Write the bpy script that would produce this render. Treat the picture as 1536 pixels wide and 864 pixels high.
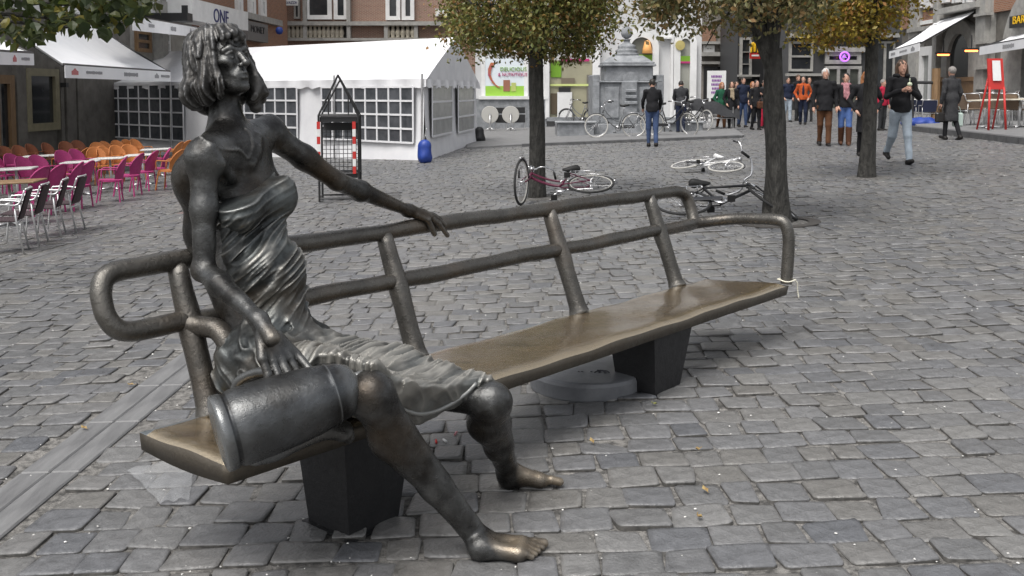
import bpy, bmesh, math, random, time
import numpy as np
from mathutils import Vector, Matrix, Euler
T0 = time.time()
random.seed(7)
R = math.radians
for o in list(bpy.data.objects): bpy.data.objects.remove(o)
sc = bpy.context.scene
COL = sc.collection
# ------------------------------------------------------------------ camera
CH, FPX, YH, PITCH = 1.45, 1500.0, 138.0, R(4.0)
PY0 = YH + FPX * math.tan(PITCH)
cam = bpy.data.objects.new('camera', bpy.data.cameras.new('camera'))
COL.objects.link(cam)
cam.location = (0, 0, CH)
cam.rotation_euler = (R(90) - PITCH, 0, 0)
cam.data.sensor_width = 36.0
cam.data.lens = 36.0 * FPX / 1536.0
cam.data.shift_y = (PY0 - 432.0) / 1536.0
cam.data.clip_end = 2000
cam.data.clip_start = 0.05
sc.camera = cam
# ------------------------------------------------------------------ light (overcast)
SUN_EL, SUN_AZ = R(62), R(215)
w = bpy.data.worlds.new('World'); sc.world = w; w.use_nodes = True
nt = w.node_tree; nt.nodes.clear()
sky = nt.nodes.new('ShaderNodeTexSky'); sky.sky_type = 'NISHITA'; sky.sun_disc = False
sky.sun_elevation = SUN_EL; sky.sun_rotation = SUN_AZ
sky.air_density = 1.0; sky.dust_density = 4.0; sky.ozone_density = 1.0
hs = nt.nodes.new('ShaderNodeHueSaturation'); hs.inputs['Saturation'].default_value = 0.22; hs.inputs['Value'].default_value = 1.0
bg = nt.nodes.new('ShaderNodeBackground'); bg.inputs['Strength'].default_value = 0.12
wo = nt.nodes.new('ShaderNodeOutputWorld')
nt.links.new(sky.outputs[0], hs.inputs['Color']); nt.links.new(hs.outputs[0], bg.inputs[0]); nt.links.new(bg.outputs[0], wo.inputs[0])
sl = bpy.data.lights.new('sun', 'SUN'); sl.energy = 1.5; sl.angle = R(32); sl.color = (1.0, 0.97, 0.93)
sun = bpy.data.objects.new('sun', sl); COL.objects.link(sun)
# sky rotation: azimuth measured from +Y clockwise; lamp points the same way
_d = Vector((math.sin(SUN_AZ) * math.cos(SUN_EL), math.cos(SUN_AZ) * math.cos(SUN_EL), math.sin(SUN_EL)))
sun.rotation_euler = (-_d).to_track_quat('-Z', 'Y').to_euler()
sun.location = (0, 0, 30)
sc.view_settings.view_transform = 'Standard'; sc.view_settings.look = 'None'
sc.view_settings.exposure = 0.72; sc.view_settings.gamma = 1.0
sc.view_settings.use_curve_mapping = False
# ------------------------------------------------------------------ geometry of the view
GS = 0.04                                   # the square falls gently to one side
def gz(x): return GS * x
def ray(px, py):
    a = (px - 768.0) / FPX; b = -(py - PY0) / FPX
    cp, sp = math.cos(PITCH), math.sin(PITCH)
    return Vector((a, cp + b * sp, -sp + b * cp))
def gp(px, py, h=0.0):                      # point on the ground (h above it)
    d = ray(px, py); t = (CH - h) / (GS * d.x - d.z)
    return Vector((d.x * t, d.y * t, CH + d.z * t))
def pz(px, py, z):
    d = ray(px, py); t = (z - CH) / d.z
    return Vector((d.x * t, d.y * t, z))
def pd(px, py, Y):
    d = ray(px, py); t = Y / d.y
    return Vector((d.x * t, Y, CH + d.z * t))
def pp(px, py, p0, n):                      # point on the plane through p0 with normal n
    d = ray(px, py); o = Vector((0, 0, CH)); t = (p0 - o).dot(n) / d.dot(n)
    return o + d * t
# ------------------------------------------------------------------ object helpers
def link(o, parent=None):
    COL.objects.link(o)
    if parent is not None: o.parent = parent
    return o
def tag(o, label=None, cat=None, group=None, kind=None):
    if label: o['label'] = label
    if cat: o['category'] = cat
    if group: o['group'] = group
    if kind: o['kind'] = kind
    return o
def empty(name, loc=(0, 0, 0), rz=0.0, label=None, cat=None, group=None):
    o = bpy.data.objects.new(name, None); o.location = loc; o.rotation_euler = (0, 0, rz)
    o.empty_display_size = 0.1
    link(o); return tag(o, label, cat, group)
def copy_tree(o, parent=None):
    c = o.copy(); COL.objects.link(c)
    if parent is not None: c.parent = parent
    for ch in list(o.children): copy_tree(ch, c)
    return c
SPLIT = {'pilaster', 'stone_band', 'stone_trim', 'ledge', 'brick_panel', 'balustrade_recess', 'fascia', 'timber_rail', 'balcony', 'grip', 'crank'}
class MB:
    def __init__(s): s.v = []; s.f = []; s.m = []; s.M = None; s.mi = 0; s.g = []
    def add(s, vs, fs):
        n = len(s.v); s.g.append((n, len(s.f)))
        if s.M is not None: vs = [s.M @ Vector(q) for q in vs]
        s.v += [tuple(q) for q in vs]; s.f += [tuple(i + n for i in f) for f in fs]; s.m += [s.mi] * len(fs)
    def box(s, c, d, rot=None, bev=0.0):
        d = [abs(q) for q in d]; x, y, z = d[0] / 2, d[1] / 2, d[2] / 2
        if bev <= 0:
            vs = [(-x, -y, -z), (x, -y, -z), (x, y, -z), (-x, y, -z), (-x, -y, z), (x, -y, z), (x, y, z), (-x, y, z)]
            fs = [(3, 2, 1, 0), (4, 5, 6, 7), (0, 1, 5, 4), (1, 2, 6, 5), (2, 3, 7, 6), (3, 0, 4, 7)]
        else:
            b = min(bev, x * .9, y * .9, z * .9)
            vs = []
            for sx in (-1, 1):
                for sy in (-1, 1):
                    for sz in (-1, 1):
                        vs += [(sx * x, sy * (y - b), sz * (z - b)), (sx * (x - b), sy * y, sz * (z - b)), (sx * (x - b), sy * (y - b), sz * z)]
            I = lambda sx, sy, sz, k: ((sx > 0) * 4 + (sy > 0) * 2 + (sz > 0)) * 3 + k
            fs = []
            for a in (-1, 1):
                q = [I(a, -1, -1, 0), I(a, 1, -1, 0), I(a, 1, 1, 0), I(a, -1, 1, 0)]; fs.append(q if a > 0 else q[::-1])
                q = [I(-1, a, -1, 1), I(1, a, -1, 1), I(1, a, 1, 1), I(-1, a, 1, 1)]; fs.append(q[::-1] if a > 0 else q)
                q = [I(-1, -1, a, 2), I(1, -1, a, 2), I(1, 1, a, 2), I(-1, 1, a, 2)]; fs.append(q if a > 0 else q[::-1])
                for c2 in (-1, 1):
                    q = [I(a, c2, -1, 0), I(a, c2, -1, 1), I(a, c2, 1, 1), I(a, c2, 1, 0)]; fs.append(q if a * c2 > 0 else q[::-1])
                    q = [I(a, -1, c2, 0), I(a, 1, c2, 0), I(a, 1, c2, 2), I(a, -1, c2, 2)]; fs.append(q if a * c2 > 0 else q[::-1])
                    q = [I(-1, a, c2, 1), I(-1, a, c2, 2), I(1, a, c2, 2), I(1, a, c2, 1)]; fs.append(q[::-1] if a * c2 < 0 else q)
                    for d2 in (-1, 1):
                        q = [I(a, c2, d2, 0), I(a, c2, d2, 1), I(a, c2, d2, 2)]; fs.append(q if a * c2 * d2 > 0 else q[::-1])
        if rot is not None:
            m = rot.to_matrix() if isinstance(rot, Euler) else rot
            vs = [m @ Vector(q) for q in vs]
        s.add([(q[0] + c[0], q[1] + c[1], q[2] + c[2]) for q in vs], fs)
    def tube(s, pts, r, n=8, closed=False, caps=True):
        pts = [Vector(p) for p in pts]; k = len(pts)
        rs = list(r) if hasattr(r, '__len__') else [r] * k
        tn = []
        for i in range(k):
            a = pts[(i - 1) % k] if (closed or i > 0) else pts[i]; b = pts[(i + 1) % k] if (closed or i < k - 1) else pts[i]
            d = b - a; tn.append(d.normalized() if d.length > 1e-9 else Vector((0, 0, 1)))
        up = Vector((0, 0, 1)) if abs(tn[0].z) < .9 else Vector((1, 0, 0))
        nx = tn[0].cross(up).normalized(); vs = []
        for i in range(k):
            nx = (nx - tn[i] * nx.dot(tn[i])); nx = nx.normalized() if nx.length > 1e-6 else tn[i].orthogonal().normalized()
            ny = tn[i].cross(nx)
            for j in range(n):
                a = 2 * math.pi * j / n
                vs.append(pts[i] + (nx * math.cos(a) + ny * math.sin(a)) * rs[i])
        fs = []
        for i in range(k if closed else k - 1):
            i2 = (i + 1) % k
            for j in range(n):
                j2 = (j + 1) % n
                fs.append((i * n + j, i * n + j2, i2 * n + j2, i2 * n + j))
        if caps and not closed:
            fs.append(tuple(range(n))[::-1]); fs.append(tuple((k - 1) * n + j for j in range(n)))
        s.add(vs, fs)
    def lathe(s, prof, n=20, c=(0, 0, 0), axis=None, caps=True):
        c = Vector(c); q = Vector((0, 0, 1)).rotation_difference(Vector(axis)) if axis is not None else None
        vs = []
        for (rr, z) in prof:
            for j in range(n):
                a = 2 * math.pi * j / n; p = Vector((rr * math.cos(a), rr * math.sin(a), z))
                vs.append(c + (q @ p if q is not None else p))
        fs = []
        for i in range(len(prof) - 1):
            for j in range(n):
                j2 = (j + 1) % n; fs.append((i * n + j, i * n + j2, (i + 1) * n + j2, (i + 1) * n + j))
        if caps: fs.append(tuple(range(n))[::-1]); fs.append(tuple((len(prof) - 1) * n + j for j in range(n)))
        s.add(vs, fs)
    def quad(s, a, b, c, d): s.add([a, b, c, d], [(0, 1, 2, 3)])
    def prism(s, poly, ext):                 # polygon (3-D points) extruded by vector ext
        n = len(poly); e = Vector(ext); vs = [Vector(p) for p in poly]; vs += [p + e for p in vs[:n]]
        nr = Vector((0, 0, 0))
        for i in range(n): nr += vs[i].cross(vs[(i + 1) % n])
        fs = [tuple(range(n))[::-1], tuple(range(n, 2 * n))] + [(i, (i + 1) % n, n + (i + 1) % n, n + i) for i in range(n)]
        if nr.dot(e) < 0: fs = [f[::-1] for f in fs]
        s.add(vs, fs)
    def build(s, name, mat, parent=None, smooth=False, label=None, cat=None, group=None, kind=None, origin=None):
        if name in SPLIT and len(s.g) > 1:
            g = s.g + [(len(s.v), len(s.f))]
            for i in range(len(s.g)):
                k = MB(); k.v = s.v[g[i][0]:g[i + 1][0]]; k.f = [tuple(q - g[i][0] for q in f) for f in s.f[g[i][1]:g[i + 1][1]]]; k.m = [0] * len(k.f); o = k.build(name, mat, parent, smooth)
            return o
        me = bpy.data.meshes.new(name)
        vs = s.v
        if origin is not None: vs = [(q[0] - origin[0], q[1] - origin[1], q[2] - origin[2]) for q in vs]
        me.from_pydata(vs, [], s.f)
        for m in (mat if isinstance(mat, (list, tuple)) else [mat]): me.materials.append(m)
        if any(s.m): me.polygons.foreach_set('material_index', s.m)
        if smooth: me.polygons.foreach_set('use_smooth', [True] * len(s.f))
        me.update()
        o = bpy.data.objects.new(name, me)
        if origin is not None: o.location = origin
        link(o, parent); return tag(o, label, cat, group, kind)
def np_mesh(name, v, f, mat, parent=None, smooth=True):
    """v (n,3), f (m,4) or (m,3) numpy arrays"""
    me = bpy.data.meshes.new(name); k = f.shape[1]
    me.vertices.add(len(v)); me.vertices.foreach_set('co', np.ascontiguousarray(v, dtype=np.float32).ravel())
    me.loops.add(f.size); me.loops.foreach_set('vertex_index', np.ascontiguousarray(f, dtype=np.int32).ravel())
    me.polygons.add(len(f)); me.polygons.foreach_set('loop_start', np.arange(0, f.size, k, dtype=np.int32))
    try: me.polygons.foreach_set('loop_total', np.full(len(f), k, dtype=np.int32))
    except Exception: pass
    if smooth: me.polygons.foreach_set('use_smooth', np.ones(len(f), dtype=bool))
    if mat is not None: me.materials.append(mat)
    me.update(calc_edges=True); me.validate()
    o = bpy.data.objects.new(name, me); return link(o, parent)
def spline(pts, n=6):
    P = [Vector(p) for p in pts]; out = []
    for i in range(len(P) - 1):
        p0 = P[max(i - 1, 0)]; p1 = P[i]; p2 = P[i + 1]; p3 = P[min(i + 2, len(P) - 1)]
        for k in range(n):
            t = k / n
            out.append(0.5 * ((2 * p1) + (p2 - p0) * t + (2 * p0 - 5 * p1 + 4 * p2 - p3) * t * t + (3 * p1 - p0 - 3 * p2 + p3) * t ** 3))
    out.append(P[-1]); return out
# ------------------------------------------------------------------ materials
MATS = {}
def mat(name, c, rough=.6, metal=0.0, c2=None, scale=8.0, bump=0.0, bscale=40.0, fac=.5, spec=.5, island=0.0, c3=None, emit=0.0, coords='Object', stretch=None, rough2=None, alpha=1.0, detail=5.0, lo=.35, hi=.65, trans=0.0):
    if name in MATS: return MATS[name]
    m = bpy.data.materials.new(name); m.use_nodes = True; MATS[name] = m
    t = m.node_tree; b = t.nodes['Principled BSDF']
    b.inputs['Roughness'].default_value = rough; b.inputs['Metallic'].default_value = metal
    b.inputs['Base Color'].default_value = (*c, 1)
    b.inputs['Specular IOR Level'].default_value = spec
    if alpha < 1: b.inputs['Alpha'].default_value = alpha
    if trans: b.inputs['Transmission Weight'].default_value = trans
    if emit: b.inputs['Emission Color'].default_value = (*c, 1); b.inputs['Emission Strength'].default_value = emit
    tc = t.nodes.new('ShaderNodeTexCoord'); vec = tc.outputs[coords]
    if stretch:
        mp = t.nodes.new('ShaderNodeMapping'); mp.inputs['Scale'].default_value = stretch
        t.links.new(vec, mp.inputs['Vector']); vec = mp.outputs[0]
    col = None
    if c2 is not None:
        n = t.nodes.new('ShaderNodeTexNoise'); n.inputs['Scale'].default_value = scale; n.inputs['Detail'].default_value = detail; n.inputs['Roughness'].default_value = .65
        t.links.new(vec, n.inputs['Vector'])
        r = t.nodes.new('ShaderNodeValToRGB'); r.color_ramp.elements[0].position = lo; r.color_ramp.elements[1].position = hi
        r.color_ramp.elements[0].color = (*c, 1); r.color_ramp.elements[1].color = (*c2, 1)
        if c3 is not None:
            e = r.color_ramp.elements.new((lo + hi) / 2); e.color = (*c3, 1)
        t.links.new(n.outputs['Fac'], r.inputs['Fac']); col = r.outputs['Color']
        if rough2 is not None:
            mr = t.nodes.new('ShaderNodeMapRange'); mr.inputs['From Min'].default_value = lo; mr.inputs['From Max'].default_value = hi
            mr.inputs['To Min'].default_value = rough; mr.inputs['To Max'].default_value = rough2
            t.links.new(n.outputs['Fac'], mr.inputs['Value']); t.links.new(mr.outputs[0], b.inputs['Roughness'])
    if island:
        g = t.nodes.new('ShaderNodeNewGeometry'); mr = t.nodes.new('ShaderNodeMapRange')
        mr.inputs['To Min'].default_value = 1 - island; mr.inputs['To Max'].default_value = 1 + island
        t.links.new(g.outputs['Random Per Island'], mr.inputs['Value'])
        mx = t.nodes.new('ShaderNodeMix'); mx.data_type = 'RGBA'; mx.blend_type = 'MULTIPLY'; mx.inputs[0].default_value = 1.0
        if col is not None: t.links.new(col, mx.inputs[6])
        else: mx.inputs[6].default_value = (*c, 1)
        t.links.new(mr.outputs[0], mx.inputs[7]); col = mx.outputs[2]
    if col is not None: t.links.new(col, b.inputs['Base Color'])
    if bump:
        n2 = t.nodes.new('ShaderNodeTexNoise'); n2.inputs['Scale'].default_value = bscale; n2.inputs['Detail'].default_value = 6
        t.links.new(vec, n2.inputs['Vector'])
        bp = t.nodes.new('ShaderNodeBump'); bp.inputs['Strength'].default_value = bump; bp.inputs['Distance'].default_value = .01
        t.links.new(n2.outputs['Fac'], bp.inputs['Height']); t.links.new(bp.outputs[0], b.inputs['Normal'])
    return m
def obj_random(m, amt, hue=0.0):
    """vary the base colour a little from object to object (a true colour difference of each piece)"""
    t = m.node_tree; b = t.nodes['Principled BSDF']; i = b.inputs['Base Color']
    oi = t.nodes.new('ShaderNodeObjectInfo'); mr = t.nodes.new('ShaderNodeMapRange')
    mr.inputs['To Min'].default_value = 1 - amt; mr.inputs['To Max'].default_value = 1 + amt
    t.links.new(oi.outputs['Random'], mr.inputs['Value'])
    mx = t.nodes.new('ShaderNodeMix'); mx.data_type = 'RGBA'; mx.blend_type = 'MULTIPLY'; mx.inputs[0].default_value = 1.0
    if i.is_linked: t.links.new(i.links[0].from_socket, mx.inputs[6])
    else: mx.inputs[6].default_value = i.default_value
    t.links.new(mr.outputs[0], mx.inputs[7]); t.links.new(mx.outputs[2], i)
# ------------------------------------------------------------------ signed-distance modelling
import openvdb
class SDF:
    def __init__(s, lo, hi, vox):
        s.lo = np.array(lo, dtype=np.float64); s.vox = vox
        s.n = np.maximum(8, np.ceil((np.array(hi) - s.lo) / vox).astype(int) + 1)
        s.a = np.full(s.n, 1.0, dtype=np.float32)
    def win(s, lo, hi, m):
        i0 = np.clip(np.floor((np.array(lo) - m - s.lo) / s.vox).astype(int), 0, s.n - 1)
        i1 = np.clip(np.ceil((np.array(hi) + m - s.lo) / s.vox).astype(int) + 1, 1, s.n)
        i1 = np.maximum(i1, i0 + 1)
        sl = tuple(slice(a, b) for a, b in zip(i0, i1))
        ax = [(s.lo[k] + s.vox * np.arange(i0[k], i1[k])).astype(np.float32) for k in range(3)]
        return sl, ax[0][:, None, None], ax[1][None, :, None], ax[2][None, None, :]
    def mix(s, sl, d, k, mode):
        a = s.a[sl]
        if mode == 'u':
            if k <= 0: np.minimum(a, d, out=a)
            else:
                h = np.maximum(k - np.abs(a - d), 0) / k; a[...] = np.minimum(a, d) - h * h * k * .25
        else:                                    # subtract
            d = -d
            if k <= 0: np.maximum(a, d, out=a)
            else:
                h = np.maximum(k - np.abs(a - d), 0) / k; a[...] = np.maximum(a, d) + h * h * k * .25
    def cone(s, p0, p1, r0, r1, k=.02, mode='u'):
        p0 = np.array(p0, float); p1 = np.array(p1, float); rm = max(r0, r1)
        sl, X, Y, Z = s.win(np.minimum(p0, p1), np.maximum(p0, p1), rm + k + 3 * s.vox)
        d = p1 - p0; L2 = max(float(d @ d), 1e-12)
        t = np.clip(((X - p0[0]) * d[0] + (Y - p0[1]) * d[1] + (Z - p0[2]) * d[2]) / L2, 0, 1)
        dist = np.sqrt((X - p0[0] - t * d[0]) ** 2 + (Y - p0[1] - t * d[1]) ** 2 + (Z - p0[2] - t * d[2]) ** 2) - (r0 + (r1 - r0) * t)
        s.mix(sl, dist, k, mode)
    def chain(s, pts, rs, k=.02):
        for i in range(len(pts) - 1): s.cone(pts[i], pts[i + 1], rs[i], rs[i + 1], k)
    def ell(s, c, r, rot=None, k=.02, mode='u'):
        c = np.array(c, float); r = np.array(r, float); rm = r.max()
        sl, X, Y, Z = s.win(c - rm, c + rm, k + 3 * s.vox)
        x, y, z = X - c[0], Y - c[1], Z - c[2]
        if rot is not None:
            m = np.array(rot, dtype=np.float32)      # columns: local axes in world
            q = [m[0, i] * x + m[1, i] * y + m[2, i] * z for i in range(3)]
        else: q = [x, y, z]
        k0 = np.sqrt((q[0] / r[0]) ** 2 + (q[1] / r[1]) ** 2 + (q[2] / r[2]) ** 2)
        k1 = np.sqrt((q[0] / r[0] ** 2) ** 2 + (q[1] / r[1] ** 2) ** 2 + (q[2] / r[2] ** 2) ** 2) + 1e-6
        s.mix(sl, k0 * (k0 - 1.0) / k1, k, mode)
    def plane_cut(s, p, n, k=.01, lo=None, hi=None):   # keep the side where (x-p).n < 0
        if lo is None: lo, hi = s.lo, s.lo + s.vox * s.n
        sl, X, Y, Z = s.win(lo, hi, 0)
        d = (X - p[0]) * n[0] + (Y - p[1]) * n[1] + (Z - p[2]) * n[2]
        s.mix(sl, -d, k, 's')
    def displace(s, fn, band=.06):
        idx = np.nonzero(np.abs(s.a) < band)
        if len(idx[0]) == 0: return
        P = [s.lo[k] + s.vox * idx[k] for k in range(3)]
        s.a[idx] -= fn(*P).astype(np.float32)
    def arrays(s):
        b = 4 * s.vox
        g = openvdb.FloatGrid(b); g.copyFromArray(np.clip(s.a, -b, b))
        v, q = g.convertToQuads(0.0)
        v = v.astype(np.float64) * s.vox + s.lo
        return v, q
    def mesh(s, name, m, parent=None, offset=None, relax=1, attr=None):
        v, q = s.arrays()
        for _ in range(relax): v = relax_mesh(v, q)
        # outward orientation
        a = v[q[:, 0]]; vol = np.einsum('ij,ij->i', a - v.mean(0), np.cross(v[q[:, 1]] - a, v[q[:, 2]] - a)).sum()
        if vol < 0: q = q[:, ::-1]
        pv = attr(v) if attr is not None else None
        if offset is not None: v = v - np.array(offset)
        o = np_mesh(name, v, q, m, parent)
        if pv is not None and len(o.data.vertices) == len(pv):
            at = o.data.attributes.new('polish', 'FLOAT', 'POINT'); at.data.foreach_set('value', pv.astype(np.float32))
        return o
def relax_mesh(v, q, w=.5):
    acc = np.zeros_like(v); cnt = np.zeros(len(v))
    for i in range(4):
        j = q[:, (i + 1) % 4]; np.add.at(acc, q[:, i], v[j]); np.add.at(cnt, q[:, i], 1)
        j = q[:, (i - 1) % 4]; np.add.at(acc, q[:, i], v[j]); np.add.at(cnt, q[:, i], 1)
    return v * (1 - w) + w * acc / np.maximum(cnt, 1)[:, None]
_rs = np.random.RandomState(3)
_nd = _rs.normal(size=(10, 3)); _nd /= np.linalg.norm(_nd, axis=1)[:, None]; _np = _rs.uniform(0, 6.28, 10); _nf = _rs.uniform(.7, 1.6, 10)
def wn(x, y, z, f, o=0):                      # cheap smooth noise about -1..1
    r = 0
    for i in range(6):
        j = (i + o) % 10
        r = r + np.sin((x * _nd[j, 0] + y * _nd[j, 1] + z * _nd[j, 2]) * f * _nf[j] + _np[j])
    return r / 3.0
_tab = np.random.RandomState(17).rand(128, 128)
def vn2(u, v):                                # plain 2-D value noise 0..1
    u = np.asarray(u, dtype=np.float64); v = np.asarray(v, dtype=np.float64)
    i = np.floor(u).astype(int); j = np.floor(v).astype(int); a = u - i; b = v - j
    a = a * a * (3 - 2 * a); b = b * b * (3 - 2 * b); i0, j0, i1, j1 = i % 128, j % 128, (i + 1) % 128, (j + 1) % 128
    return (_tab[i0, j0] * (1 - a) + _tab[i1, j0] * a) * (1 - b) + (_tab[i0, j1] * (1 - a) + _tab[i1, j1] * a) * b
def ridge(u, v, p=1.6): return (1 - np.abs(2 * vn2(u, v) - 1)) ** p
# ------------------------------------------------------------------ ground
M_soil = mat('joint_dirt', (.06, .058, .054), .95, c2=(.23, .22, .205), scale=26, bump=.9, bscale=140, lo=.38, hi=.62)
gm = MB()
gm.quad((-160, -30, gz(-160) - .009), (160, -30, gz(160) - .009), (160, 320, gz(160) - .009), (-160, 320, gz(-160) - .009))
ground = gm.build('ground', M_soil, kind='structure')
def stone_mat(name, per_object):
    m = mat(name, (.88, .872, .858), .25, c2=(1.72, 1.705, 1.68), c3=(1.33, 1.32, 1.30), scale=16, bump=.5, bscale=70, rough2=.50, lo=.25, hi=.75)
    t = m.node_tree; b = t.nodes['Principled BSDF']; src = b.inputs['Base Color'].links[0].from_socket
    # stone to stone: bluish, grey, warm and dark blocks
    if per_object: r_ = t.nodes.new('ShaderNodeObjectInfo').outputs['Random']
    else: r_ = t.nodes.new('ShaderNodeNewGeometry').outputs['Random Per Island']
    rp = t.nodes.new('ShaderNodeValToRGB'); rp.color_ramp.interpolation = 'LINEAR'
    cols = [(.076, .079, .086), (.108, .109, .113), (.092, .093, .095), (.125, .124, .123), (.106, .103, .098), (.118, .119, .123), (.088, .089, .092), (.135, .133, .129)]
    while len(rp.color_ramp.elements) < len(cols): rp.color_ramp.elements.new(.5)
    for q, c in enumerate(cols): rp.color_ramp.elements[q].position = q / (len(cols) - 1); rp.color_ramp.elements[q].color = (*c, 1)
    t.links.new(r_, rp.inputs[0]); mx = t.nodes.new('ShaderNodeMix'); mx.data_type = 'RGBA'; mx.blend_type = 'MULTIPLY'; mx.inputs[0].default_value = 1
    t.links.new(src, mx.inputs[6]); t.links.new(rp.outputs[0], mx.inputs[7]); t.links.new(mx.outputs[2], b.inputs['Base Color'])
    # worn hollows on a larger scale than the grain
    b0 = [n for n in t.nodes if n.type == 'BUMP'][0]; n = t.nodes.new('ShaderNodeTexNoise'); n.inputs['Scale'].default_value = 11; n.inputs['Detail'].default_value = 3
    tc = [q for q in t.nodes if q.type == 'TEX_COORD'][0]; t.links.new(tc.outputs['Object'], n.inputs['Vector'])
    b1 = t.nodes.new('ShaderNodeBump'); b1.inputs['Strength'].default_value = .25; b1.inputs['Distance'].default_value = .03; t.links.new(n.outputs['Fac'], b1.inputs['Height']); t.links.new(b1.outputs[0], b0.inputs['Normal'])
    return m
M_stone = stone_mat('sett_stone', False); M_stone1 = stone_mat('sett_stone_single', True)
M_gapshade = mat('joint_gap_shade', (.030, .029, .027), .95, c2=(.10, .095, .088), scale=18)  # sett side faces coloured dark, painting in the shadow of the gaps
# the smooth slab band at the lower left, and the gutter beyond it
B0, B1, B2, B3 = gp(-40, 762), gp(300, 508), gp(300, 557), gp(-40, 840)
band_mid0 = (B0 + B3) / 2; band_mid1 = (B1 + B2) / 2
bdir = (band_mid1 - band_mid0); bdir.z = 0; bdir.normalize(); bnor = Vector((-bdir.y, bdir.x, 0))
bw = .5 * ((B1 - B2).cross(bdir).length + (B0 - B3).cross(bdir).length) / 2
BAND_L = (-1.4, (band_mid1 - band_mid0).length + .9)
G0, G1 = gp(0, 402), gp(270, 322)
gdir = G1 - G0; gdir.z = 0; gdir.normalize(); gnor = Vector((-gdir.y, gdir.x, 0)); GW = .13
TREES_AT = [gp(806, 296), gp(1168, 334), gp(1301, 266)]
def stones():
    rs = np.random.RandomState(11)
    Q = []                                     # quads: 4 corners xy
    y = 2.35
    while y < 42:
        dep = rs.uniform(.148, .182)
        hw = .56 * (y + .5) + 1.0
        x = -hw + rs.uniform(0, .2)
        wav = rs.uniform(0, 6.28); amp = rs.uniform(.004, .012)
        while x < hw:
            wd = rs.uniform(.118, .205)
            g = .0028
            jl = rs.normal(size=8) * .0075
            yo = amp * math.sin(x * 1.3 + wav) + .025 * math.sin(x * .55 + y * .3)
            Q.append([(x + g + jl[0], y + g + yo + jl[4] * .7), (x + wd - g + jl[1], y + g + yo + jl[5] * .7), (x + wd - g + jl[2], y + dep - g + yo + jl[6] * .7), (x + g + jl[3], y + dep - g + yo + jl[7] * .7)])
            x += wd
        y += dep
    Q = np.array(Q)
    c = Q.mean(1)
    rel = c - np.array([band_mid0.x, band_mid0.y]); al = rel @ np.array([bdir.x, bdir.y]); ac = rel @ np.array([bnor.x, bnor.y])
    keep = ~((np.abs(ac) < bw + .06) & (al > BAND_L[0]) & (al < BAND_L[1]))
    rel = c - np.array([G0.x, G0.y]); ac = rel @ np.array([gnor.x, gnor.y])
    al = rel @ np.array([gdir.x, gdir.y]); keep &= ~((np.abs(ac) < GW + .05) & (al > -4) & (al < 9.0))
    for t in TREES_AT: keep &= ((c - np.array([t.x, t.y])) ** 2).sum(1) > .36 ** 2
    Q = Q[keep]; c = c[keep]
    n = len(Q); d = c[:, 1]
    near = d < 15
    zt = rs.normal(size=n) * .0028; tilt = rs.normal(size=(n, 2)) * .026 + np.array([-.006, -.010])
    def ring(q, f, h):                         # 8-point rounded outline; q (n,4,2)
        cc = q.mean(1, keepdims=True); out = []
        for i in range(4):
            a = q[:, i]; b = q[:, (i + 1) % 4]
            out += [a * .93 + b * .07, a * .08 + b * .92]
        # pull the corner points to get rounded corners
        o = np.stack(out, 1); return cc + (o - cc) * f, h
    def z_of(p, cc, h, z0, tl): return GS * p[..., 0] + h + z0[:, None] + ((p - cc[:, None]) * tl[:, None]).sum(-1)
    def build(q, full):
        m = len(q[0]); qq, cc, z0, tl = q
        rr = np.random.RandomState(5)
        if full:
            specs = [(1.0, -.03), (1.0, -.005), (.972, -.0005), (.78, .0008)]
            vs = []
            jit = 1 + rr.uniform(-.06, .025, (m, 8, 1))
            for f, h in specs:
                o, _ = ring(qq, 1.0, h); o = cc[:, None] + (o - cc[:, None]) * f * jit
                z = z_of(o, cc, h, z0, tl) + rr.uniform(-.0018, .0018, (m, 8)) * (h > -.01)
                vs.append(np.concatenate([o, z[..., None]], -1))
            k = 8; v = np.concatenate(vs, 1); nv = v.shape[1]
            F = []
            for l in range(3):
                for j in range(8): F.append((l * 8 + j, l * 8 + (j + 1) % 8, l * 8 + 8 + (j + 1) % 8, l * 8 + 8 + j))
            F += [(24, 25, 26, 27), (24, 27, 28, 31), (28, 29, 30, 31)]
        else:
            vs = []
            for f, h in ((1.0, -.03), (.97, -.004), (.80, .003)):
                o = cc[:, None] + (qq - cc[:, None]) * f
                vs.append(np.concatenate([o, z_of(o, cc, h, z0, tl)[..., None]], -1))
            v = np.concatenate(vs, 1); nv = 12; F = []
            for l in range(2):
                for j in range(4): F.append((l * 4 + j, l * 4 + (j + 1) % 4, l * 4 + 4 + (j + 1) % 4, l * 4 + 4 + j))
            F.append((8, 9, 10, 11))
        F = np.array(F)
        return v, F, nv
    # the ones that show largest become objects of their own
    vis = np.abs(c[:, 0]) < .53 * d
    px = 768 + 1500 * c[:, 0] / d; py = 138 + 1500 * (CH - GS * c[:, 0]) / d
    vis &= (py < 858) & ~((px > 330) & (px < 620) & (py < 640)) & ~((px > 600) & (px < 720) & (py > 640) & (py < 760))
    order = np.argsort(np.where(vis, d, 1e9)); single = order[:298]
    rest = np.ones(n, bool); rest[single] = False
    v, F, nv = build((Q[single], c[single], zt[single], tilt[single]), True)
    for i in range(len(single)):
        o3 = np.array([c[single[i]][0], c[single[i]][1], GS * c[single[i]][0]])
        o = np_mesh('cobblestone', v[i] - o3, F, M_stone1, paving, smooth=False); o.location = o3; o.data.materials.append(M_gapshade); o.data.polygons.foreach_set('material_index', [1 if q < 8 else 0 for q in range(len(F))])
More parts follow.
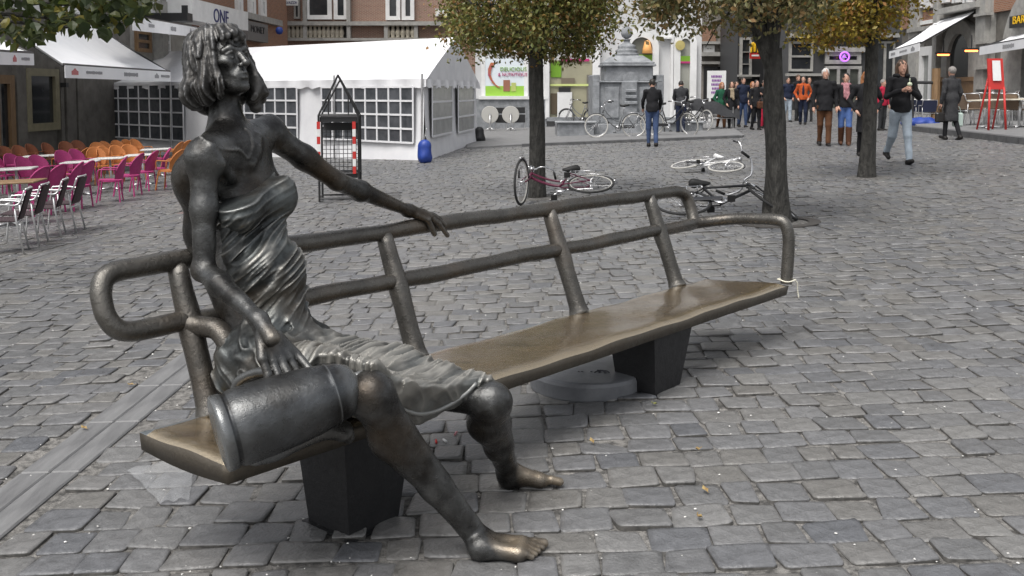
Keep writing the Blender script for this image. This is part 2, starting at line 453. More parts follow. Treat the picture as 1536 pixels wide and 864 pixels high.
    for sel, full in ((rest & near, True), (rest & ~near, False)):
        v, F, nv = build((Q[sel], c[sel], zt[sel], tilt[sel]), full)
        m = len(v); f = (F[None] + (np.arange(m) * nv)[:, None, None]).reshape(-1, 4)
        o = np_mesh('cobblestone_field', v.reshape(-1, 3), f, M_stone, paving, smooth=False); o['kind'] = 'stuff'; o.data.materials.append(M_gapshade); o.data.polygons.foreach_set('material_index', np.tile((np.arange(len(F)) < (8 if full else 4)).astype(np.int32), m))
paving = bpy.data.objects.new('paving', None); link(paving); paving['kind'] = 'structure'
stones()
# slab band
M_slab = mat('smooth_slab', (.115, .115, .117), .45, c2=(.19, .19, .19), scale=3.0, bump=.15, bscale=60, stretch=(5, .8, 1), rough2=.65)
M_slab.node_tree.nodes['Mapping'].inputs['Rotation'].default_value = (0, 0, 0)
al = BAND_L[0]; rr = random.Random(4); bz = math.atan2(bdir.y, bdir.x) - math.pi / 2
while al < BAND_L[1]:
    L = rr.uniform(.55, .95)
    for side in (-1, 1):
        cpt = band_mid0 + bdir * (al + L / 2) + bnor * (side * bw * .5); cpt.z = gz(cpt.x)
        b = MB(); b.box((0, 0, -.012), (bw - .004, L - .008, .03), bev=.006)
        b.v = [(x, y, z + GS * (x * math.cos(bz) - y * math.sin(bz))) for x, y, z in b.v]
        o = b.build('paving_slab', M_slab, paving); o.location = cpt; o.rotation_euler = (0, 0, bz)
    al += L
# gutter of dark and reddish stones
M_gut = mat('gutter_stone', (.09, .09, .092), .8, c2=(.15, .148, .147), scale=9, bump=.5, bscale=40)
M_red = mat('gutter_brick', (.13, .075, .07), .8, c2=(.17, .12, .11), scale=9, bump=.5, bscale=40)
al = -3.5; gzr = math.atan2(gdir.y, gdir.x)
while al < 8.9:
    L = rr.uniform(.2, .3)
    for side in (-1, 1):
        cpt = G0 + gdir * (al + L / 2) + gnor * (side * GW * .5); cpt.z = gz(cpt.x) - .012 * (1 if side < 0 else .4)
        b = MB(); b.box((0, 0, -.012), (L - .012, GW - .01, .03), bev=.006)
        b.v = [(x, y, z + GS * (x * math.cos(gzr) - y * math.sin(gzr))) for x, y, z in b.v]
        o = b.build('gutter_stone', M_red if (al > 4.0 and al < 8.4 and side > 0) else M_gut, paving); o.location = cpt; o.rotation_euler = (0, 0, gzr)
    al += L
# ------------------------------------------------------------------ bench frame: s along the bench, t from its front edge to its back
SEAT_Z = .38
FL, FR, BL, BR = pz(345, 695, SEAT_Z), pz(1183, 425, SEAT_Z), pz(209, 643, SEAT_Z), pz(1050, 417, SEAT_Z)
U = (FR - FL).normalized(); W = Vector((-U.y, U.x, 0))
def P(s, t, z): return Vector((FL.x + U.x * s + W.x * t, FL.y + U.y * s + W.y * t, z))
def ST(p): q = p - FL; return q.dot(U), q.dot(W)
def J(px, py, s): return pp(px, py, P(s, 0, 0), U)
BEN_L = (FR - FL).length
def bronze(name, dark, lite, warm, rough=.42, bump=.35, lo=.40, hi=.72, pscale=5.0, worn=None, pol=(.52, .42, .30)):
    m = bpy.data.materials.new(name); m.use_nodes = True; t = m.node_tree; b = t.nodes['Principled BSDF']
    N = t.nodes.new; Lk = t.links.new
    tc = N('ShaderNodeTexCoord')
    n1 = N('ShaderNodeTexNoise'); n1.inputs['Scale'].default_value = pscale; n1.inputs['Detail'].default_value = 8; n1.inputs['Roughness'].default_value = .68
    Lk(tc.outputs['Object'], n1.inputs['Vector'])
    r1 = N('ShaderNodeValToRGB'); r1.color_ramp.elements[0].position = lo; r1.color_ramp.elements[1].position = hi
    r1.color_ramp.elements[0].color = (*dark, 1); r1.color_ramp.elements[1].color = (*lite, 1)
    Lk(n1.outputs['Fac'], r1.inputs['Fac'])
    n2 = N('ShaderNodeTexNoise'); n2.inputs['Scale'].default_value = 3.1; n2.inputs['Detail'].default_value = 5
    mp = N('ShaderNodeMapping'); mp.inputs['Location'].default_value = (4, 7, 2); Lk(tc.outputs['Object'], mp.inputs[0]); Lk(mp.outputs[0], n2.inputs['Vector'])
    r2 = N('ShaderNodeValToRGB'); r2.color_ramp.elements[0].position = .50; r2.color_ramp.elements[1].position = .70
    r2.color_ramp.elements[0].color = (0, 0, 0, 1); r2.color_ramp.elements[1].color = (.8, .8, .8, 1)
    Lk(n2.outputs['Fac'], r2.inputs['Fac'])
    mx = N('ShaderNodeMix'); mx.data_type = 'RGBA'; Lk(r2.outputs[0], mx.inputs[0]); Lk(r1.outputs[0], mx.inputs[6]); mx.inputs[7].default_value = (*warm, 1)
    # raised edges are rubbed bright by hands (pointiness = shape, not light)
    ge = N('ShaderNodeNewGeometry'); r3 = N('ShaderNodeValToRGB'); r3.color_ramp.elements[0].position = .505; r3.color_ramp.elements[1].position = .58
    r3.color_ramp.elements[0].color = (0, 0, 0, 1); r3.color_ramp.elements[1].color = (.75, .75, .75, 1)
    Lk(ge.outputs['Pointiness'], r3.inputs['Fac'])
    mx2 = N('ShaderNodeMix'); mx2.data_type = 'RGBA'; Lk(r3.outputs[0], mx2.inputs[0]); Lk(mx.outputs[2], mx2.inputs[6]); mx2.inputs[7].default_value = (*(worn or lite), 1)
    at = N('ShaderNodeAttribute'); at.attribute_name = 'polish'; mx3 = N('ShaderNodeMix'); mx3.data_type = 'RGBA'; Lk(at.outputs['Fac'], mx3.inputs[0]); Lk(mx2.outputs[2], mx3.inputs[6]); mx3.inputs[7].default_value = (*pol, 1)
    Lk(mx3.outputs[2], b.inputs['Base Color'])
    b.inputs['Roughness'].default_value = rough
    mm = N('ShaderNodeMapRange'); mm.inputs['To Min'].default_value = .75; mm.inputs['To Max'].default_value = .75 if pol[0] > .4 else .55; Lk(at.outputs['Fac'], mm.inputs['Value']); Lk(mm.outputs[0], b.inputs['Metallic'])
    mr = N('ShaderNodeMapRange'); mr.inputs['From Min'].default_value = .3; mr.inputs['From Max'].default_value = .7; mr.inputs['To Min'].default_value = rough - .09; mr.inputs['To Max'].default_value = rough + .16
    n3 = N('ShaderNodeTexNoise'); n3.inputs['Scale'].default_value = 26; n3.inputs['Detail'].default_value = 6; Lk(tc.outputs['Object'], n3.inputs['Vector'])
    Lk(n3.outputs['Fac'], mr.inputs['Value']); Lk(mr.outputs[0], b.inputs['Roughness'])
    n4 = N('ShaderNodeTexNoise'); n4.inputs['Scale'].default_value = 55; n4.inputs['Detail'].default_value = 7; n4.inputs['Roughness'].default_value = .7; Lk(tc.outputs['Object'], n4.inputs['Vector'])
    bp = N('ShaderNodeBump'); bp.inputs['Strength'].default_value = bump; bp.inputs['Distance'].default_value = .006
    Lk(n4.outputs['Fac'], bp.inputs['Height']); Lk(bp.outputs[0], b.inputs['Normal'])
    MATS[name] = m; return m
M_brz = bronze('bronze_skin', (.026, .025, .024), (.135, .137, .135), (.066, .048, .031), .26, bump=.5, lo=.44, hi=.72, worn=(.28, .28, .27))
M_dress = bronze('bronze_dress', (.026, .027, .027), (.12, .132, .132), (.10, .075, .05), .38, pscale=6, lo=.38, hi=.64, worn=(.45, .45, .43), pol=(.37, .355, .32))
M_hair = bronze('bronze_hair', (.024, .022, .020), (.095, .093, .09), (.075, .062, .05), .42, worn=(.27, .27, .27))
M_rail = bronze('bronze_rail', (.027, .024, .020), (.10, .092, .08), (.080, .054, .032), .25, bump=.6, pscale=7, worn=(.27, .26, .24))
M_leg = bronze('bronze_leg', (.022, .022, .023), (.05, .05, .052), (.03, .03, .03), .5, bump=.4)
M_jug = bronze('bronze_jug', (.022, .021, .020), (.080, .085, .090), (.056, .043, .030), .27, bump=.35, pscale=7, lo=.42, hi=.72, worn=(.34, .35, .35))
# ------------------------------------------------------------------ bench
bench = empty('bench', P(BEN_L / 2, .25, gz(P(BEN_L / 2, .25, 0).x)), 0, 'long bronze bench with tubular back rails and a worn brown seat', 'bench')
bo = bench.location
def bpart(mb, name, m, smooth=True): 
    mb.v = [(q[0] - bo.x, q[1] - bo.y, q[2] - bo.z) for q in mb.v]
    return mb.build(name, m, bench, smooth)
# seat slab: gridded, edges a little uneven
def seat():
    b = MB(); NS, NT = 120, 12; rs = np.random.RandomState(2)
    sB0, tB0 = ST(BL); sB1, tB1 = ST(BR)
    th = .066
    def edge(s, amp, o): return amp * (math.sin(s * 9 + o) * .5 + math.sin(s * 23 + o * 2) * .3 + math.sin(s * 4.1 + o * 3) * .6)
    top = []; bot = []
    for i in range(NS + 1):
        a = i / NS
        sf = a * BEN_L; sb = sB0 + a * (sB1 - sB0)
        f = P(sf, edge(sf, .002, 1), 0); k = P(sb, (tB0 + a * (tB1 - tB0)) + edge(sb, .003, 2), 0)
        for j in range(NT + 1):
            c = j / NT; p = f.lerp(k, c)
            z = SEAT_Z + .0025 * math.sin(sf * 7 + c * 5) + .002 * math.sin(sf * 17 - c * 11)
            e = min(min(c, 1 - c) / .035, min(a, 1 - a) * BEN_L / .018)
            if e < 1: z -= .012 * (1 - max(e, 0)) ** 2
            top.append((p.x, p.y, z)); q = f.lerp(k, .02 + c * .96); bot.append((q.x, q.y, SEAT_Z - th - (.012 * math.sin(c * 3.14))))
    n = NT + 1; fs = []; N = len(top)
    for i in range(NS):
        for j in range(NT):
            q = (i * n + j, (i + 1) * n + j, (i + 1) * n + j + 1, i * n + j + 1); fs.append(q); fs.append(tuple(N + x for x in q[::-1]))
    for i in range(NS):
        fs.append((i * n, N + i * n, N + (i + 1) * n, (i + 1) * n)); j = NT; fs.append(((i + 1) * n + j, N + (i + 1) * n + j, N + i * n + j, i * n + j))
    for j in range(NT):
        fs.append((j + 1, N + j + 1, N + j, j)); i = NS * n; fs.append((i + j, N + i + j, N + i + j + 1, i + j + 1))
    b.add(top + bot, fs)
    # material: brown worn top, dark edge faces, blue-grey weathering along the back rim
    m = bronze('bronze_seat', (.115, .082, .047), (.33, .245, .14), (.23, .16, .083), .13, bump=.45, pscale=4, lo=.3, hi=.68, worn=(.50, .42, .30)); pb_ = m.node_tree.nodes['Principled BSDF']; pb_.inputs['Metallic'].default_value = .42; pb_.inputs['Coat Weight'].default_value = .5; pb_.inputs['Coat Roughness'].default_value = .12
    t = m.node_tree
    for nd in t.nodes:
        if nd.type == 'TEX_NOISE' and abs(nd.inputs['Scale'].default_value - 4) < .01:      # streaks across the board
            mpn = t.nodes.new('ShaderNodeMapping'); mpn.inputs['Rotation'].default_value = (0, 0, -math.atan2(W.y, W.x)); mpn.inputs['Scale'].default_value = (1.2, 5.5, 1)
            tcn = [q for q in t.nodes if q.type == 'TEX_COORD'][0]; t.links.new(tcn.outputs['Object'], mpn.inputs[0]); t.links.new(mpn.outputs[0], nd.inputs['Vector'])
    me_s = bronze('bronze_seat_edge', (.055, .048, .036), (.12, .105, .085), (.08, .062, .04), .42, bump=.5)
    mr_ = bronze('bronze_seat_rim', (.13, .145, .155), (.26, .29, .31), (.16, .15, .13), .45, bump=.6, pscale=8)
    b.m = [0] * len(b.f)
    for k, f in enumerate(b.f):
        zs = [b.v[i][2] for i in f]
        if min(zs) < SEAT_Z - .03: b.m[k] = 1
        elif f[0] % n >= NT - 1 and all(i < N for i in f): b.m[k] = 2
    o = bpart(b, 'seat', [m, me_s, mr_], True)
    return o
seat()
# posts and rails
POSTS = [.22, 1.17, 2.26, 3.16]
def back(s, h):                      # point on the reclined back at height h (0 seat .. 1 top rail)
    return P(s, .45 + .195 * h, SEAT_Z + .49 * h)
RR = .0345
def wob(pts, amp, seed):
    rs = random.Random(seed); return [p + Vector((rs.uniform(-amp, amp), rs.uniform(-amp, amp), rs.uniform(-amp, amp))) for p in pts]
for i, s in enumerate(POSTS):
    b = MB(); pts = [back(s, x) for x in (-.02, .0, .05, .2, .4, .52, .6, .68, .8, .9, .975)]
    b.tube(wob(pts, .0015, i), [.052, .05, .043, .040, .040, .043, .043, .040, .037, .036, .033], 16)
    bpart(b, 'post', M_rail)
MIDH = .60
def rail(name, key, r, seed, n=7):
    b = MB(); pts = spline(key, n); ph = seed * 1.7; acc = [0.0]
    for i in range(1, len(pts)): acc.append(acc[-1] + (pts[i] - pts[i - 1]).length)
    pts = [p + Vector((0, 0, .003 * math.sin(a * 6 + ph) + .0015 * math.sin(a * 17 + ph))) for p, a in zip(pts, acc)]
    b.tube(pts, [r * (1 + .03 * math.sin(a * 9 + ph) + .02 * math.sin(a * 23 + 2 * ph)) for a in acc], 16); return bpart(b, name, M_rail)
tl = [back(s, 1.0) for s in (.15, .35, .8, 1.34, 1.8, 2.28, 2.8, 3.2, 3.36)]
rl = [back(3.46, .985), back(3.535, .92), back(3.55, .80), back(3.545, .68), back(3.53, MIDH)]
ll = [back(.10, 1.0), back(.01, .995), back(-.038, .96), back(-.060, .88), back(-.064, .80), back(-.060, .72), back(-.036, .64), back(.01, .605), back(.10, MIDH), back(.20, MIDH)]
rail('top_rail', ll[::-1] + tl + rl, RR, 5)
mid = [back(s, MIDH) for s in (.24, .40, .7, 1.34, 1.8, 2.28, 2.8, 3.16, 3.45)]
armr = [back(3.56, .62) + W * -.02, P(3.66, .42, .70), P(3.67, .25, .715), P(3.665, .12, .722), P(3.665, .06, .705), P(3.665, .035, .64), P(3.66, .03, .55), P(3.65, .03, .45), P(3.64, .03, SEAT_Z - .01)]
rail('middle_rail', mid + armr, RR * .98, 6)
arml = [back(.20, MIDH), P(.23, .52, .66), P(.25, .45, .655), P(.255, .40, .62), P(.255, .375, .55), P(.255, .36, .46), P(.255, .35, SEAT_Z - .01)]
rail('armrest', arml, RR * 1.0, 7)
# legs: tapered blocks
for s0, s1, s2, s3 in ((.48, .69, .45, .76), (2.33, 2.53, 2.29, 2.63)):
    b = MB(); zb = min(gz(P(s, .2, 0).x) for s in (s0, s1)) - .03; zt = SEAT_Z - .062
    bot = [P(s0, .05, zb), P(s1, .05, zb), P(s1, .26, zb), P(s0, .26, zb)]; top = [P(s2, .035, zt), P(s3, .035, zt), P(s3, .30, zt), P(s2, .30, zt)]
    mids = [bot[i].lerp(top[i], .08) + (bot[i] - P((s0 + s1) / 2, .2, zb)) * .0 for i in range(4)]
    b.add(bot + top, [(3, 2, 1, 0), (4, 5, 6, 7), (0, 1, 5, 4), (1, 2, 6, 5), (2, 3, 7, 6), (3, 0, 4, 7)])
    # spread foot flange
    b.prism([P(s0 - .02, .02, zb), P(s1 + .03, .02, zb), P(s1 + .03, .28, zb), P(s0 - .02, .28, zb)], (0, 0, .034))
    bpart(b, 'leg', M_leg, False)
# string tied round the seat end
b = MB(); k = P(3.6, .03, 0); ring_ = []
for i in range(20):
    a = 2 * math.pi * i / 20; q = P(3.645, .03, .40) + U * (.05 * math.cos(a)) + W * (.05 * math.sin(a)); q.z = SEAT_Z + .012 + .004 * math.sin(3 * a); ring_.append(q)
b.tube(ring_, .004, 5, closed=True)
b.tube(spline([P(3.69, .02, SEAT_Z + .012), P(3.715, .0, SEAT_Z - .01), P(3.722, .0, SEAT_Z - .05), P(3.72, -.01, SEAT_Z - .10)], 4), .004, 5)
b.build('string', mat('string', (.75, .72, .6), .9), None, True, 'thin pale string tied round the post at the far end of the bench', 'string', origin=P(3.66, .03, SEAT_Z))
# ------------------------------------------------------------------ the bronze woman
S0 = .42
neck = J(343, 196, S0); chest = J(355, 285, S0 + .01); waist = J(398, 410, S0); pelv = J(418, 535, S0)
shR = J(306, 240, S0 - .20); shL = J(404, 200, S0 + .20)
elR = J(306, 405, S0 - .24); wrR = J(389, 480, S0 - .26); knR = J(418, 528, S0 - .20)
elL = J(506, 272, S0 + .46); wrL = J(612, 316, S0 + .90); haL = J(642, 330, S0 + 1.02)
hipR = P(S0 - .10, ST(pelv)[1] + .0, pelv.z - .03); hipL = P(S0 + .10, ST(pelv)[1], pelv.z - .03)
kneeR = J(556, 592, S0 - .09); kneeL = J(737, 603, S0 + .43)
ankR = gp(712, 826); ankR = pp(716, 808, ankR, Vector((0, 1, 0)))
heelR = gp(706, 838) ; toeR = gp(824, 830)
heelL = gp(752, 733); toeL = gp(838, 724); ankL = pp(760, 706, heelL, Vector((0, 1, 0)))
statue = empty('statue', P(S0, .2, SEAT_Z), 0, 'bronze statue of a barefoot woman in a draped dress sitting on the bench', 'statue')
so = np.array(statue.location)
HC = J(333, 97, S0 + .0)                     # centre of the head
yaw = math.atan2(-W.y, -W.x) + R(8)
fv = Vector((math.cos(yaw), math.sin(yaw), 0)); lv = Vector((-fv.y, fv.x, 0)); uv = Vector((0, 0, 1))
tiltm = Matrix.Rotation(R(-15), 3, lv); fv = tiltm @ fv; uv = tiltm @ uv
HM = np.array([[fv[i], lv[i], uv[i]] for i in range(3)])
def H(f, l, u, sc_=1.0): return np.array(HC) + HM @ (np.array([f, l, u]) * sc_)
def HR(*r): return tuple(x * 1.0 for x in r)
def seg(a, b, t): return a.lerp(b, t)
def surf(g, px, py):                          # where the line of sight first meets the modelled surface
    d = ray(px, py); t = np.arange(2.4, 4.6, .0015); q = np.stack([d.x * t, d.y * t, CH + d.z * t], -1)
    i = np.round((q - g.lo) / g.vox).astype(int); ok = ((i >= 0) & (i < g.n)).all(1); i = np.clip(i, 0, g.n - 1)
    h = np.nonzero(ok & (g.a[i[:, 0], i[:, 1], i[:, 2]] < 0))[0]
    return Vector(q[h[0]]) if len(h) else None
def statue_body():
    pts = np.array([list(p) for p in (HC, shR, shL, elR, elL, haL, pelv, kneeR, kneeL, heelR, toeR, heelL, toeL, knR)])
    lo = pts.min(0) - .19; hi = pts.max(0) + .19; lo[2] = -.06; hi[2] = HC.z + .2
    g = SDF(lo, hi, .0036)
    # torso
    cv = (shL - shR).normalized()
    g.cone(pelv, waist, .115, .092, .05); g.cone(waist, chest, .092, .118, .06)
    rot = np.array([[cv[i], Vector((0, 0, 1)).cross(cv)[i], (0, 0, 1)[i]] for i in range(3)])
    fwd = Vector((-cv.y, cv.x, 0)).normalized(); fwd = fwd if fwd.dot(-W) > 0 else -fwd
    g.ell(chest, (.165, .115, .17), rot, .05)
    g.ell(chest + Vector((0, 0, .10)), (.175, .10, .11), rot, .05)
    g.ell(waist, (.128, .098, .13), rot, .06)
    g.cone(shR, shL, .054, .054, .05)
    g.ell(pelv, (.19, .15, .14), rot, .05)
    for sgn, sh in ((-1, shR), (1, shL)):
        bb = chest + cv * (sgn * .078) + fwd * .082 + Vector((0, 0, -.02)); g.ell(bb, (.056, .056, .058), None, .05)
        g.cone(chest + fwd * .02 + Vector((0, 0, .155)), sh + Vector((0, 0, .045)) , .018, .018, .03)     # collar bones
    # neck
    jaw = Vector(H(-.012, 0, -.07)); g.cone(neck + Vector((0, 0, -.04)) - U * .01, jaw, .060, .050, .035)
    g.cone(neck + fwd * .045 + Vector((0, 0, -.02)), Vector(H(-.02, -.055, -.05)), .012, .016, .02)      # neck tendons
    g.cone(neck + fwd * .045 + Vector((0, 0, -.02)), Vector(H(-.02, .055, -.05)), .012, .016, .02)
    g.cone(neck + Vector((0, 0, -.005)), shR + Vector((0, 0, .015)), .042, .040, .07); g.cone(neck + Vector((0, 0, -.02)), shL + Vector((0, 0, .01)), .042, .040, .05)
    g.cone(J(310, 268, S0 - .12) + W * .03, J(318, 350, S0 - .09) + W * .02, .076, .068, .06); g.cone(J(318, 350, S0 - .09) + W * .02, pelv + W * .02 - U * .04, .075, .10, .06); g.cone(J(310, 268, S0 - .12) + W * .03, neck - Vector((0, 0, .05)), .076, .045, .07); g.cone(J(310, 268, S0 - .12) + W * .03, chest, .08, .10, .06)
    # head
    g.ell(H(-.012, 0, .032), HR(.100, .078, .098), HM, .02)
    g.ell(H(.026, 0, -.034), HR(.072, .058, .088), HM, .03)
    for s_ in (-1, 1):
        g.cone(H(.012, s_ * .056, -.050), H(.066, s_ * .020, -.100), .018, .017, .03)
        g.ell(H(.064, s_ * .048, -.012), HR(.024, .017, .016), HM, .03)                                   # cheekbones
        g.ell(H(.108, s_ * .034, .012), HR(.021, .022, .0145), HM, .010, 's')                             # sockets
        g.cone(H(.078, s_ * .052, .027), H(.088, s_ * .032, .0335), .0085, .0090, .014); g.cone(H(.088, s_ * .032, .0335), H(.093, s_ * .012, .027), .0090, .0090, .014)   # brow
    g.ell(H(.080, 0, -.103), HR(.020, .024, .019), HM, .018)
    for s_ in (-1, 1): g.ell(H(.066, s_ * .064, -.058), HR(.028, .020, .034), HM, .022, 's')
    for s_ in (-1, 1):
        g.ell(H(.0815, s_ * .033, .010), HR(.0135, .0165, .0125), HM, .001)                               # eyeballs
        g.cone(H(.084, s_ * .050, .012), H(.0965, s_ * .034, .0195), .0034, .0044, .002); g.cone(H(.0965, s_ * .034, .0195), H(.090, s_ * .016, .010), .0044, .0034, .002)
        g.cone(H(.084, s_ * .048, .004), H(.0945, s_ * .033, -.0015), .0030, .0036, .002); g.cone(H(.0945, s_ * .033, -.0015), H(.090, s_ * .017, .006), .0036, .003, .002)
        g.ell(H(.0958, s_ * .033, .0095), HR(.0030, .0042, .0042), HM, .0015, 's')                        # pupils drilled in
    g.cone(H(.090, 0, .024), H(.1005, 0, .006), .0105, .0115, .010); g.cone(H(.1005, 0, .006), H(.119, 0, -.024), .0115, .0130, .008)
    g.ell(H(.1215, 0, -.0270), HR(.0105, .0115, .0095), HM, .007)
    for s_ in (-1, 1):
        g.ell(H(.1055, s_ * .0145, -.0310), HR(.0110, .0080, .0080), HM, .006); g.ell(H(.110, s_ * .0085, -.0395), HR(.0060, .0045, .0035), HM, .002, 's')
        g.cone(H(.094, s_ * .022, -.036), H(.080, s_ * .034, -.070), .004, .004, .02, 's')                # line from nose to mouth
    g.ell(H(.078, 0, -.064), HR(.024, .033, .030), HM, .016)
    for s_ in (-1, 1):
        g.cone(H(.1025, s_ * .004, -.0565), H(.0870, s_ * .031, -.0650), .0054, .0034, .003); g.cone(H(.0990, s_ * .006, -.0745), H(.0860, s_ * .028, -.0665), .0066, .0036, .003)
    g.cone(H(.1085, -.030, -.0660), H(.1085, .030, -.0660), .0044, .0044, .0015, 's')
    g.cone(H(.1040, -.012, -.0880), H(.1040, .012, -.0880), .0060, .0060, .010, 's')
    nl = [surf(g, x, y) for x, y in ((300, 206), (312, 215), (326, 222), (343, 225), (357, 225), (365, 231), (371, 237), (376, 226), (378, 212), (374, 201), (368, 194))]
    nl = spline([q for q in nl if q is not None], 3)
    for i in range(len(nl) - 1): g.cone(nl[i], nl[i + 1], .0062, .0062, .004)
    for c_ in (((316, 222), (330, 246), (344, 268)), ((388, 205), (384, 226), (378, 246))):         # soft collar bone and breastbone modelling
        q_ = [surf(g, *p) for p in c_]; q_ = [p for p in q_ if p is not None]
        for i in range(len(q_) - 1): g.cone(q_[i], q_[i + 1], .010, .010, .03)
    # right arm (near) hanging, hand over the jug handle
    g.cone(shR, seg(shR, elR, .45), .050, .041, .03); g.cone(seg(shR, elR, .45), elR, .041, .034, .03); g.ell(elR - Vector((0, 0, .0)) + W * .012, (.030, .030, .034), None, .02)
    m = seg(elR, wrR, .3); g.cone(elR, m, .034, .037, .02); g.cone(m, wrR, .037, .024, .03)
    def hand(w0, k0, tips, thumb, r=.0130, palm_r=.020):
        g.cone(w0, k0, palm_r + .004, palm_r + .004, .03)
        for (a, b_, c) in tips: g.cone(w0.lerp(a, .12), a, r * 1.55, r * 1.35, .010); g.cone(a, b_, r * 1.1, r, .004); g.cone(b_, c, r, r * .82, .004)
        a, b_ = thumb; g.cone(w0.lerp(a, .5), a, r * 1.5, r * 1.2, .01); g.cone(a, b_, r * 1.15, r * .9, .004)
    sR = S0 - .27
    hand(wrR, J(408, 508, sR), [
        (J(433, 536, sR + .06), J(447, 560, sR + .07), J(453, 582, sR + .055)),
        (J(421, 540, sR + .03), J(435, 566, sR + .03), J(438, 589, sR + .015)),
        (J(408, 541, sR - .00), J(419, 567, sR - .0), J(420, 589, sR - .015)),
        (J(394, 538, sR - .03), J(402, 562, sR - .03), J(402, 580, sR - .04))],
        (J(445, 532, sR + .09), J(470, 560, sR + .10)))
    # left arm (far) laid along the top rail
    g.cone(shL, seg(shL, elL, .5), .052, .044, .03); g.cone(seg(shL, elL, .5), elL, .044, .036, .03)
    m = seg(elL, wrL, .3); g.cone(elL, m, .036, .038, .02); g.cone(m, wrL, .038, .023, .03)
    rt0 = back(ST(wrL)[0] + .085, 1.0) + Vector((0, 0, .054)); tipsL = []
    for i, o_ in enumerate((.030, .010, -.012, -.034)):
        a0 = rt0 - W * o_ + U * (.004 * (1 - abs(i - 1.5))) + Vector((0, 0, -.010 * max(0, o_ * 30)))
        dn = .012 + .022 * max(0, o_ / .03)
        tipsL.append((a0, a0 + U * .045 - W * (.016) + Vector((0, 0, -dn)), a0 + U * .083 - W * .030 + Vector((0, 0, -dn * 2.6))))
    hand(wrL, rt0 - U * .012, tipsL, (rt0 - W * .040 - U * .02 + Vector((0, 0, -.02)), rt0 - W * .050 + U * .012 + Vector((0, 0, -.085))))
    # legs
    g.cone(hipR, seg(hipR, kneeR, .5), .100, .086, .04); g.cone(seg(hipR, kneeR, .5), kneeR, .086, .062, .04)
    g.cone(hipL, seg(hipL, kneeL, .5), .098, .084, .04); g.cone(seg(hipL, kneeL, .5), kneeL, .080, .050, .04)
    def leg(kn, an, heel, toe, out, side, calf=.062):
        d = an - kn; fdir = toe - heel; fdir.z = 0; fdir.normalize(); bk = -fdir
        c1 = kn + d * .28 + bk * .030; c2 = kn + d * .62 + bk * .012
        g.ell(kn + fdir * .010, (.048, .048, .054), None, .04)
        g.cone(kn, c1, .056, calf, .04); g.cone(c1, c2, calf, .044, .03); g.cone(c2, an, .044, .033, .03)
        g.cone(kn + fdir * .02, an + fdir * .008, .034, .026, .03)
        hz = heel + Vector((0, 0, .034)) + fdir * .03
        g.cone(an, hz, .034, .034, .02)
        lat = Vector((-fdir.y, fdir.x, 0)) * side            # towards the big toe
        L = (toe - heel).length
        ball = heel + fdir * (L * .66) + lat * .022 + Vector((0, 0, .030)); ball2 = heel + fdir * (L * .60) - lat * .030 + Vector((0, 0, .024))
        g.cone(an + fdir * .012 + Vector((0, 0, -.01)), ball, .036, .026, .03); g.cone(hz, ball2, .032, .022, .03); g.cone(ball, ball2, .024, .021, .02)
        g.ell(an + lat * .03, (.016, .016, .016), None, .02); g.ell(an - lat * .03 + Vector((0, 0, -.008)), (.015, .015, .015), None, .02)
        for i in range(5):
            c = i / 4; b0 = ball.lerp(ball2, c) + lat * (.006 - .004 * i) * 1.0
            ln = (.070, .066, .056, .048, .040)[i]; r = (.0150, .0105, .0100, .0095, .0095)[i]
            dirn = (fdir + lat * (.10 - .12 * c)).normalized()
            k1 = b0 + dirn * (ln * .55) + Vector((0, 0, .004)); k2 = b0 + dirn * ln + Vector((0, 0, -.010)); k2.z = max(k2.z, gz(k2.x) + r + .002)
            g.cone(b0, k1, r * 1.15, r, .010); g.cone(k1, k2, r, r * 1.02, .004)
    leg(kneeR, ankR, heelR, toeR, None, 1, .065); leg(kneeL, ankL, heelL, toeL, None, -1, .064)
    g.displace(lambda x, y, z: .0012 * wn(x, y, z, 60), .03)
    spots = [(toeR + Vector((0, 0, .03)), .10, .85), (toeR.lerp(heelR, .45) + Vector((0, 0, .075)), .09, .7), (toeL + Vector((0, 0, .03)), .10, .9), (toeL.lerp(heelL, .45) + Vector((0, 0, .07)), .09, .8), (J(410, 505, sR), .06, .18)]
    def pol(v):
        r = np.zeros(len(v)); nz = .75 + .35 * wn(v[:, 0], v[:, 1], v[:, 2], 45)
        for c, rad, k in spots: r = np.maximum(r, k * np.clip(1.4 * (1 - np.linalg.norm(v - np.array(c), axis=1) / rad), 0, 1) * np.clip(nz, 0, 1))
        return np.clip(r, 0, 1)
    o = g.mesh('body', M_brz, statue, so, relax=1, attr=pol)
    return g
gb = statue_body()
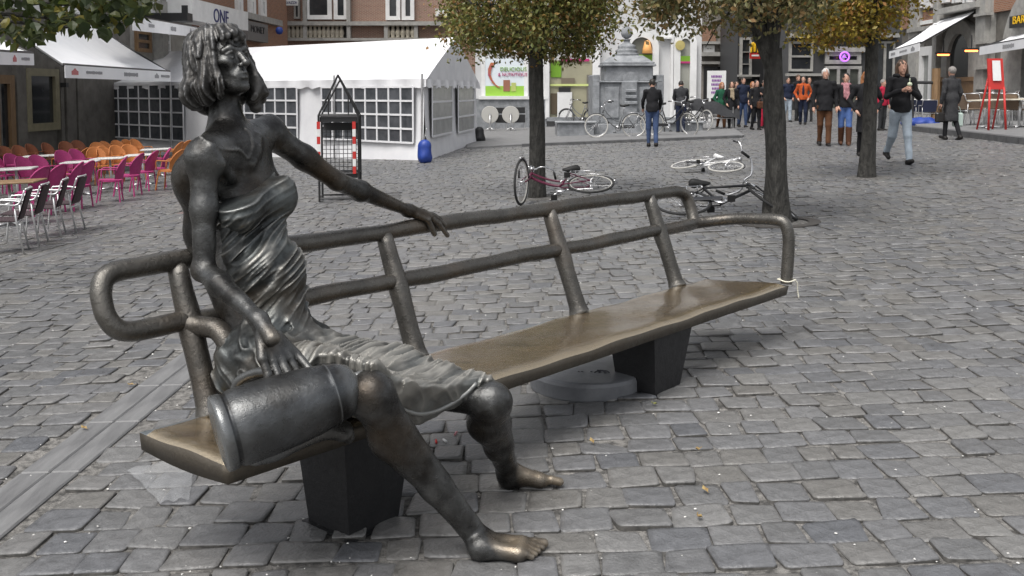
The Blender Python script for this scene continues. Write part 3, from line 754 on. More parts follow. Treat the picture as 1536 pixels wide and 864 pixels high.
def statue_hair():
    g = SDF(np.array(HC) - .22, np.array(HC) + .22, .0036)
    g.ell(H(-.020, 0, .036), HR(.100, .085, .100), HM, .02)
    rl_ = random.Random(9)
    for i in range(24):
        a = R(52 + (360 - 104) * i / 23); c, s_ = math.cos(a), math.sin(a); w_ = rl_.uniform(-.08, .08); f = .5 + .5 * abs(s_)
        def q(r, u, da): return H(-.02 + (r + .01) * math.cos(a + da), r * .92 * math.sin(a + da), u)
        fl = .036 * rl_.random(); L = rl_.uniform(-.020, .022); big = rl_.uniform(.6, 1.3)
        pts = [q(.035, .128, 0), q(.080, .100, w_ * 3.0), q(.094, .040, -w_ * 2.6 + .06 * s_), q(.098 + fl * .4, -.035, w_ * 2.6), q(.108 + fl, -.085 + L, -w_), q(.092 + fl * .6, -.122 + L, .08 * (1 if s_ > 0 else -1))]
        pts = [np.array(p) for p in spline([Vector(p) for p in pts], 3)]
        for k in range(len(pts) - 1): r0_ = (.0185 - .006 * abs(k / 15 - .6)) * big; g.cone(pts[k], pts[k + 1], r0_, r0_, .007)
    for sd, px_, py_, ds in ((1, 392, 148, .13), (1, 384, 160, .10), (1, 395, 138, .12)):       # the lock that swings clear of the far cheek
        e_ = np.array(J(px_, py_, S0 + ds)); m_ = H(-.01, sd * .088, -.02); g.cone(m_, e_, .022, .019, .012)
    # open the face and the throat
    g.ell(H(.118, 0, -.040), HR(.114, .080, .120), HM, .010, 's')
    g.ell(H(.040, 0, -.115), HR(.12, .060, .075), HM, .010, 's')
    # tousled fringe: short curved locks lying over the forehead
    for i in range(19):
        a = -1.25 + 2.5 * i / 18; c, s_ = math.cos(a), math.sin(a); sw = rl_.uniform(-.016, .016)
        p0 = H(-.02 + .03 * rl_.random(), .02 * s_, .124); p1 = H(-.015 + .080 * c, .070 * s_ + sw * .3, .108 + .008 * rl_.random()); p2 = H(-.014 + .108 * c, .087 * s_ + sw, .086 - .030 * s_ * s_ + .007 * rl_.uniform(-1, 1)); p3 = H(-.014 + .108 * c, .092 * s_ + sw * 2.2, .078 - .050 * s_ * s_ + .012 * rl_.uniform(-1, 1))
        g.cone(p0, p1, .014, .0150, .006); g.cone(p1, p2, .0150, .0110, .003); g.cone(p2, p3, .0110, .0055, .002)
    def strands(x, y, z):
        q = np.stack([x - HC.x, y - HC.y, z - HC.z], -1) @ HM
        ang = np.arctan2(q[:, 1], q[:, 0] + .02)
        ph = ang * 26 + 2.6 * wn(x, y, z, 22) + q[:, 2] * 16
        ph2 = ang * 60 + 3.0 * wn(x, y, z, 40, 3) - q[:, 2] * 25
        return ridge(ang * 8 + 1.2 * wn(x, y, z, 16, 4) + 40, q[:, 2] * 14 + .8 * wn(x, y, z, 22, 1) + 30, 1.5) * .007 + ridge(ang * 17 + 1.0 * wn(x, y, z, 25, 2) + 60, q[:, 2] * 26 + 10, 1.5) * .003 + .003 * wn(x, y, z, 38, 2) - .003
    g.displace(strands, .03)
    return g.mesh('hair', M_hair, statue, so, relax=0)
statue_hair()
def statue_dress():
    pts = np.array([list(p) for p in (chest, pelv, kneeR, kneeL, waist)])
    lo = pts.min(0) - .24; hi = pts.max(0) + .22; lo[2] = .30
    g = SDF(lo, hi, .0038)
    cv = (shL - shR).normalized(); rot = np.array([[cv[i], Vector((0, 0, 1)).cross(cv)[i], (0, 0, 1)[i]] for i in range(3)])
    fwd = Vector((-cv.y, cv.x, 0)).normalized(); fwd = fwd if fwd.dot(-W) > 0 else -fwd
    e = .015
    g.cone(pelv, waist, .118 + e, .096 + e, .05); g.cone(waist, chest, .094 + e, .118 + e, .05)
    g.ell(chest, (.168 + .010, .115 + .010, .17), rot, .04); g.ell(waist, (.128 + e, .100 + e, .13), rot, .05); g.ell(pelv, (.195 + e, .155 + e, .135), rot, .05)
    bl, br = J(417, 296, S0 + .08), J(360, 314, S0 - .11)
    g.ell(bl, (.070, .072, .066), None, .03); g.ell(br, (.074, .076, .070), None, .03); g.cone(bl, br, .052, .056, .03)
    g.cone(bl, J(427, 278, S0 + .09), .045, .030, .03); g.cone(br, J(354, 298, S0 - .11), .05, .040, .03)
    # thighs and the cloth slung between them
    g.cone(hipR, seg(hipR, kneeR, .5), .104 + e, .092 + e, .05); g.cone(seg(hipR, kneeR, .5), kneeR, .092 + e, .072 + e, .05)
    g.cone(hipL, seg(hipL, kneeL, .5), .102 + e, .090 + e, .05); g.cone(seg(hipL, kneeL, .5), kneeL, .086 + e, .056 + e, .05)
    kk = J(628, 570, S0 + .17)
    for a in (.25, .5, .75):
        q0 = hipR.lerp(hipL, a); q1 = kneeR.lerp(kneeL, a); q1 = q1 + Vector((0, 0, -.035 * math.sin(a * 3.14)))
        g.cone(q0 + Vector((0, 0, .02)), q1, .095, .066, .06)
    # hem plane
    h1 = J(552, 560, S0 - .09); h2 = J(634, 632, S0 + .17); h3 = J(733, 560, S0 + .43)
    n = (h2 - h1).cross(h3 - h1).normalized(); n = n if n.dot(-W) > 0 else -n
    g.plane_cut(h2 + n * .0, n, .012)
    # the cloth hangs in a swag between the knees: cut away what is under the curve of the hem
    _t = ((kneeR + kneeL) / 2 - (hipR + hipL) / 2).normalized(); _k = (kneeL - kneeR).normalized(); X = (g.lo[0] + g.vox * np.arange(g.n[0]))[:, None, None]; Y = (g.lo[1] + g.vox * np.arange(g.n[1]))[None, :, None]; Z = (g.lo[2] + g.vox * np.arange(g.n[2]))[None, None, :]
    al_ = (X - pelv.x) * _t.x + (Y - pelv.y) * _t.y + (Z - pelv.z) * _t.z; ac_ = (X - pelv.x) * _k.x + (Y - pelv.y) * _k.y + (Z - pelv.z) * _k.z
    a0_ = (kneeR - pelv).dot(_k); a1_ = (kneeL - pelv).dot(_k); v_ = np.clip((ac_ - a0_) / (a1_ - a0_), -.1, 1.1); zt_ = (kneeR.z + .035) * (1 - v_) + (kneeL.z + .015) * v_; zc_ = (zt_ - .395) * np.abs(2 * v_ - 1) ** 2.2 + .395
    dcut = (zc_ - Z) * .8 - np.clip(.36 - al_, 0, 1) * 1.3
    h_ = np.maximum(.012 - np.abs(g.a - dcut), 0) / .012; g.a = (np.maximum(g.a, dcut) + h_ * h_ * .003).astype(np.float32)
    # upper edge plane through the bust line (only up there)
    u1 = J(345, 300, S0 - .11); u2 = J(436, 264, S0 + .09); nn = (u2 - u1).cross(W).normalized(); nn = nn if nn.z > 0 else -nn
    nn = (nn + Vector((0, 0, 0))).normalized()
    g.plane_cut(u1, nn, .006)
    th = ((kneeR + kneeL) / 2 - (hipR + hipL) / 2); th.normalize()
    pc = np.array(pelv); tl_ = np.array(th); kd = np.array((kneeL - kneeR).normalized())
    wz = waist.z
    def folds(x, y, z):
        rx, ry, rz = x - pc[0], y - pc[1], z - pc[2]
        along = rx * tl_[0] + ry * tl_[1] + rz * tl_[2]
        across = rx * kd[0] + ry * kd[1] + rz * kd[2]
        w1 = wn(x, y, z, 11); w2 = wn(x, y, z, 26, 3); w3 = wn(x, y, z, 7, 5)
        # lap: folds hang across from the far thigh down towards the hem
        hem = -((x - h2.x) * n.x + (y - h2.y) * n.y + (z - h2.z) * n.z)
        u_ = along * 54 + across * 5 + .55 * w1 + .25 * w2; v_ = (across - rz) * 7 + .4 * w3
        lap = ridge(u_, v_ + 9, 2.0) * .016 + ridge(u_ * 1.8 + 31, v_ * 1.5 + 3, 1.8) * .0075
        lap = lap * np.clip(.55 + hem / .10, .5, 1) + ridge(hem * 75 + .5 * w1 + 60, v_ * .5, 2.0) * .008 * np.clip(1.1 - hem / .09, 0, 1) + .003 * w2 + .002 * wn(x, y, z, 60, 1)
        # bodice: slanting pulled cloth
        q_ = across * .8 + along * .6; ub = ((z - wz) * .80 - q_ * .62) * 38 + .7 * w1 + .35 * w2; vb = ((z - wz) * .62 + q_ * .80) * 6 + .5 * w3
        bod = ridge(ub + 80, vb + 40, 2.0) * .0115 + ridge(ub * 2.0 + 11, vb * 1.6 + 7, 1.8) * .0075 + .004 * w2 + .002 * wn(x, y, z, 70, 5)
        # rumpled belt of cloth at the hips
        rum = .008 * w2 + ridge((along + rz) * 28 + w1, across * 16 + w2 + 20, 1.6) * .014 + .005 * wn(x, y, z, 85, 4)
        b_ = np.clip((z - (pc[2] + .10)) / .10, 0, 1); l_ = np.clip((along - .13) / .10, 0, 1) * (1 - b_)
        r_ = np.clip(1 - b_ - l_, 0, 1)
        top = np.clip((z - (chest.z - .10)) / .06, 0, 1); ed = -((x - u1.x) * nn.x + (y - u1.y) * nn.y + (z - u1.z) * nn.z); band = (1 - np.abs(np.sin(ed * 120 + .8 * w1))) * .006 * np.clip(1 - ed / .075, 0, 1)
        return bod * b_ * (1 - .85 * top) + band * b_ + lap * l_ + rum * r_ - .004
    vals = {}
    def rec(x, y, z): return folds(x, y, z)
    g.displace(rec, .05)
    def pol(v):
        f = folds(v[:, 0], v[:, 1], v[:, 2]); al_v = (v - pc) @ tl_; lw = np.clip((al_v - .10) / .12, 0, 1); b_ = np.clip((v[:, 2] - (pc[2] + .10)) / .10, 0, 1)
        w_ = lw * (1 - b_) * (.20 + .75 * np.clip((f - .001) / .012, 0, 1)) + b_ * .55 * np.clip((f - .004) / .012, 0, 1) * np.clip((chest.z - .06 - v[:, 2]) / .1 + .3, .15, 1)
        return np.clip(w_, 0, .9)
    o = g.mesh('dress', M_dress, statue, so, relax=2, attr=pol)
    hp = [surf(g, x, y) for x, y in ((560, 566), (572, 588), (586, 602), (604, 614), (628, 621), (652, 617), (676, 606), (698, 591), (714, 575))]
    hp = [q - Vector(so) for q in hp if q is not None and (q - h2).length < .4]
    if len(hp) > 4: b = MB(); b.tube(spline(hp, 4), .0075, 8); b.build('hem', M_dress, o, True)
    # rolled hem and neckline seams
    b = MB(); 
    pts = [h1, J(572, 592, S0 - .02), J(598, 618, S0 + .06), J(632, 632, S0 + .17), J(664, 626, S0 + .27), J(700, 603, S0 + .36), J(726, 572, S0 + .43)]
    return o
statue_dress()
def jug():
    b = MB(); A = pz(326, 652, SEAT_Z + .112); A = J(326, 652, ST(A)[0]); Bp = pd(512, 586, A.y + .16)
    ax = (Bp - A); L = ax.length; axn = ax.normalized()
    j = empty('jug', A, 0, 'round bronze jug lying on the bench end beside the seated woman', 'jug'); ao = Vector(A)
    prof = [(.0, 0), (.098, 0), (.108, .004), (.110, .012), (.108, .030), (.103, .035), (.103, .040), (.107, .046), (.110, .06), (.110, .10), (.109, .16), (.105, .22), (.099, .28), (.092, L - .045), (.089, L - .035), (.091, L - .030), (.087, L - .026), (.084, L - .01), (.080, L + .01), (.068, L + .034), (.040, L + .050), (0, L + .055)]
    b.lathe(prof, 48, (0, 0, 0), axn, caps=False); b.build('vessel', M_jug, j, True)
    k = MB(); c = axn * (L + .055) + Vector((0, 0, .02)); k.lathe([(0, -.03), (.018, -.025), (.020, -.005), (.020, .012), (.014, .024), (0, .028)], 16, c, axn, caps=False); k.build('knob', M_jug, j, True)
    up = Vector((0, 0, 1)); up = (up - axn * up.dot(axn)).normalized()
    k = MB(); sd = axn.cross(up)
    hp = [J(354, 604, .16), J(353, 582, .17), J(364, 567, .18), J(390, 558, .20), J(425, 560, .21), J(458, 570, .23), J(480, 584, .24)]; hp = [q - ao for q in hp]
    k.tube(spline(hp, 5), .015, 12); k.build('handle', M_jug, j, True)
    # spout lip that curls over the seat edge
    k = MB(); pts = [P(.06, .0, SEAT_Z + .01), P(.12, -.035, SEAT_Z + .012), P(.20, -.06, SEAT_Z + .035), P(.28, -.075, SEAT_Z + .045), P(.345, -.08, SEAT_Z + .025), P(.38, -.08, SEAT_Z - .012)]
    k.tube([p - ao for p in spline(pts, 5)], [.03, .034, .036] + [.034] * 19 + [.028, .024, .02, .016], 14); k.build('spout', M_jug, j, True)
jug()
# ------------------------------------------------------------------ buildings and the tent
M_white = mat('white_paint', (.78, .78, .77), .6, c2=(.66, .66, .65), scale=2, bump=.1, bscale=30)
M_canvas = mat('white_canvas', (.74, .74, .75), .7, c2=(.66, .66, .68), scale=1.6, bump=.25, bscale=7)
M_awn = mat('awning_cloth', (.82, .82, .83), .8, c2=(.74, .745, .76), scale=1.2, bump=.2, bscale=6)
M_glass = mat('dark_glass', (.018, .021, .024), .12, spec=.6, c2=(.04, .043, .046), scale=1.5)
M_glass2 = mat('shop_glass', (.05, .055, .05), .1, spec=.6, c2=(.13, .135, .115), scale=.7)
M_film = mat('clear_window_film', (.05, .055, .062), .22, c2=(.10, .105, .115), scale=3, bump=.5, bscale=6)
M_film2 = mat('grey_window_film', (.17, .18, .175), .25, c2=(.26, .265, .26), scale=3, bump=.6, bscale=7)
M_stoneD = mat('dark_facade_stone', (.115, .107, .094), .8, c2=(.18, .168, .15), scale=3, bump=.4, bscale=25)
M_stoneG = mat('grey_stone', (.27, .265, .25), .8, c2=(.38, .37, .345), scale=4, bump=.4, bscale=25)
M_blue = mat('blue_limestone', (.17, .178, .19), .8, c2=(.30, .31, .325), c3=(.23, .24, .25), scale=5, bump=.5, bscale=22)
M_olive = mat('olive_frame', (.26, .235, .15), .6, c2=(.20, .18, .115), scale=6)
M_wood = mat('worn_wood', (.25, .155, .075), .6, c2=(.17, .10, .05), scale=4, stretch=(8, 8, 1))
M_blk = mat('black_metal', (.02, .02, .021), .45)
M_steel = mat('steel_tube', (.55, .55, .55), .35, metal=.8, c2=(.42, .42, .42), scale=9)
M_red = mat('red_paint', (.50, .03, .025), .5)
M_blueP = mat('blue_plastic', (.02, .055, .30), .45, c2=(.012, .04, .22), scale=6, bump=.3, bscale=9)
M_ink = mat('grey_print', (.30, .30, .31), .8); M_inkr = mat('red_print', (.48, .16, .16), .8); M_inkb = mat('dark_blue_print', (.03, .035, .13), .7)
M_green = mat('green_paint', (.16, .33, .02), .6); M_mag = mat('magenta_paint', (.45, .03, .16), .6); M_yel = mat('yellow_paint', (.75, .45, .01), .5)
def brickmat(name, a, b, m_, sc_):
    m = bpy.data.materials.new(name); m.use_nodes = True; t = m.node_tree; p = t.nodes['Principled BSDF']; MATS[name] = m
    tc = t.nodes.new('ShaderNodeTexCoord'); mp = t.nodes.new('ShaderNodeMapping'); mp.inputs['Rotation'].default_value = (R(-90), 0, 0)
    sx = t.nodes.new('ShaderNodeSeparateXYZ'); cx = t.nodes.new('ShaderNodeCombineXYZ'); ad = t.nodes.new('ShaderNodeMath'); ad.operation = 'ADD'
    t.links.new(tc.outputs['Object'], sx.inputs[0]); t.links.new(sx.outputs[0], ad.inputs[0]); t.links.new(sx.outputs[1], ad.inputs[1])
    t.links.new(ad.outputs[0], cx.inputs[0]); t.links.new(sx.outputs[2], cx.inputs[1])
    bk = t.nodes.new('ShaderNodeTexBrick'); bk.inputs['Scale'].default_value = sc_; bk.inputs['Color1'].default_value = (*a, 1); bk.inputs['Color2'].default_value = (*b, 1); bk.inputs['Mortar'].default_value = (*m_, 1)
    bk.inputs['Mortar Size'].default_value = .03; bk.inputs['Brick Width'].default_value = .6; bk.inputs['Row Height'].default_value = .2
    t.links.new(cx.outputs[0], bk.inputs['Vector'])
    n = t.nodes.new('ShaderNodeTexNoise'); n.inputs['Scale'].default_value = .8; n.inputs['Detail'].default_value = 6
    mr = t.nodes.new('ShaderNodeMapRange'); mr.inputs['To Min'].default_value = .7; mr.inputs['To Max'].default_value = 1.25; t.links.new(n.outputs['Fac'], mr.inputs['Value'])
    mx = t.nodes.new('ShaderNodeMix'); mx.data_type = 'RGBA'; mx.blend_type = 'MULTIPLY'; mx.inputs[0].default_value = 1; t.links.new(bk.outputs[0], mx.inputs[6]); t.links.new(mr.outputs[0], mx.inputs[7])
    t.links.new(mx.outputs[2], p.inputs['Base Color']); p.inputs['Roughness'].default_value = .85
    bp = t.nodes.new('ShaderNodeBump'); bp.inputs['Strength'].default_value = .5; bp.inputs['Distance'].default_value = .01; t.links.new(bk.outputs['Fac'], bp.inputs['Height']); bp.invert = True; t.links.new(bp.outputs[0], p.inputs['Normal'])
    return m
M_brick = brickmat('pale_red_brick', (.30, .155, .105), (.235, .115, .08), (.36, .32, .27), 3.3)
M_brick2 = brickmat('orange_brick', (.33, .14, .07), (.24, .10, .055), (.30, .25, .20), 3.4)
class Face:
    """a vertical facade plane; boxes are given by pixel rectangles projected onto it"""
    def __init__(s, p0, d):
        s.p0 = Vector(p0); s.d = Vector((d[0], d[1], 0)).normalized(); s.n = Vector((s.d.y, -s.d.x, 0))
        if s.n.dot(Vector((0, 0, 0)) - s.p0) < 0: s.n = -s.n
    def at(s, px, py, out=0.0): return pp(px, py, s.p0 + s.n * out, s.n)
    def rect(s, mb, x0, y0, x1, y1, o0, o1):    # box between planes o0..o1 (metres out of the facade)
        a = s.at(x0, (y0 + y1) / 2, o1); b_ = s.at(x1, (y0 + y1) / 2, o1)
        zt = s.at((x0 + x1) / 2, y0, o1).z; zb = s.at((x0 + x1) / 2, y1, o1).z
        s.bar(mb, a, b_, zb, zt, o1 - o0)
    def bar(s, mb, a, b_, zb, zt, th):          # a,b on the outer plane; goes inward by th
        k = -s.n * th
        P4 = [Vector((a.x, a.y, zb)), Vector((b_.x, b_.y, zb)), Vector((b_.x, b_.y, zt)), Vector((a.x, a.y, zt))]
        mb.prism(P4, k)
    def window(s, root, x0, y0, x1, y1, cols, rows, mf, mg, out=.06, fr=.07, mun=.04, name='window'):
        a = s.at(x0, (y0 + y1) / 2, out); b_ = s.at(x1, (y0 + y1) / 2, out); zt = s.at((x0 + x1) / 2, y0, out).z; zb = s.at((x0 + x1) / 2, y1, out).z
        L = (b_ - a); L.z = 0; W_ = L.length; e = L.normalized(); f = MB()
        q = lambda u: a + e * u
        s.bar(f, q(0), q(fr), zb, zt, out + .02); s.bar(f, q(W_ - fr), q(W_), zb, zt, out + .02)
        s.bar(f, q(fr), q(W_ - fr), zt - fr, zt, out + .02); s.bar(f, q(fr), q(W_ - fr), zb, zb + fr, out + .02)
        for i in range(1, cols):
            u = fr + (W_ - 2 * fr) * i / cols; s.bar(f, q(u - mun / 2) - s.n * .006, q(u + mun / 2) - s.n * .006, zb + fr, zt - fr, out * .5)
        for j in range(1, rows):
            z = zb + fr + (zt - zb - 2 * fr) * j / rows; s.bar(f, q(fr) - s.n * .01, q(W_ - fr) - s.n * .01, z - mun / 2, z + mun / 2, out * .5)
        fo = f.build(name, mf, root, origin=None)
        g = MB(); s.bar(g, q(fr * .5) - s.n * (out * .6), q(W_ - fr * .5) - s.n * (out * .6), zb + fr * .5, zt - fr * .5, .02); g.build('pane', mg, fo)
        return fo
def text(s, body, size, m, loc, xdir, parent, ext=.01, name='lettering', squash=1.0):
    c = bpy.data.curves.new(name, 'FONT'); c.body = body; c.size = size; c.extrude = ext; c.align_x = 'CENTER'; c.align_y = 'CENTER'; c.materials.append(m)
    to = bpy.data.objects.new(name, c); me = bpy.data.meshes.new_from_object(to); o = bpy.data.objects.new(name, me); link(o, parent); bpy.data.objects.remove(to)
    x = Vector(xdir).normalized(); z = Vector((0, 0, 1)); n = x.cross(z)
    o.matrix_world = Matrix(((x.x * squash, z.x, n.x, loc[0]), (x.y * squash, z.y, n.y, loc[1]), (x.z * squash, z.z, n.z, loc[2]), (0, 0, 0, 1)))
    return o
def wall(F, root, x0, x1, ztop, m, name='wall', out=0.0, depth=5.0, zbot=-1.6):
    b = MB(); a = F.at(x0, 100, out); c = F.at(x1, 100, out); F.bar(b, a, c, zbot, ztop, depth); return b.build(name, m, root)
# ---- left row
FLf = Face((-14.2, 0, 0), (.055, 1)); FLf.n = Vector((1, -.055, 0)).normalized()
cafe = empty('cafe_building', (0, 0, 0), 0, 'dark stone cafe front with olive framed window behind the pink chairs', 'building')
wall(FLf, cafe, -420, 196, 13, M_stoneD)
b = MB()
for (x0, y0, x1, y1) in ((-10, 100, 3, 240), (27, 96, 41, 240), (92, 100, 97, 240), (101, 108, 115, 240), (118, 112, 127, 240)): FLf.rect(b, x0, y0, x1, y1, -.1, .13)
b.build('pilaster', M_stoneD, cafe)
FLf.window(cafe, 42, 103, 90, 196, 1, 1, M_olive, M_glass, .16, .2)
FLf.window(cafe, -30, 112, 24, 236, 2, 1, M_wood, M_glass, .14, .22, .2, 'door')
FLf.window(cafe, 25, -6, 62, 16, 3, 2, M_white, M_glass, .12, .15, .1); FLf.window(cafe, 92, -4, 128, 20, 3, 2, M_white, M_glass, .12, .15, .1)
b = MB(); FLf.rect(b, 99, 124, 103, 131, .14, .3); b.build('wall_lamp', M_blk, cafe)
tav = empty('tavern_building', (0, 0, 0), 0, 'pale rendered house with brown shutters behind the second white awning', 'building')
wall(FLf, tav, 196.4, 289, 13, mat('grey_render', (.34, .33, .30), .85, c2=(.24, .23, .21), scale=2, bump=.2))
FLf.window(tav, 214, -18, 240, 22, 2, 2, M_white, mat('curtained_glass', (.55, .52, .42), .5), .12, .16, .12); FLf.window(tav, 262, -20, 280, 22, 2, 2, M_wood, M_glass, .12, .14, .1)
FLf.window(tav, 206, 46, 228, 78, 1, 2, M_wood, M_glass, .1, .12, .1); FLf.window(tav, 240, 48, 256, 78, 2, 2, M_white, M_glass, .1, .1, .1)
b = MB(); FLf.rect(b, 244, 2, 252, 90, 0, .35); b.build('pilaster', M_stoneG, tav)
one = empty('brick_house', (0, 0, 0), 0, 'orange brick house with tall white window bars and a white sign board', 'building')
wall(FLf, one, 289.4, 432, 13, M_brick2)
for x in (357, 376, 392): 
    FLf.window(one, x, -30, x + 8, 30, 1, 2, M_white, M_glass, .15, .3, .15)
b = MB(); FLf.rect(b, 368, 24, 424, 33, 0, .28); b.build('cornice', M_stoneG, one)
b = MB(); FLf.rect(b, 281, 20, 289, 32, .0, 1.5); FLf.rect(b, 281, 8, 282, 20, 1.3, 1.5); b.build('balcony', M_blk, one)
sg = empty('shop_sign', FLf.at(330, 28, 1.2), 0, 'long white sign board with thin dark letters above the statue head', 'sign')
so_ = sg.location; b = MB(); FLf.rect(b, 288, 8, 372, 38, .3, 1.2); b.v = [tuple(Vector(q) - so_) for q in b.v]; b.build('board', M_white, sg)
q = FLf.at(332, 26, 1.215) - so_; text(None, 'ONE', .72, M_inkb, q, FLf.d, sg, squash=1.1)
sg = empty('market_sign', FLf.at(389, 48, .3), 0, 'small dark sign with black capitals right of the statue head', 'sign')
so_ = sg.location; b = MB(); FLf.rect(b, 372, 34, 402, 62, .1, .4); b.v = [tuple(Vector(q) - so_) for q in b.v]; b.build('board', mat('sign_grey', (.16, .155, .15), .7), sg)
q = FLf.at(387, 45, .415) - so_; text(None, 'MONET', .42, M_blk, q, FLf.d, sg, squash=1.4)
bb_ = MB(); q = FLf.at(419, 46, 1.0); bb_.lathe([(.0, -.18), (.13, -.14), (.18, 0), (.13, .14), (0, .18)], 12, (0, 0, 0), caps=False); bb_.build('ball', M_blueP, None, True, 'small blue round light hanging from the brick house corner', 'light', origin=None).location = q
# ---- building across the back with balusters
FB = Face((0, 52, 0), (1, 0))
bk = empty('bay_building', (0, 0, 0), 0, 'patterned brick house with stone balustrade and bay windows behind the tent', 'building')
wall(FB, bk, 421, 716, 14, M_brick)
b = MB()
FB.rect(b, 424, 32, 664, 38, -.1, .45); FB.rect(b, 424, 57, 668, 61, -.1, .4); FB.rect(b, 420, -30, 428, 60, -.1, .3)
for x in (454, 519.5, 576, 621): FB.rect(b, x, -30 if x < 540 else 36, x + 5.5, 60, -.1, .38)
b.build('stone_band', M_stoneG, bk)
def baluster(x):
    c = FB.at(x, 47, .2); c.z = 0; z0 = FB.at(x, 57, .2).z; z1 = FB.at(x, 38, .2).z; h = z1 - z0
    b.lathe([(.13, z0), (.13, z0 + .06 * h), (.09, z0 + .12 * h), (.15, z0 + .35 * h), (.14, z0 + .5 * h), (.07, z0 + .8 * h), (.08, z0 + .88 * h), (.13, z0 + .93 * h), (.13, z1)], 8, (c.x, c.y, 0))
bd = MB(); FB.rect(bd, 425, 38, 520, 57, -.3, .02); FB.rect(bd, 577, 38, 622, 57, -.3, .02); bd.build('balustrade_recess', mat('dark_stone', (.05, .045, .04), .9), bk)  # flat dark panels behind the balusters
for x in [433 + 6.6 * i for i in range(13)] + [582 + 7.4 * i for i in range(6)]:
    b = MB(); baluster(x); b.build('baluster', mat('baluster_stone', (.36, .33, .26), .8, c2=(.28, .255, .21), scale=4), bk, True)
FB.window(bk, 457, -60, 497, 29, 1, 1, M_white, M_glass, .2, .22); FB.window(bk, 500, -60, 521, 29, 1, 1, M_white, M_glass, .2, .2)
FB.window(bk, 578, -60, 600, 30, 1, 1, M_white, M_glass, .2, .2); FB.window(bk, 602, -60, 621, 30, 1, 1, M_white, M_glass, .2, .2)
FB.window(bk, 440, -60, 449, 28, 1, 1, M_stoneG, M_glass, .2, .1)
b = MB(); FB.rect(b, 653, 13, 672, 24, 0, .5); b.build('ledge', M_white, bk)
sg = empty('hanging_sign', FB.at(435, 2, 1.2), 0, 'small white sign with dark blue script at the top edge', 'sign'); so_ = sg.location
b = MB(); FB.rect(b, 424, -10, 446, 8, .9, 1.1); b.v = [tuple(Vector(q) - so_) for q in b.v]; b.build('board', M_white, sg); q = FB.at(435, 4, 1.12) - so_; text(None, 'LAVAZZA', .19, M_inkb, q, (1, 0, 0), sg, squash=.85)
# ---- white shop in the middle
FS = Face((0, 39, 0), (1, 0))
shop = empty('white_shop', (0, 0, 0), 0, 'white shop building with green trimmed display windows behind the fountain', 'building')
wall(FS, shop, 713, 1052, 14, mat('shop_white', (.60, .60, .60), .7, c2=(.52, .52, .52), scale=1, bump=.1))
b = MB(); FS.rect(b, 713, 148, 820, 200, -.1, .25); b.build('plinth', M_blue, shop)
b = MB(); FS.rect(b, 718, 144, 822, 149, -.1, .32); FS.rect(b, 722, 84, 728, 144, -.1, .12); FS.rect(b, 786, 84, 792, 144, -.1, .12); FS.rect(b, 818, 60, 824, 178, -.1, .3); FS.rect(b, 1006, 45, 1010, 178, -.1, .2); FS.rect(b, 988, 56, 1008, 58, -.1, .25); FS.rect(b, 889, 60, 900, 178, -.1, .2); b.build('stone_trim', M_white, shop)
# display window with things inside
def paint(x0, y0, x1, y1, out, m, name, root=shop, F=FS, th=.03):
    b = MB(); F.rect(b, x0, y0, x1, y1, out - th, out); return b.build(name, m, root)
M_beige = mat('beige_panel', (.36, .34, .235), .6, c2=(.30, .285, .20), scale=1)
paint(825, 90, 888, 176, .02, M_beige, 'display_back'); paint(826, 92, 842, 116, .06, M_green, 'green_panel'); paint(825, 126, 888, 129, .10, mat('lime_strip', (.60, .68, .25), .6), 'lime_strip')
paint(842, 88, 884, 92, .08, M_mag, 'red_strip'); paint(836, 138, 858, 176, .14, M_white, 'counter'); paint(826, 140, 836, 171, .07, mat('dark_shelf', (.10, .075, .045), .7), 'shelf'); paint(880, 112, 889, 166, .08, mat('grey_shelf', (.16, .15, .13), .7), 'shelf')
paint(842, 117, 862, 127, .09, mat('brown_sign', (.17, .14, .10), .7), 'inner_sign'); paint(838, 131, 856, 138, .15, M_blk, 'till')
b = MB(); FS.rect(b, 820, 176, 1048, 182, -.1, .4); b.build('step', M_blue, shop)
# arched windows
def arch(F, root, xc, half, yt, yb, mg, mf, out=.1, name='arched_window', wf=.25):
    c = F.at(xc, yb, out); e = F.d; r = (F.at(xc + half, yb, out) - c).length; zt = F.at(xc, yt, out).z; zs = zt - r
    pts = []
    def outline(rr, inset=0): 
        o = [c + e * rr, ]; o[0].z = c.z + inset; L_ = [Vector((c.x, c.y, 0)) + e * rr + Vector((0, 0, c.z + inset))]
        for i in range(17):
            a = math.pi * i / 16; L_.append(Vector((c.x, c.y, zs)) + e * (rr * math.cos(a)) + Vector((0, 0, rr * math.sin(a))))
        L_.append(Vector((c.x, c.y, c.z + inset)) - e * rr); return L_
    o1, o2 = outline(r), outline(r - wf, .0); f = MB(); k = -F.n * (out + .03); n = len(o1)
    f.add(o1 + o2 + [p + k for p in o1] + [p + k for p in o2], [x for i in range(n - 1) for x in ((i, i + 1, n + i + 1, n + i), (2 * n + i, 2 * n + i + 1, i + 1, i), (n + i, n + i + 1, 3 * n + i + 1, 3 * n + i))])
    fo = f.build(name, mf, root)
    g = MB(); g.prism([p - F.n * (out * .6) for p in outline(r - wf * .6)], -F.n * .03); g.build('pane', mg, fo); return fo
arch(FS, shop, 962, 26, 46, 120, M_glass2, M_white, .2); arch(FS, shop, 1027, 17, 48, 176, mat('pale_door', (.33, .33, .29), .4, c2=(.24, .245, .215), scale=1), M_white, .2)
paint(938, 82, 986, 92, .17, M_green, 'green_panel'); paint(1014, 84, 1040, 92, .17, M_green, 'green_panel'); paint(1014, 92, 1040, 95, .175, M_mag, 'red_strip')
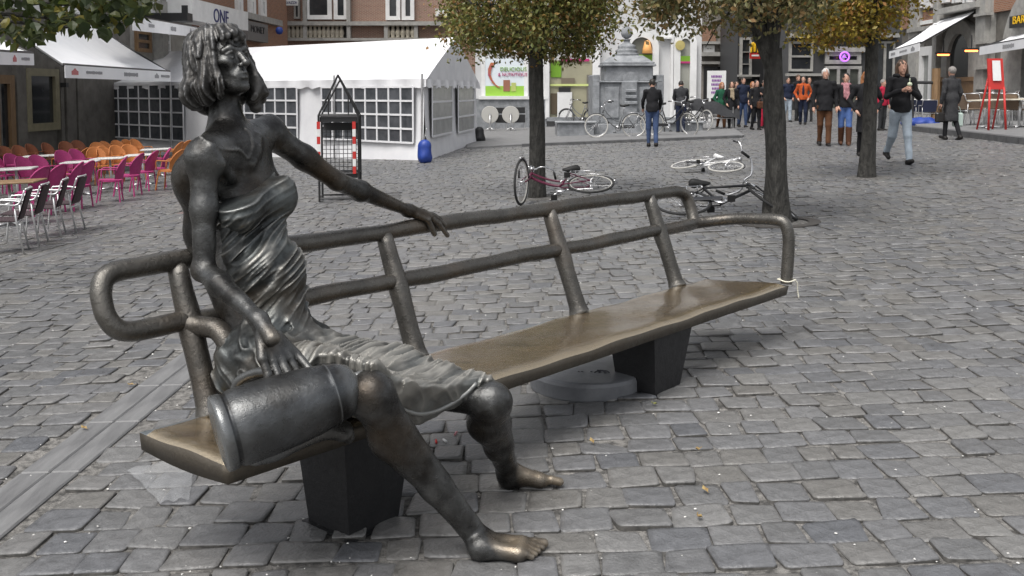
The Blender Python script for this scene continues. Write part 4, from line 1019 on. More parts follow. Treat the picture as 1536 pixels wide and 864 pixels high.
b = MB(); q = FS.at(971, 72, .22); b.lathe([(0, .3), (.1, .27), (.17, .0), (.2, -.2), (0, -.2)], 12, q); b.build('hanging_lamp', mat('lit_lamp', (.60, .30, .10), .5, emit=.25), shop, True)
b = MB(); q = FS.at(1020, 68, .2); b.lathe([(.0, 0), (.17, .0), (.19, .05), (0, .06)], 16, q, (0, -1, 0)); b.build('crest', mat('gold_crest', (.45, .38, .14), .5), shop)
pb = empty('poster', FS.at(757, 118, .1), 0, 'large food poster with cups and green band left of the tree trunk', 'poster'); so_ = pb.location
def pq(x0, y0, x1, y1, out, m, name):
    b = MB(); FS.rect(b, x0, y0, x1, y1, out - .012, out); b.v = [tuple(Vector(q) - so_) for q in b.v]; return b.build(name, m, pb)
pq(728, 88, 788, 144, .10, mat('poster_paper', (.70, .76, .80), .6), 'sheet'); pq(728, 129, 788, 144, .115, mat('poster_green', (.30, .55, .06), .6), 'green_band')
pq(755, 120, 765, 137, .13, mat('smoothie', (.30, .13, .08), .6), 'cup'); pq(767, 124, 774, 137, .13, mat('juice', (.45, .5, .15), .6), 'cup')
b = MB(); pts = [FS.at(x, y, .13) - so_ for x, y in ((742, 96), (738, 102), (736, 110), (738, 118), (743, 126), (751, 132))]; b.tube(pts, [.14, .18, .16, .13, .10, .04], 8); b.v = [(x, -.03 + y * .1 * 0, z) for x, y, z in b.v]; 
b = MB()
pts = [FS.at(x, y, .13) - so_ for x, y in ((742, 94), (737, 104), (736, 112), (739, 120), (744, 127), (752, 132), (746, 131), (738, 124), (732, 113), (732, 103), (736, 94))]
b.prism(pts, (0, -.012, 0)); b.build('fruit_swirl', mat('fruit', (.50, .20, .05), .6, c2=(.35, .05, .10), scale=9), pb)
text(None, 'DELICIOUS', .21, M_green, FS.at(770, 104, .125) - so_, (1, 0, 0), pb); text(None, '& NUTRITIOUS', .17, M_mag, FS.at(769, 112, .125) - so_, (1, 0, 0), pb)
# ---- far street and dark front on the right
FD = Face((0, 66, 0), (1, 0))
far = empty('street_house', (0, 0, 0), 0, 'old grey stone house with ledges far down the street', 'building')
wall(FD, far, 1052.5, 1124, 17, mat('old_house', (.17, .155, .14), .85, c2=(.26, .24, .215), scale=1.5, bump=.3))
b = MB(); FD.rect(b, 1052, 78, 1110, 84, 0, .6); FD.rect(b, 1052, 92, 1108, 96, 0, .4); FD.rect(b, 1052, 62, 1108, 66, 0, .5); b.build('ledge', M_stoneG, far)
b = MB(); FD.rect(b, 1054, 40, 1074, 62, 0, .2); FD.rect(b, 1088, 40, 1108, 60, 0, .2); b.build('brick_panel', M_brick2, far)
FD.window(far, 1078, 92, 1104, 104, 2, 1, M_stoneG, M_glass, .2, .2); FD.window(far, 1056, 68, 1072, 78, 2, 1, M_white, M_glass, .2, .2); FD.window(far, 1056, 100, 1100, 150, 4, 1, M_blk, M_glass, .2, .2)
fast = empty('corner_shop', (0, 0, 0), 0, 'black glass corner shop with a small red and yellow sign', 'building')
FC = Face((0, 60, 0), (1, 0)); wall(FC, fast, 1106, 1183, 17, mat('black_front', (.03, .03, .031), .5))
FC.window(fast, 1110, 56, 1128, 118, 1, 3, M_stoneG, M_glass, .2, .15); FC.window(fast, 1112, 120, 1182, 168, 5, 1, M_blk, M_glass2, .15, .15)
b = MB(); FC.rect(b, 1108, 112, 1184, 115, 0, .4); b.build('fascia_edge', M_stoneG, fast)
sg = empty('fast_food_sign', FC.at(1132, 76, .6), 0, 'small yellow arches over a red plate on the black shop', 'sign'); so_ = sg.location
b = MB(); FC.rect(b, 1125, 79, 1141, 88, .5, .6); b.v = [tuple(Vector(q) - so_) for q in b.v]; b.build('plate', M_red, sg)
b = MB(); FC.rect(b, 1127.5, 82, 1138.5, 84.5, .6, .62); b.v = [tuple(Vector(q) - so_) for q in b.v]; b.build('print', M_white, sg)
b = MB()
for k in (-1, 1):
    pts = [FC.at(1132 + k * x, y, .6) - so_ for x, y in ((5.2, 79), (4.8, 73), (3.6, 66.5), (2.4, 64.5), (1.2, 67), (.4, 74), (.1, 78))]; b.tube(spline(pts, 3), .065, 6)
b.build('arches', M_yel, sg, True)
sg = empty('street_lettering', FC.at(1175, 118, .5), 0, 'white letters on a black fascia right of the tree trunk', 'sign'); so_ = sg.location
b = MB(); FC.rect(b, 1140, 110, 1184, 126, .3, .45); b.v = [tuple(Vector(q) - so_) for q in b.v]; b.build('board', M_blk, sg); text(None, 'fs', .62, M_white, FC.at(1176, 118, .47) - so_, (1, 0, 0), sg)
ps = empty('standing_poster', gp(1075, 184), 0, 'white poster board with purple lines standing beyond the bicycles', 'poster'); so_ = ps.location
FP = Face((0, so_.y, 0), (1, 0)); b = MB(); FP.rect(b, 1061, 106, 1089, 147, -.05, 0); FP.rect(b, 1063, 147, 1066, 186, -.05, 0); FP.rect(b, 1084, 147, 1087, 186, -.05, 0); b.v = [tuple(Vector(q) - so_) for q in b.v]; b.build('board', M_white, ps)
M_pur = mat('purple_print', (.20, .05, .28), .7); b = MB()
for i, y in enumerate((113, 119, 125, 131, 137)):
    x = 1067 + (i % 2)
    while x < 1083 - (i % 3) * 2:
        FP.rect(b, x, y, x + 1.6, y + 3.4, 0, .012); x += 2.3
b.v = [tuple(Vector(q) - so_) for q in b.v]; b.build('print', M_pur, ps)
dark = empty('dark_shopfront', (0, 0, 0), 0, 'dark glass shop front with grey frames behind the walkers', 'building')
FE = Face((0, 50, 0), (1, 0)); wall(FE, dark, 1183.5, 1352, 16, mat('charcoal_front', (.045, .045, .047), .6, c2=(.07, .07, .072), scale=1))
FE.window(dark, 1184, 62, 1220, 107, 1, 2, M_stoneG, M_glass, .15, .12, .1); FE.window(dark, 1238, 78, 1292, 96, 2, 1, M_stoneG, M_glass, .2, .2, .15); FE.window(dark, 1238, 99, 1292, 168, 3, 1, M_stoneG, M_glass2, .2, .15, .15); FE.window(dark, 1312, 62, 1342, 160, 2, 1, M_stoneG, M_glass, .15, .1, .12)
b = MB(); FE.rect(b, 1180, 110, 1234, 114, 0, .3); FE.rect(b, 1228, 70, 1300, 78, 0, .3); FE.rect(b, 1183, 50, 1350, 56, 0, .4); b.build('fascia', M_stoneG, dark)
b = MB(); FE.rect(b, 1186, 116, 1228, 168, .0, .1); b.build('shutter', mat('dark_panel', (.03, .03, .03), .5), dark)
b = MB(); q = FE.at(1267, 85, .5); pts = [q + Vector((.22 * math.cos(a), 0, .22 * math.sin(a))) for a in [2 * math.pi * i / 20 for i in range(20)]]; b.tube(pts, .045, 6, closed=True)
b.tube([q + Vector((-.1, 0, -.08)), q + Vector((-.02, 0, .1)), q + Vector((.1, 0, -.06)), q + Vector((-.1, 0, .02))], .03, 6)
b.build('neon_sign', mat('neon_violet', (.45, .14, .80), .5, emit=.8), None, True, 'round violet neon sign glowing in the dark shop window', 'sign', origin=q)
# ---- right row
FR_ = Face((15.5, 0, 0), (.02, 1)); FR_.n = Vector((-1, .02, 0)).normalized()
rb = empty('stone_cafe', (0, 0, 0), 0, 'grey stone cafe with large arches and brick upper floor behind the metal chairs', 'building')
wall(FR_, rb, 1352, 1700, 15, M_stoneD, depth=4)
b = MB()
for x0, x1, o in ((1462, 1476, .35), (1362, 1375, .3), (1398, 1404, .25), (1477, 1485, .18)): FR_.rect(b, x0, -40, x1, 178, -.1, o)
b.build('pilaster', M_stoneG, rb)
b = MB()
for y in (20, 62, 100, 130): FR_.rect(b, 1460, y, 1479, y + 4, .2, .46)
FR_.rect(b, 1404, 8, 1463, 16, -.1, .5); FR_.rect(b, 1360, 40, 1404, 46, -.1, .4); b.build('stone_band', M_stoneG, rb)
b = MB(); FR_.rect(b, 1352, -40, 1462, 7, -.1, .12); FR_.rect(b, 1352, 20, 1404, 40, -.1, .1); FR_.rect(b, 1477, -40, 1700, 2, -.1, .1); b.build('brick_panel', M_brick2, rb)
for x in (1374, 1386, 1412, 1428, 1444): FR_.window(rb, x, -40, x + 9, 12 if x < 1400 else 4, 1, 2, M_white, mat('pale_glass', (.25, .26, .25), .2), .25, .3, .2)
arch(FR_, rb, 1433, 26, 30, 178, M_glass, M_stoneG, .22, wf=.5); arch(FR_, rb, 1552, 64, -30, 185, M_glass, M_stoneG, .3, wf=1.4)
b = MB(); FR_.rect(b, 1405, 116, 1460, 122, .1, .35); FR_.rect(b, 1402, 116, 1406, 178, .1, .4); FR_.rect(b, 1440, 120, 1460, 160, .1, .3); b.build('timber_rail', M_wood, rb)
FR_.window(rb, 1376, 70, 1397, 168, 1, 1, M_white, mat('pale_glass', (.25, .26, .25), .2), .2, .35)
sg = empty('golden_sign', FR_.at(1530, 32, .5), 0, 'yellow lettering on a dark board inside the big stone arch', 'sign'); so_ = sg.location
b = MB(); FR_.rect(b, 1514, 22, 1552, 40, .3, .5); b.v = [tuple(Vector(q) - so_) for q in b.v]; b.build('board', M_blk, sg)
text(None, 'BAR', .34, M_yel, FR_.at(1528, 30, .52) - so_, -FR_.d, sg, squash=1.3)
sg = empty('street_plate', FR_.at(1378, 28, .2), 0, 'blue and white street plate on the orange brick wall', 'sign'); so_ = sg.location
b = MB(); FR_.rect(b, 1368, 24, 1378, 31, .1, .2); b.v = [tuple(Vector(q) - so_) for q in b.v]; b.build('plate', M_blueP, sg); b = MB(); FR_.rect(b, 1369, 31.5, 1398, 37, .1, .19); b.v = [tuple(Vector(q) - so_) for q in b.v]; b.build('lower_plate', M_white, sg)
def heater(px, py, label):
    q = FR_.at(px, py, 1.2); h = empty('heat_lamp', q, 0, label, 'heater'); b = MB(); b.box((0, 0, .05), (.5, .2, .06)); b.tube([(0, 0, .08), (0, 0, .5)], .02, 6); b.build('hood', M_blk, h); b = MB(); b.tube([(-.2, 0, 0), (.2, 0, 0)], .035, 8); b.build('tube', mat('glowing_tube', (1, .25, .06), .5, emit=4), h)
heater(1415, 82, 'glowing orange heat lamp left under the cafe arch'); heater(1457, 76, 'glowing orange heat lamp beside the stone pilaster')
# ---- awnings
def awning(name, pts, label, drop, marks, group='white awnings', right=False):
    """pts: front-near, front-far, back-far, back-near (3-D); cloth, valance, arms"""
    a, f, bf, bn = [Vector(p) for p in pts]; o = (a + f) / 2; root = empty('awning', o, 0, label, 'awning', group)
    b = MB(); N = 14; M = 8; vs = []
    for i in range(N + 1):
        for j in range(M + 1):
            p = a.lerp(f, i / N).lerp(bn.lerp(bf, i / N), j / M); sag = -.10 * math.sin(math.pi * j / M) * (1 - .35 * math.cos(i / N * 6 * math.pi)); vs.append(p + Vector((0, 0, sag)) - o)
    fs = [(i * (M + 1) + j, (i + 1) * (M + 1) + j, (i + 1) * (M + 1) + j + 1, i * (M + 1) + j + 1) for i in range(N) for j in range(M)]
    b.add(vs, fs); n0 = len(b.v); b.add([Vector(v) + Vector((0, 0, -.015)) for v in vs], [t[::-1] for t in fs]); b.build('cloth', M_awn, root, True)
    d = (f - a).normalized(); nn = Vector((d.y, -d.x, 0)); nn = nn if nn.dot(-o) > 0 else -nn
    b = MB(); NV = 24
    for i in range(NV):
        p0 = a.lerp(f, i / NV) - o; p1 = a.lerp(f, (i + 1) / NV) - o; z0 = drop + .03 * abs(math.sin(i * .9)); b.prism([p0 + nn * .02, p1 + nn * .02, p1 + nn * .02 - Vector((0, 0, drop)), p0 + nn * .02 - Vector((0, 0, drop))], nn * .012)
    b.build('valance', M_awn, root)
    b = MB(); b.tube([a - o + Vector((0, 0, .0)), f - o], .035, 8); b.tube([bn - o, bf - o], .05, 8); b.tube([a - o + Vector((0, 0, -.02)), bn - o + Vector((0, 0, -.06))], .025, 6); b.tube([f - o + Vector((0, 0, -.02)), bf - o + Vector((0, 0, -.06))], .025, 6); b.build('frame', M_blk, root)
    for (u, w_, h_, m, kind) in marks:
        p = a.lerp(f, u) - o + nn * .036 - Vector((0, 0, drop * .5)); b = MB()
        if kind == 'crest':
            e = d * w_
            b.prism([p - e * .5 - Vector((0, 0, h_ * .5)), p + e * .5 - Vector((0, 0, h_ * .5)), p + e * .5 + Vector((0, 0, h_ * .1)), p + e * .25 + Vector((0, 0, h_ * .25)), p + Vector((0, 0, h_ * .6)), p - e * .25 + Vector((0, 0, h_ * .25)), p - e * .5 + Vector((0, 0, h_ * .1))], nn * .006); nm = 'emblem'
        else:
            x = -w_ / 2; nm = 'print'; rr_ = random.Random(int(u * 100))
            while x < w_ / 2:
                ww = h_ * rr_.uniform(.35, .7); hh = h_ * rr_.uniform(.7, 1); q = p + d * x; b.prism([q - Vector((0, 0, hh / 2)), q + d * ww - Vector((0, 0, hh / 2)), q + d * ww + Vector((0, 0, hh / 2)), q + Vector((0, 0, hh / 2))], nn * .006); x += ww + h_ * .3
        b.build(nm, m, root)
    return root
mk = [(.07, .34, .13, M_inkr, 'crest'), (.22, .9, .07, M_ink, 't'), (.55, .9, .10, M_ink, 't'), (.83, .32, .12, M_ink, 'crest'), (.93, .7, .08, M_ink, 't')]
a, f = pd(95, 97, 20.6), pd(254, 107.5, 27.6); bn = pd(24, 47, 20.9); bf = pd(140, 36, 28)
awning('awning', [a, f, bf, bn], 'wide white awning over the orange chairs, left of the white tent', .27, mk)
a, f = pd(-70, 73, 14.6), pd(48, 80, 18.6); bn = pd(-190, 20, 14.9); bf = pd(-26, 40, 18.8)
awning('awning', [a, f, bf, bn], 'white awning cut off by the edge above the wooden door', .22, [(.70, .2, .11, M_inkr, 'crest'), (.86, .5, .06, M_ink, 't')])
a, f = pd(197, 24, 24), pd(299, 42, 36); bn = pd(150, 22, 24.5); bf = pd(270, 38, 36.5)
awning('awning', [a, f, bf, bn], 'narrow white awning higher up behind the leaves', .34, [(.2, .8, .1, M_ink, 't'), (.5, 1.0, .14, M_ink, 't'), (.8, .5, .2, M_ink, 'crest')])
a, f = pd(1381, 64, 33), pd(1335, 77, 36.5); bn = FR_.at(1463, 16, .1); bf = FR_.at(1405, 32, .1)
awning('awning', [a, f, bf, bn], 'white sloping awning on the stone cafe above the walkers', .27, [(.2, .4, .15, M_ink, 'crest'), (.5, .8, .08, M_ink, 't'), (.85, .5, .1, M_ink, 't')])
a, f = pd(1570, 52, 25), pd(1471, 70, 31); bn = FR_.at(1640, 20, .1); bf = FR_.at(1520, 52, .1)
awning('awning', [a, f, bf, bn], 'white awning cut by the edge above the red menu board', .26, [(.15, .5, .18, M_ink, 'crest'), (.5, 1.0, .12, M_ink, 't')])
# ---- the tent
def tent():
    C0, C1 = gp(637, 240), gp(714, 213); CLf = gp(440, 236); d1 = (CLf - C0); d1.z = 0; d1.normalize(); d2 = (C1 - C0); d2.z = 0; dep = d2.length; d2.normalize(); L = 14.2
    root = empty('tent', C0, 0, 'large white party tent with grid windows standing before the brick houses', 'tent'); o = Vector(C0)
    ze = pp(637, 119, C0, Vector((0, 1, 0))).z - o.z; zr = pp(668, 56, C0 + d2 * (dep * .5), Vector((0, 1, 0))).z - o.z
    def Q(u, v, z): return d1 * u + d2 * v + Vector((0, 0, z))
    def gzl(u, v): return gz((o + Q(u, v, 0)).x) - o.z
    rs = random.Random(5)
    n_out1 = Vector((d1.y, -d1.x, 0)); n_out1 = n_out1 if n_out1.dot(d2) < 0 else -n_out1; n_out2 = Vector((d2.y, -d2.x, 0)); n_out2 = n_out2 if n_out2.dot(d1) < 0 else -n_out2
    def sheet(fn, nu, nv, name, m=M_canvas, th=None):
        b = MB(); vs = [fn(i / nu, j / nv) for i in range(nu + 1) for j in range(nv + 1)]; b.add(vs, [(i * (nv + 1) + j, (i + 1) * (nv + 1) + j, (i + 1) * (nv + 1) + j + 1, i * (nv + 1) + j + 1) for i in range(nu) for j in range(nv)]); return b.build(name, m, root, True)
    fold = lambda x: .45 * min(1, x * 1.5) * (.035 * math.sin(x * 3.1) + .02 * math.sin(x * 8.3 + 1) + .012 * math.sin(x * 17 + 2))
    sheet(lambda u, v: Q(u * L, 0, gzl(u * L, 0) + v * (ze - gzl(u * L, 0))) + n_out1 * (fold(u * L) * (1 - v * .7) * .8 + .10 * (1 - v) ** 3), 90, 8, 'wall')
    sheet(lambda u, v: Q(0, u * dep, gzl(0, u * dep) + v * (ze - gzl(0, u * dep))) + n_out2 * (fold(u * dep) * (1 - v * .6) * .9 + .10 * (1 - v) ** 3 - .45 * 0), 50, 8, 'wall')
    sheet(lambda u, v: Q(u * L, dep, gzl(u * L, dep) + v * (ze - gzl(u * L, dep))), 4, 2, 'wall'); sheet(lambda u, v: Q(L, u * dep, -1 + v * (ze + 1)), 4, 2, 'wall')
    e_ = .10
    for s_ in (0, 1):
        sheet(lambda u, v: Q(-e_ + u * (L + 2 * e_), (-e_ if s_ == 0 else dep + e_) + v * (.5 * dep + e_) * (1 if s_ == 0 else -1), ze + (zr - ze) * (v ** 1.06) + .025 * math.sin(u * L * 2.6 + 3 * v) * math.sin(math.pi * v) - .07 * math.sin(math.pi * v)), 60, 10, 'roof')
    for u0 in (0 - e_, L + e_):
        sheet(lambda u, v: Q(u0 + .03 * math.sin(u * 40) * (1 - v) * (1 if u0 < 1 else 0), -e_ + u * (dep + 2 * e_), (ze - .02) + v * (zr - ze) * (1 - abs(2 * u - 1)) ** .94 * .995), 40, 6, 'gable')
    # scalloped valances
    def scallop(x): return .17 + .035 * abs(math.sin(x * 5.2)) + .012 * math.sin(x * 13)
    sheet(lambda u, v: Q(-e_ + u * (L + 2 * e_), -e_ - .02, ze + .01 - v * scallop(u * L)) + n_out1 * (.03 * math.sin(u * L * 7) * v), 140, 3, 'valance')
    sheet(lambda u, v: Q(-e_ - .02, -e_ + u * (dep + 2 * e_), ze + .01 - v * scallop(u * dep * 2)) + n_out2 * (.05 * math.sin(u * dep * 6) * v), 90, 3, 'valance')
    b = MB()
    for u in (0.0, 3.05, 7.0, 10.5): b.tube([Q(u, -.16, gzl(u, -.16)) + n_out1 * .05, Q(u, -.16, ze + .12) + n_out1 * .02], .022, 8)
    b.build('pole', M_steel, root)
    # windows
    F1 = Face(C0, (d1.x, d1.y)); F1.n = n_out1; F2 = Face(C0, (d2.x, d2.y)); F2.n = n_out2
    def win(F, x0, y0, x1, y1, cols, rows, mg, slope=0.0, out=.10):
        a = F.at(x0, (y0 + y1) / 2, out); c = F.at(x1, (y0 + y1) / 2, out); zt0 = F.at(x0, y0, out).z; zb0 = F.at(x0, y1, out).z; w_ = (c - a); w_.z = 0; Wd = w_.length; e = w_.normalized()
        drop = slope
        pt = lambda u, v: Vector((a.x, a.y, 0)) + e * (u * Wd) + Vector((0, 0, zb0 + (zt0 - zb0) * v)) - o
        n = F.n; f = MB()
        def strip(p, q, w2, side):
            f.prism([p - side * w2, q - side * w2, q + side * w2, p + side * w2], n * .02)
        zv = Vector((0, 0, 1))
        for i in range(cols + 1): strip(pt(i / cols, 0), pt(i / cols, 1), .022, e)
        for j in range(rows + 1): strip(pt(0, j / rows) + n * .004, pt(1, j / rows) + n * .004, .022, zv)
        fo = f.build('window', M_canvas, root); g = MB(); g.prism([pt(0, 0) - n * .01, pt(1, 0) - n * .01, pt(1, 1) - n * .01, pt(0, 1) - n * .01], n * .012); g.build('pane', mg, fo)
    win(F1, 483, 131, 620, 208, 8, 4, M_film); win(F1, 352, 131, 446, 207, 6, 4, M_film); win(F1, 149, 128, 275, 204, 8, 4, M_film)
    win(F2, 648, 127, 678, 205, 1, 3, M_film2, out=.09); win(F2, 687, 128, 711, 199, 1, 3, M_film2, out=.09)
    return root
tent()
# ------------------------------------------------------------------ people
M_skin = mat('skin', (.50, .29, .21), .55, c2=(.42, .23, .165), scale=14)
def cloth(name, c, k=.75, rough=.85, sc_=14): return mat('cloth_' + name, c, rough, c2=tuple(x * k for x in c), scale=sc_, bump=.4, bscale=40, spec=.2)
C_black = cloth('black', (.017, .017, .019)); C_dark = cloth('dark_grey', (.040, .041, .044)); C_navy = cloth('navy', (.018, .024, .048)); C_jean = cloth('jeans', (.055, .085, .17)); C_blue = cloth('blue_jeans', (.09, .16, .38))
C_pale = cloth('pale_jeans', (.38, .44, .50), .8); C_brown = cloth('brown', (.12, .055, .028)); C_green = cloth('green', (.02, .10, .055)); C_orange = cloth('orange', (.46, .09, .025)); C_scarf = cloth('pink_scarf', (.42, .20, .22), .55, sc_=40)
C_redp = cloth('red', (.40, .02, .05)); C_beige = cloth('beige', (.36, .29, .2), .5, sc_=40); C_boot = cloth('leather', (.10, .045, .025), .7, .45); C_tweed = cloth('tweed', (.055, .055, .058), .45, sc_=60); C_shoe = cloth('shoe', (.02, .018, .017), .8, .5); C_white = cloth('white', (.6, .6, .58))
HAIRC = {'black': mat('hair_black', (.012, .010, .009), .6, c2=(.03, .025, .02), scale=60, stretch=(1, 1, .2)), 'brown': mat('hair_brown', (.045, .025, .014), .6, c2=(.085, .05, .03), scale=60, stretch=(1, 1, .2)), 'grey': mat('hair_grey', (.55, .54, .52), .6, c2=(.4, .4, .39), scale=60), 'red': mat('hair_red', (.24, .085, .03), .6, c2=(.33, .14, .05), scale=60, stretch=(1, 1, .2)), 'salt': mat('hair_salt', (.10, .09, .08), .6, c2=(.30, .28, .26), scale=60)}
def person(px, py, hpx, face, label, top=C_black, legs=C_jean, hair='brown', hem=.88, stride=.0, arms=('hang', 'hang'), coat=False, shoes=C_shoe, hairlen=0, scarf=None, hood=None, skirt=None, boots=None, open_front=None, group='people walking on the square', lean=0.0, bulk=1.0, vox=.0105, headdown=0.0):
    """face: 0 towards the camera, 90 towards picture right, 180 away. local x = the person's left, -y = ahead"""
    g0 = gp(px, py); D = g0.y; hgt = hpx * D / FPX; S = hgt / 1.76
    root = empty('person', g0, R(face), label, 'person', group)
    hz = lambda z: z * S
    def V(x, y, z): return np.array((x * S, (y - lean * max(0, z - .9)) * S, z * S))
    # leg joints
    def leg(sd, ph):
        hip = V(sd * .085, 0, .90); a = ph * .42; b_ = a - (.55 * max(0, -ph) + .08)
        kn = hip + V(0, -math.sin(a) * .43, -math.cos(a) * .43) - V(0, 0, 0); an = kn + np.array((0, -math.sin(b_) * .41 * S, -math.cos(b_) * .41 * S)); return hip, kn, an
    LL, RL = leg(1, stride), leg(-1, -stride)
    dz = min(LL[2][2], RL[2][2]) - .075 * S
    sh = {1: V(.175 * bulk, 0, 1.42), -1: V(-.175 * bulk, 0, 1.42)}
    AR = {}
    for sd, kind in ((1, arms[0]), (-1, arms[1])):
        s_ = sh[sd]
        if kind == 'hang': e = V(sd * .235 * bulk, .03, 1.14); h = V(sd * .235 * bulk, -.06, .88)
        elif kind == 'fwd': e = V(sd * .235 * bulk, -.10, 1.17); h = V(sd * .22 * bulk, -.26, .98)
        elif kind == 'back': e = V(sd * .235 * bulk, .13, 1.16); h = V(sd * .24 * bulk, .16, .90)
        elif kind == 'pocket': e = V(sd * .29 * bulk, .05, 1.15); h = V(sd * .19 * bulk, -.09, .95)
        elif kind == 'chest': e = V(sd * .26 * bulk, -.06, 1.15); h = V(sd * .07, -.27, 1.25)
        elif kind == 'cross': e = V(sd * .25 * bulk, -.07, 1.14); h = V(sd * .02, -.21, 1.13)
        elif kind == 'reach': e = V(sd * .22 * bulk, -.16, 1.18); h = V(sd * .17, -.40, 1.05)
        AR[sd] = (s_, e, h)
    nk = V(0, 0, 1.47); hc = V(0, -.012 - headdown * .07, 1.635 - headdown * .03); hc = np.array(hc)
    hr = Matrix.Rotation(headdown * .5, 3, 'X'); HMl = np.array(hr)
    def Hd(x, y, z): return hc + HMl @ (np.array((x, y, z)) * S)
    lo = np.array((-.46, -.62, -.05)) * S; hi = np.array((.46, .62, 1.82)) * S
    g = SDF(lo, hi, vox)
    # body (one surface): head, neck, trunk, arms with hands, legs with feet
    g.ell(Hd(0, .012, .025), np.array((.078, .096, .104)) * S, HMl, .01); g.ell(Hd(0, -.022, -.04), np.array((.056, .066, .078)) * S, HMl, .02)
    for sd in (-1, 1): g.ell(Hd(sd * .031, -.089, .010), np.array((.017, .014, .012)) * S, HMl, .006, 's'); g.ell(Hd(sd * .077, .012, -.005), np.array((.012, .02, .03)) * S, HMl, .004)
    g.cone(Hd(0, -.082, .015), Hd(0, -.106, -.022), .009 * S, .014 * S, .006); g.cone(Hd(-.02, -.085, -.062), Hd(.02, -.085, -.062), .009 * S, .009 * S, .006); g.ell(Hd(0, -.072, -.098), np.array((.022, .02, .018)) * S, HMl, .01)
    g.cone(nk, Hd(0, .02, -.07), .056 * S, .053 * S, .02); g.ell(V(0, 0, 1.25), np.array((.15, .10, .24)) * S, None, .03); g.ell(V(0, 0, .98), np.array((.145, .105, .16)) * S, None, .03)
    for sd in (-1, 1):
        s_, e, h = AR[sd]; g.cone(s_, e, .05 * S, .042 * S, .02); g.cone(e, h, .040 * S, .027 * S, .01)
        d = (h - e) / (np.linalg.norm(h - e) + 1e-9); k = h + d * .075 * S; g.cone(h, k, .030 * S, .034 * S, .01)
        side = np.cross(d, np.array((1.0, 0, 0))); side /= np.linalg.norm(side) + 1e-9
        for q in range(4):
            o_ = side * ((q - 1.5) * .019 * S); f1 = k + o_ + d * (.038 + .006 * (q in (1, 2))) * S; f2 = f1 + (d * .8 + np.array((-sd * .5, 0, 0))) * .035 * S; g.cone(k + o_ * .9, f1, .011 * S, .010 * S, .003); g.cone(f1, f2, .010 * S, .008 * S, .003)
        g.cone(h + d * .03 * S - side * .02 * S, h + d * .075 * S - side * .05 * S, .013 * S, .010 * S, .004)
    def foot(an, ph, m=1.0, kk=None):
        kk = kk or g; t = np.array((0, -.15 * S, -.055 * S)); 
        if ph < -.3: t = np.array((0, -.11 * S, -.10 * S))
        if ph > .3: t = np.array((0, -.16 * S, -.0 * S))
        hl = an + np.array((0, .035 * S, -.035 * S)); kk.cone(hl, an + t, .040 * S * m, .030 * S * m, .02); kk.cone(an, hl, .04 * S * m, .042 * S * m, .02)
    for (hip, kn, an), ph in ((LL, stride), (RL, -stride)):
        g.cone(hip, kn, .080 * S, .054 * S, .02); g.cone(kn, an, .054 * S, .036 * S, .02); foot(an, ph)
    g.mesh('body', M_skin, root)
    # upper garment
    def garment(m, name, hemz, r=1.0, sleeves=True, lo_=None):
        j = SDF(lo, hi, vox); e_ = .022 * S
        j.ell(V(0, 0, 1.26), np.array((.158 * bulk, .112 * bulk, .25)) * S + e_ * .5, None, .03); j.ell(V(0, .005, 1.0), np.array((.165 * bulk, .125 * bulk, .2)) * S + e_ * .5, None, .04)
        j.cone(sh[1], sh[-1], .066 * S, .066 * S, .04); j.cone(V(0, .01, 1.44), V(0, .012, 1.50), .075 * S, .066 * S, .02)
        if hemz < .95: j.cone(V(0, .005, 1.0), V(0, .005, min(hemz, .9) - .02), .145 * S * bulk, (.165 if coat else .150) * S * bulk, .04)
        if sleeves:
            for sd in (-1, 1): s_, e, h = AR[sd]; j.cone(s_, e, .063 * S, .053 * S, .025); j.cone(e, e + (h - e) * .92, .052 * S, .041 * S, .02)
        j.plane_cut(V(0, 0, hemz), (0, 0, -1), .01, V(-.5, -.6, -.05), V(.5, .6, hemz + .02)) if False else None
        Zs = (j.lo[2] + j.vox * np.arange(j.n[2]))[None, None, :]
        Xs = (j.lo[0] + j.vox * np.arange(j.n[0]))[:, None, None]
        inner = (np.abs(Xs) < .20 * S * bulk)
        j.a = np.where(inner, np.maximum(j.a, (hemz * S - Zs)), j.a).astype(np.float32)
        j.displace(lambda x, y, z: .012 * S * (wn(x + px, y, z, 15) * .5 + .5 * wn(x, y, z + px, 34, 3) + .3 * wn(x, y + px, z, 60, 1)), .05)
        return j.mesh(name, m, root)
    garment(top, 'coat' if coat else 'jacket', hem)
    # lower garment
    if skirt is None:
        j = SDF(lo, hi, vox); j.ell(V(0, .005, .95), np.array((.15 * bulk, .115 * bulk, .12)) * S, None, .03)
        for (hip, kn, an) in (LL, RL): j.cone(hip, kn, .095 * S, .070 * S, .03); j.cone(kn, an + np.array((0, 0, .01 * S)), .068 * S, (.052 if boots is None else .05) * S, .02)
        j.displace(lambda x, y, z: .008 * S * wn(x + px, y, z, 26) , .05); j.mesh('trousers', legs, root)
    else:
        j = SDF(lo, hi, vox); j.cone(V(0, 0, .95), V(0, 0, .55), .11 * S, .125 * S, .03); j.a = np.maximum(j.a, (skirt * S - (j.lo[2] + j.vox * np.arange(j.n[2]))[None, None, :])).astype(np.float32); j.mesh('skirt', C_white, root)
        j = SDF(lo, hi, vox)
        for (hip, kn, an) in (LL, RL): j.cone(hip, kn, .085 * S, .062 * S, .03); j.cone(kn, an, .062 * S, .046 * S, .02)
        j.mesh('stockings', legs, root)
    for (hip, kn, an), ph in ((LL, stride), (RL, -stride)):
        j = SDF(lo, hi, vox); foot(an, ph, 1.22, j)
        if boots is not None: j.cone(an, kn + (an - kn) * .12, .064 * S, .080 * S, .02)
        if ph > -.2 or True: j.mesh('boot' if boots is not None else 'shoe', boots or shoes, root)
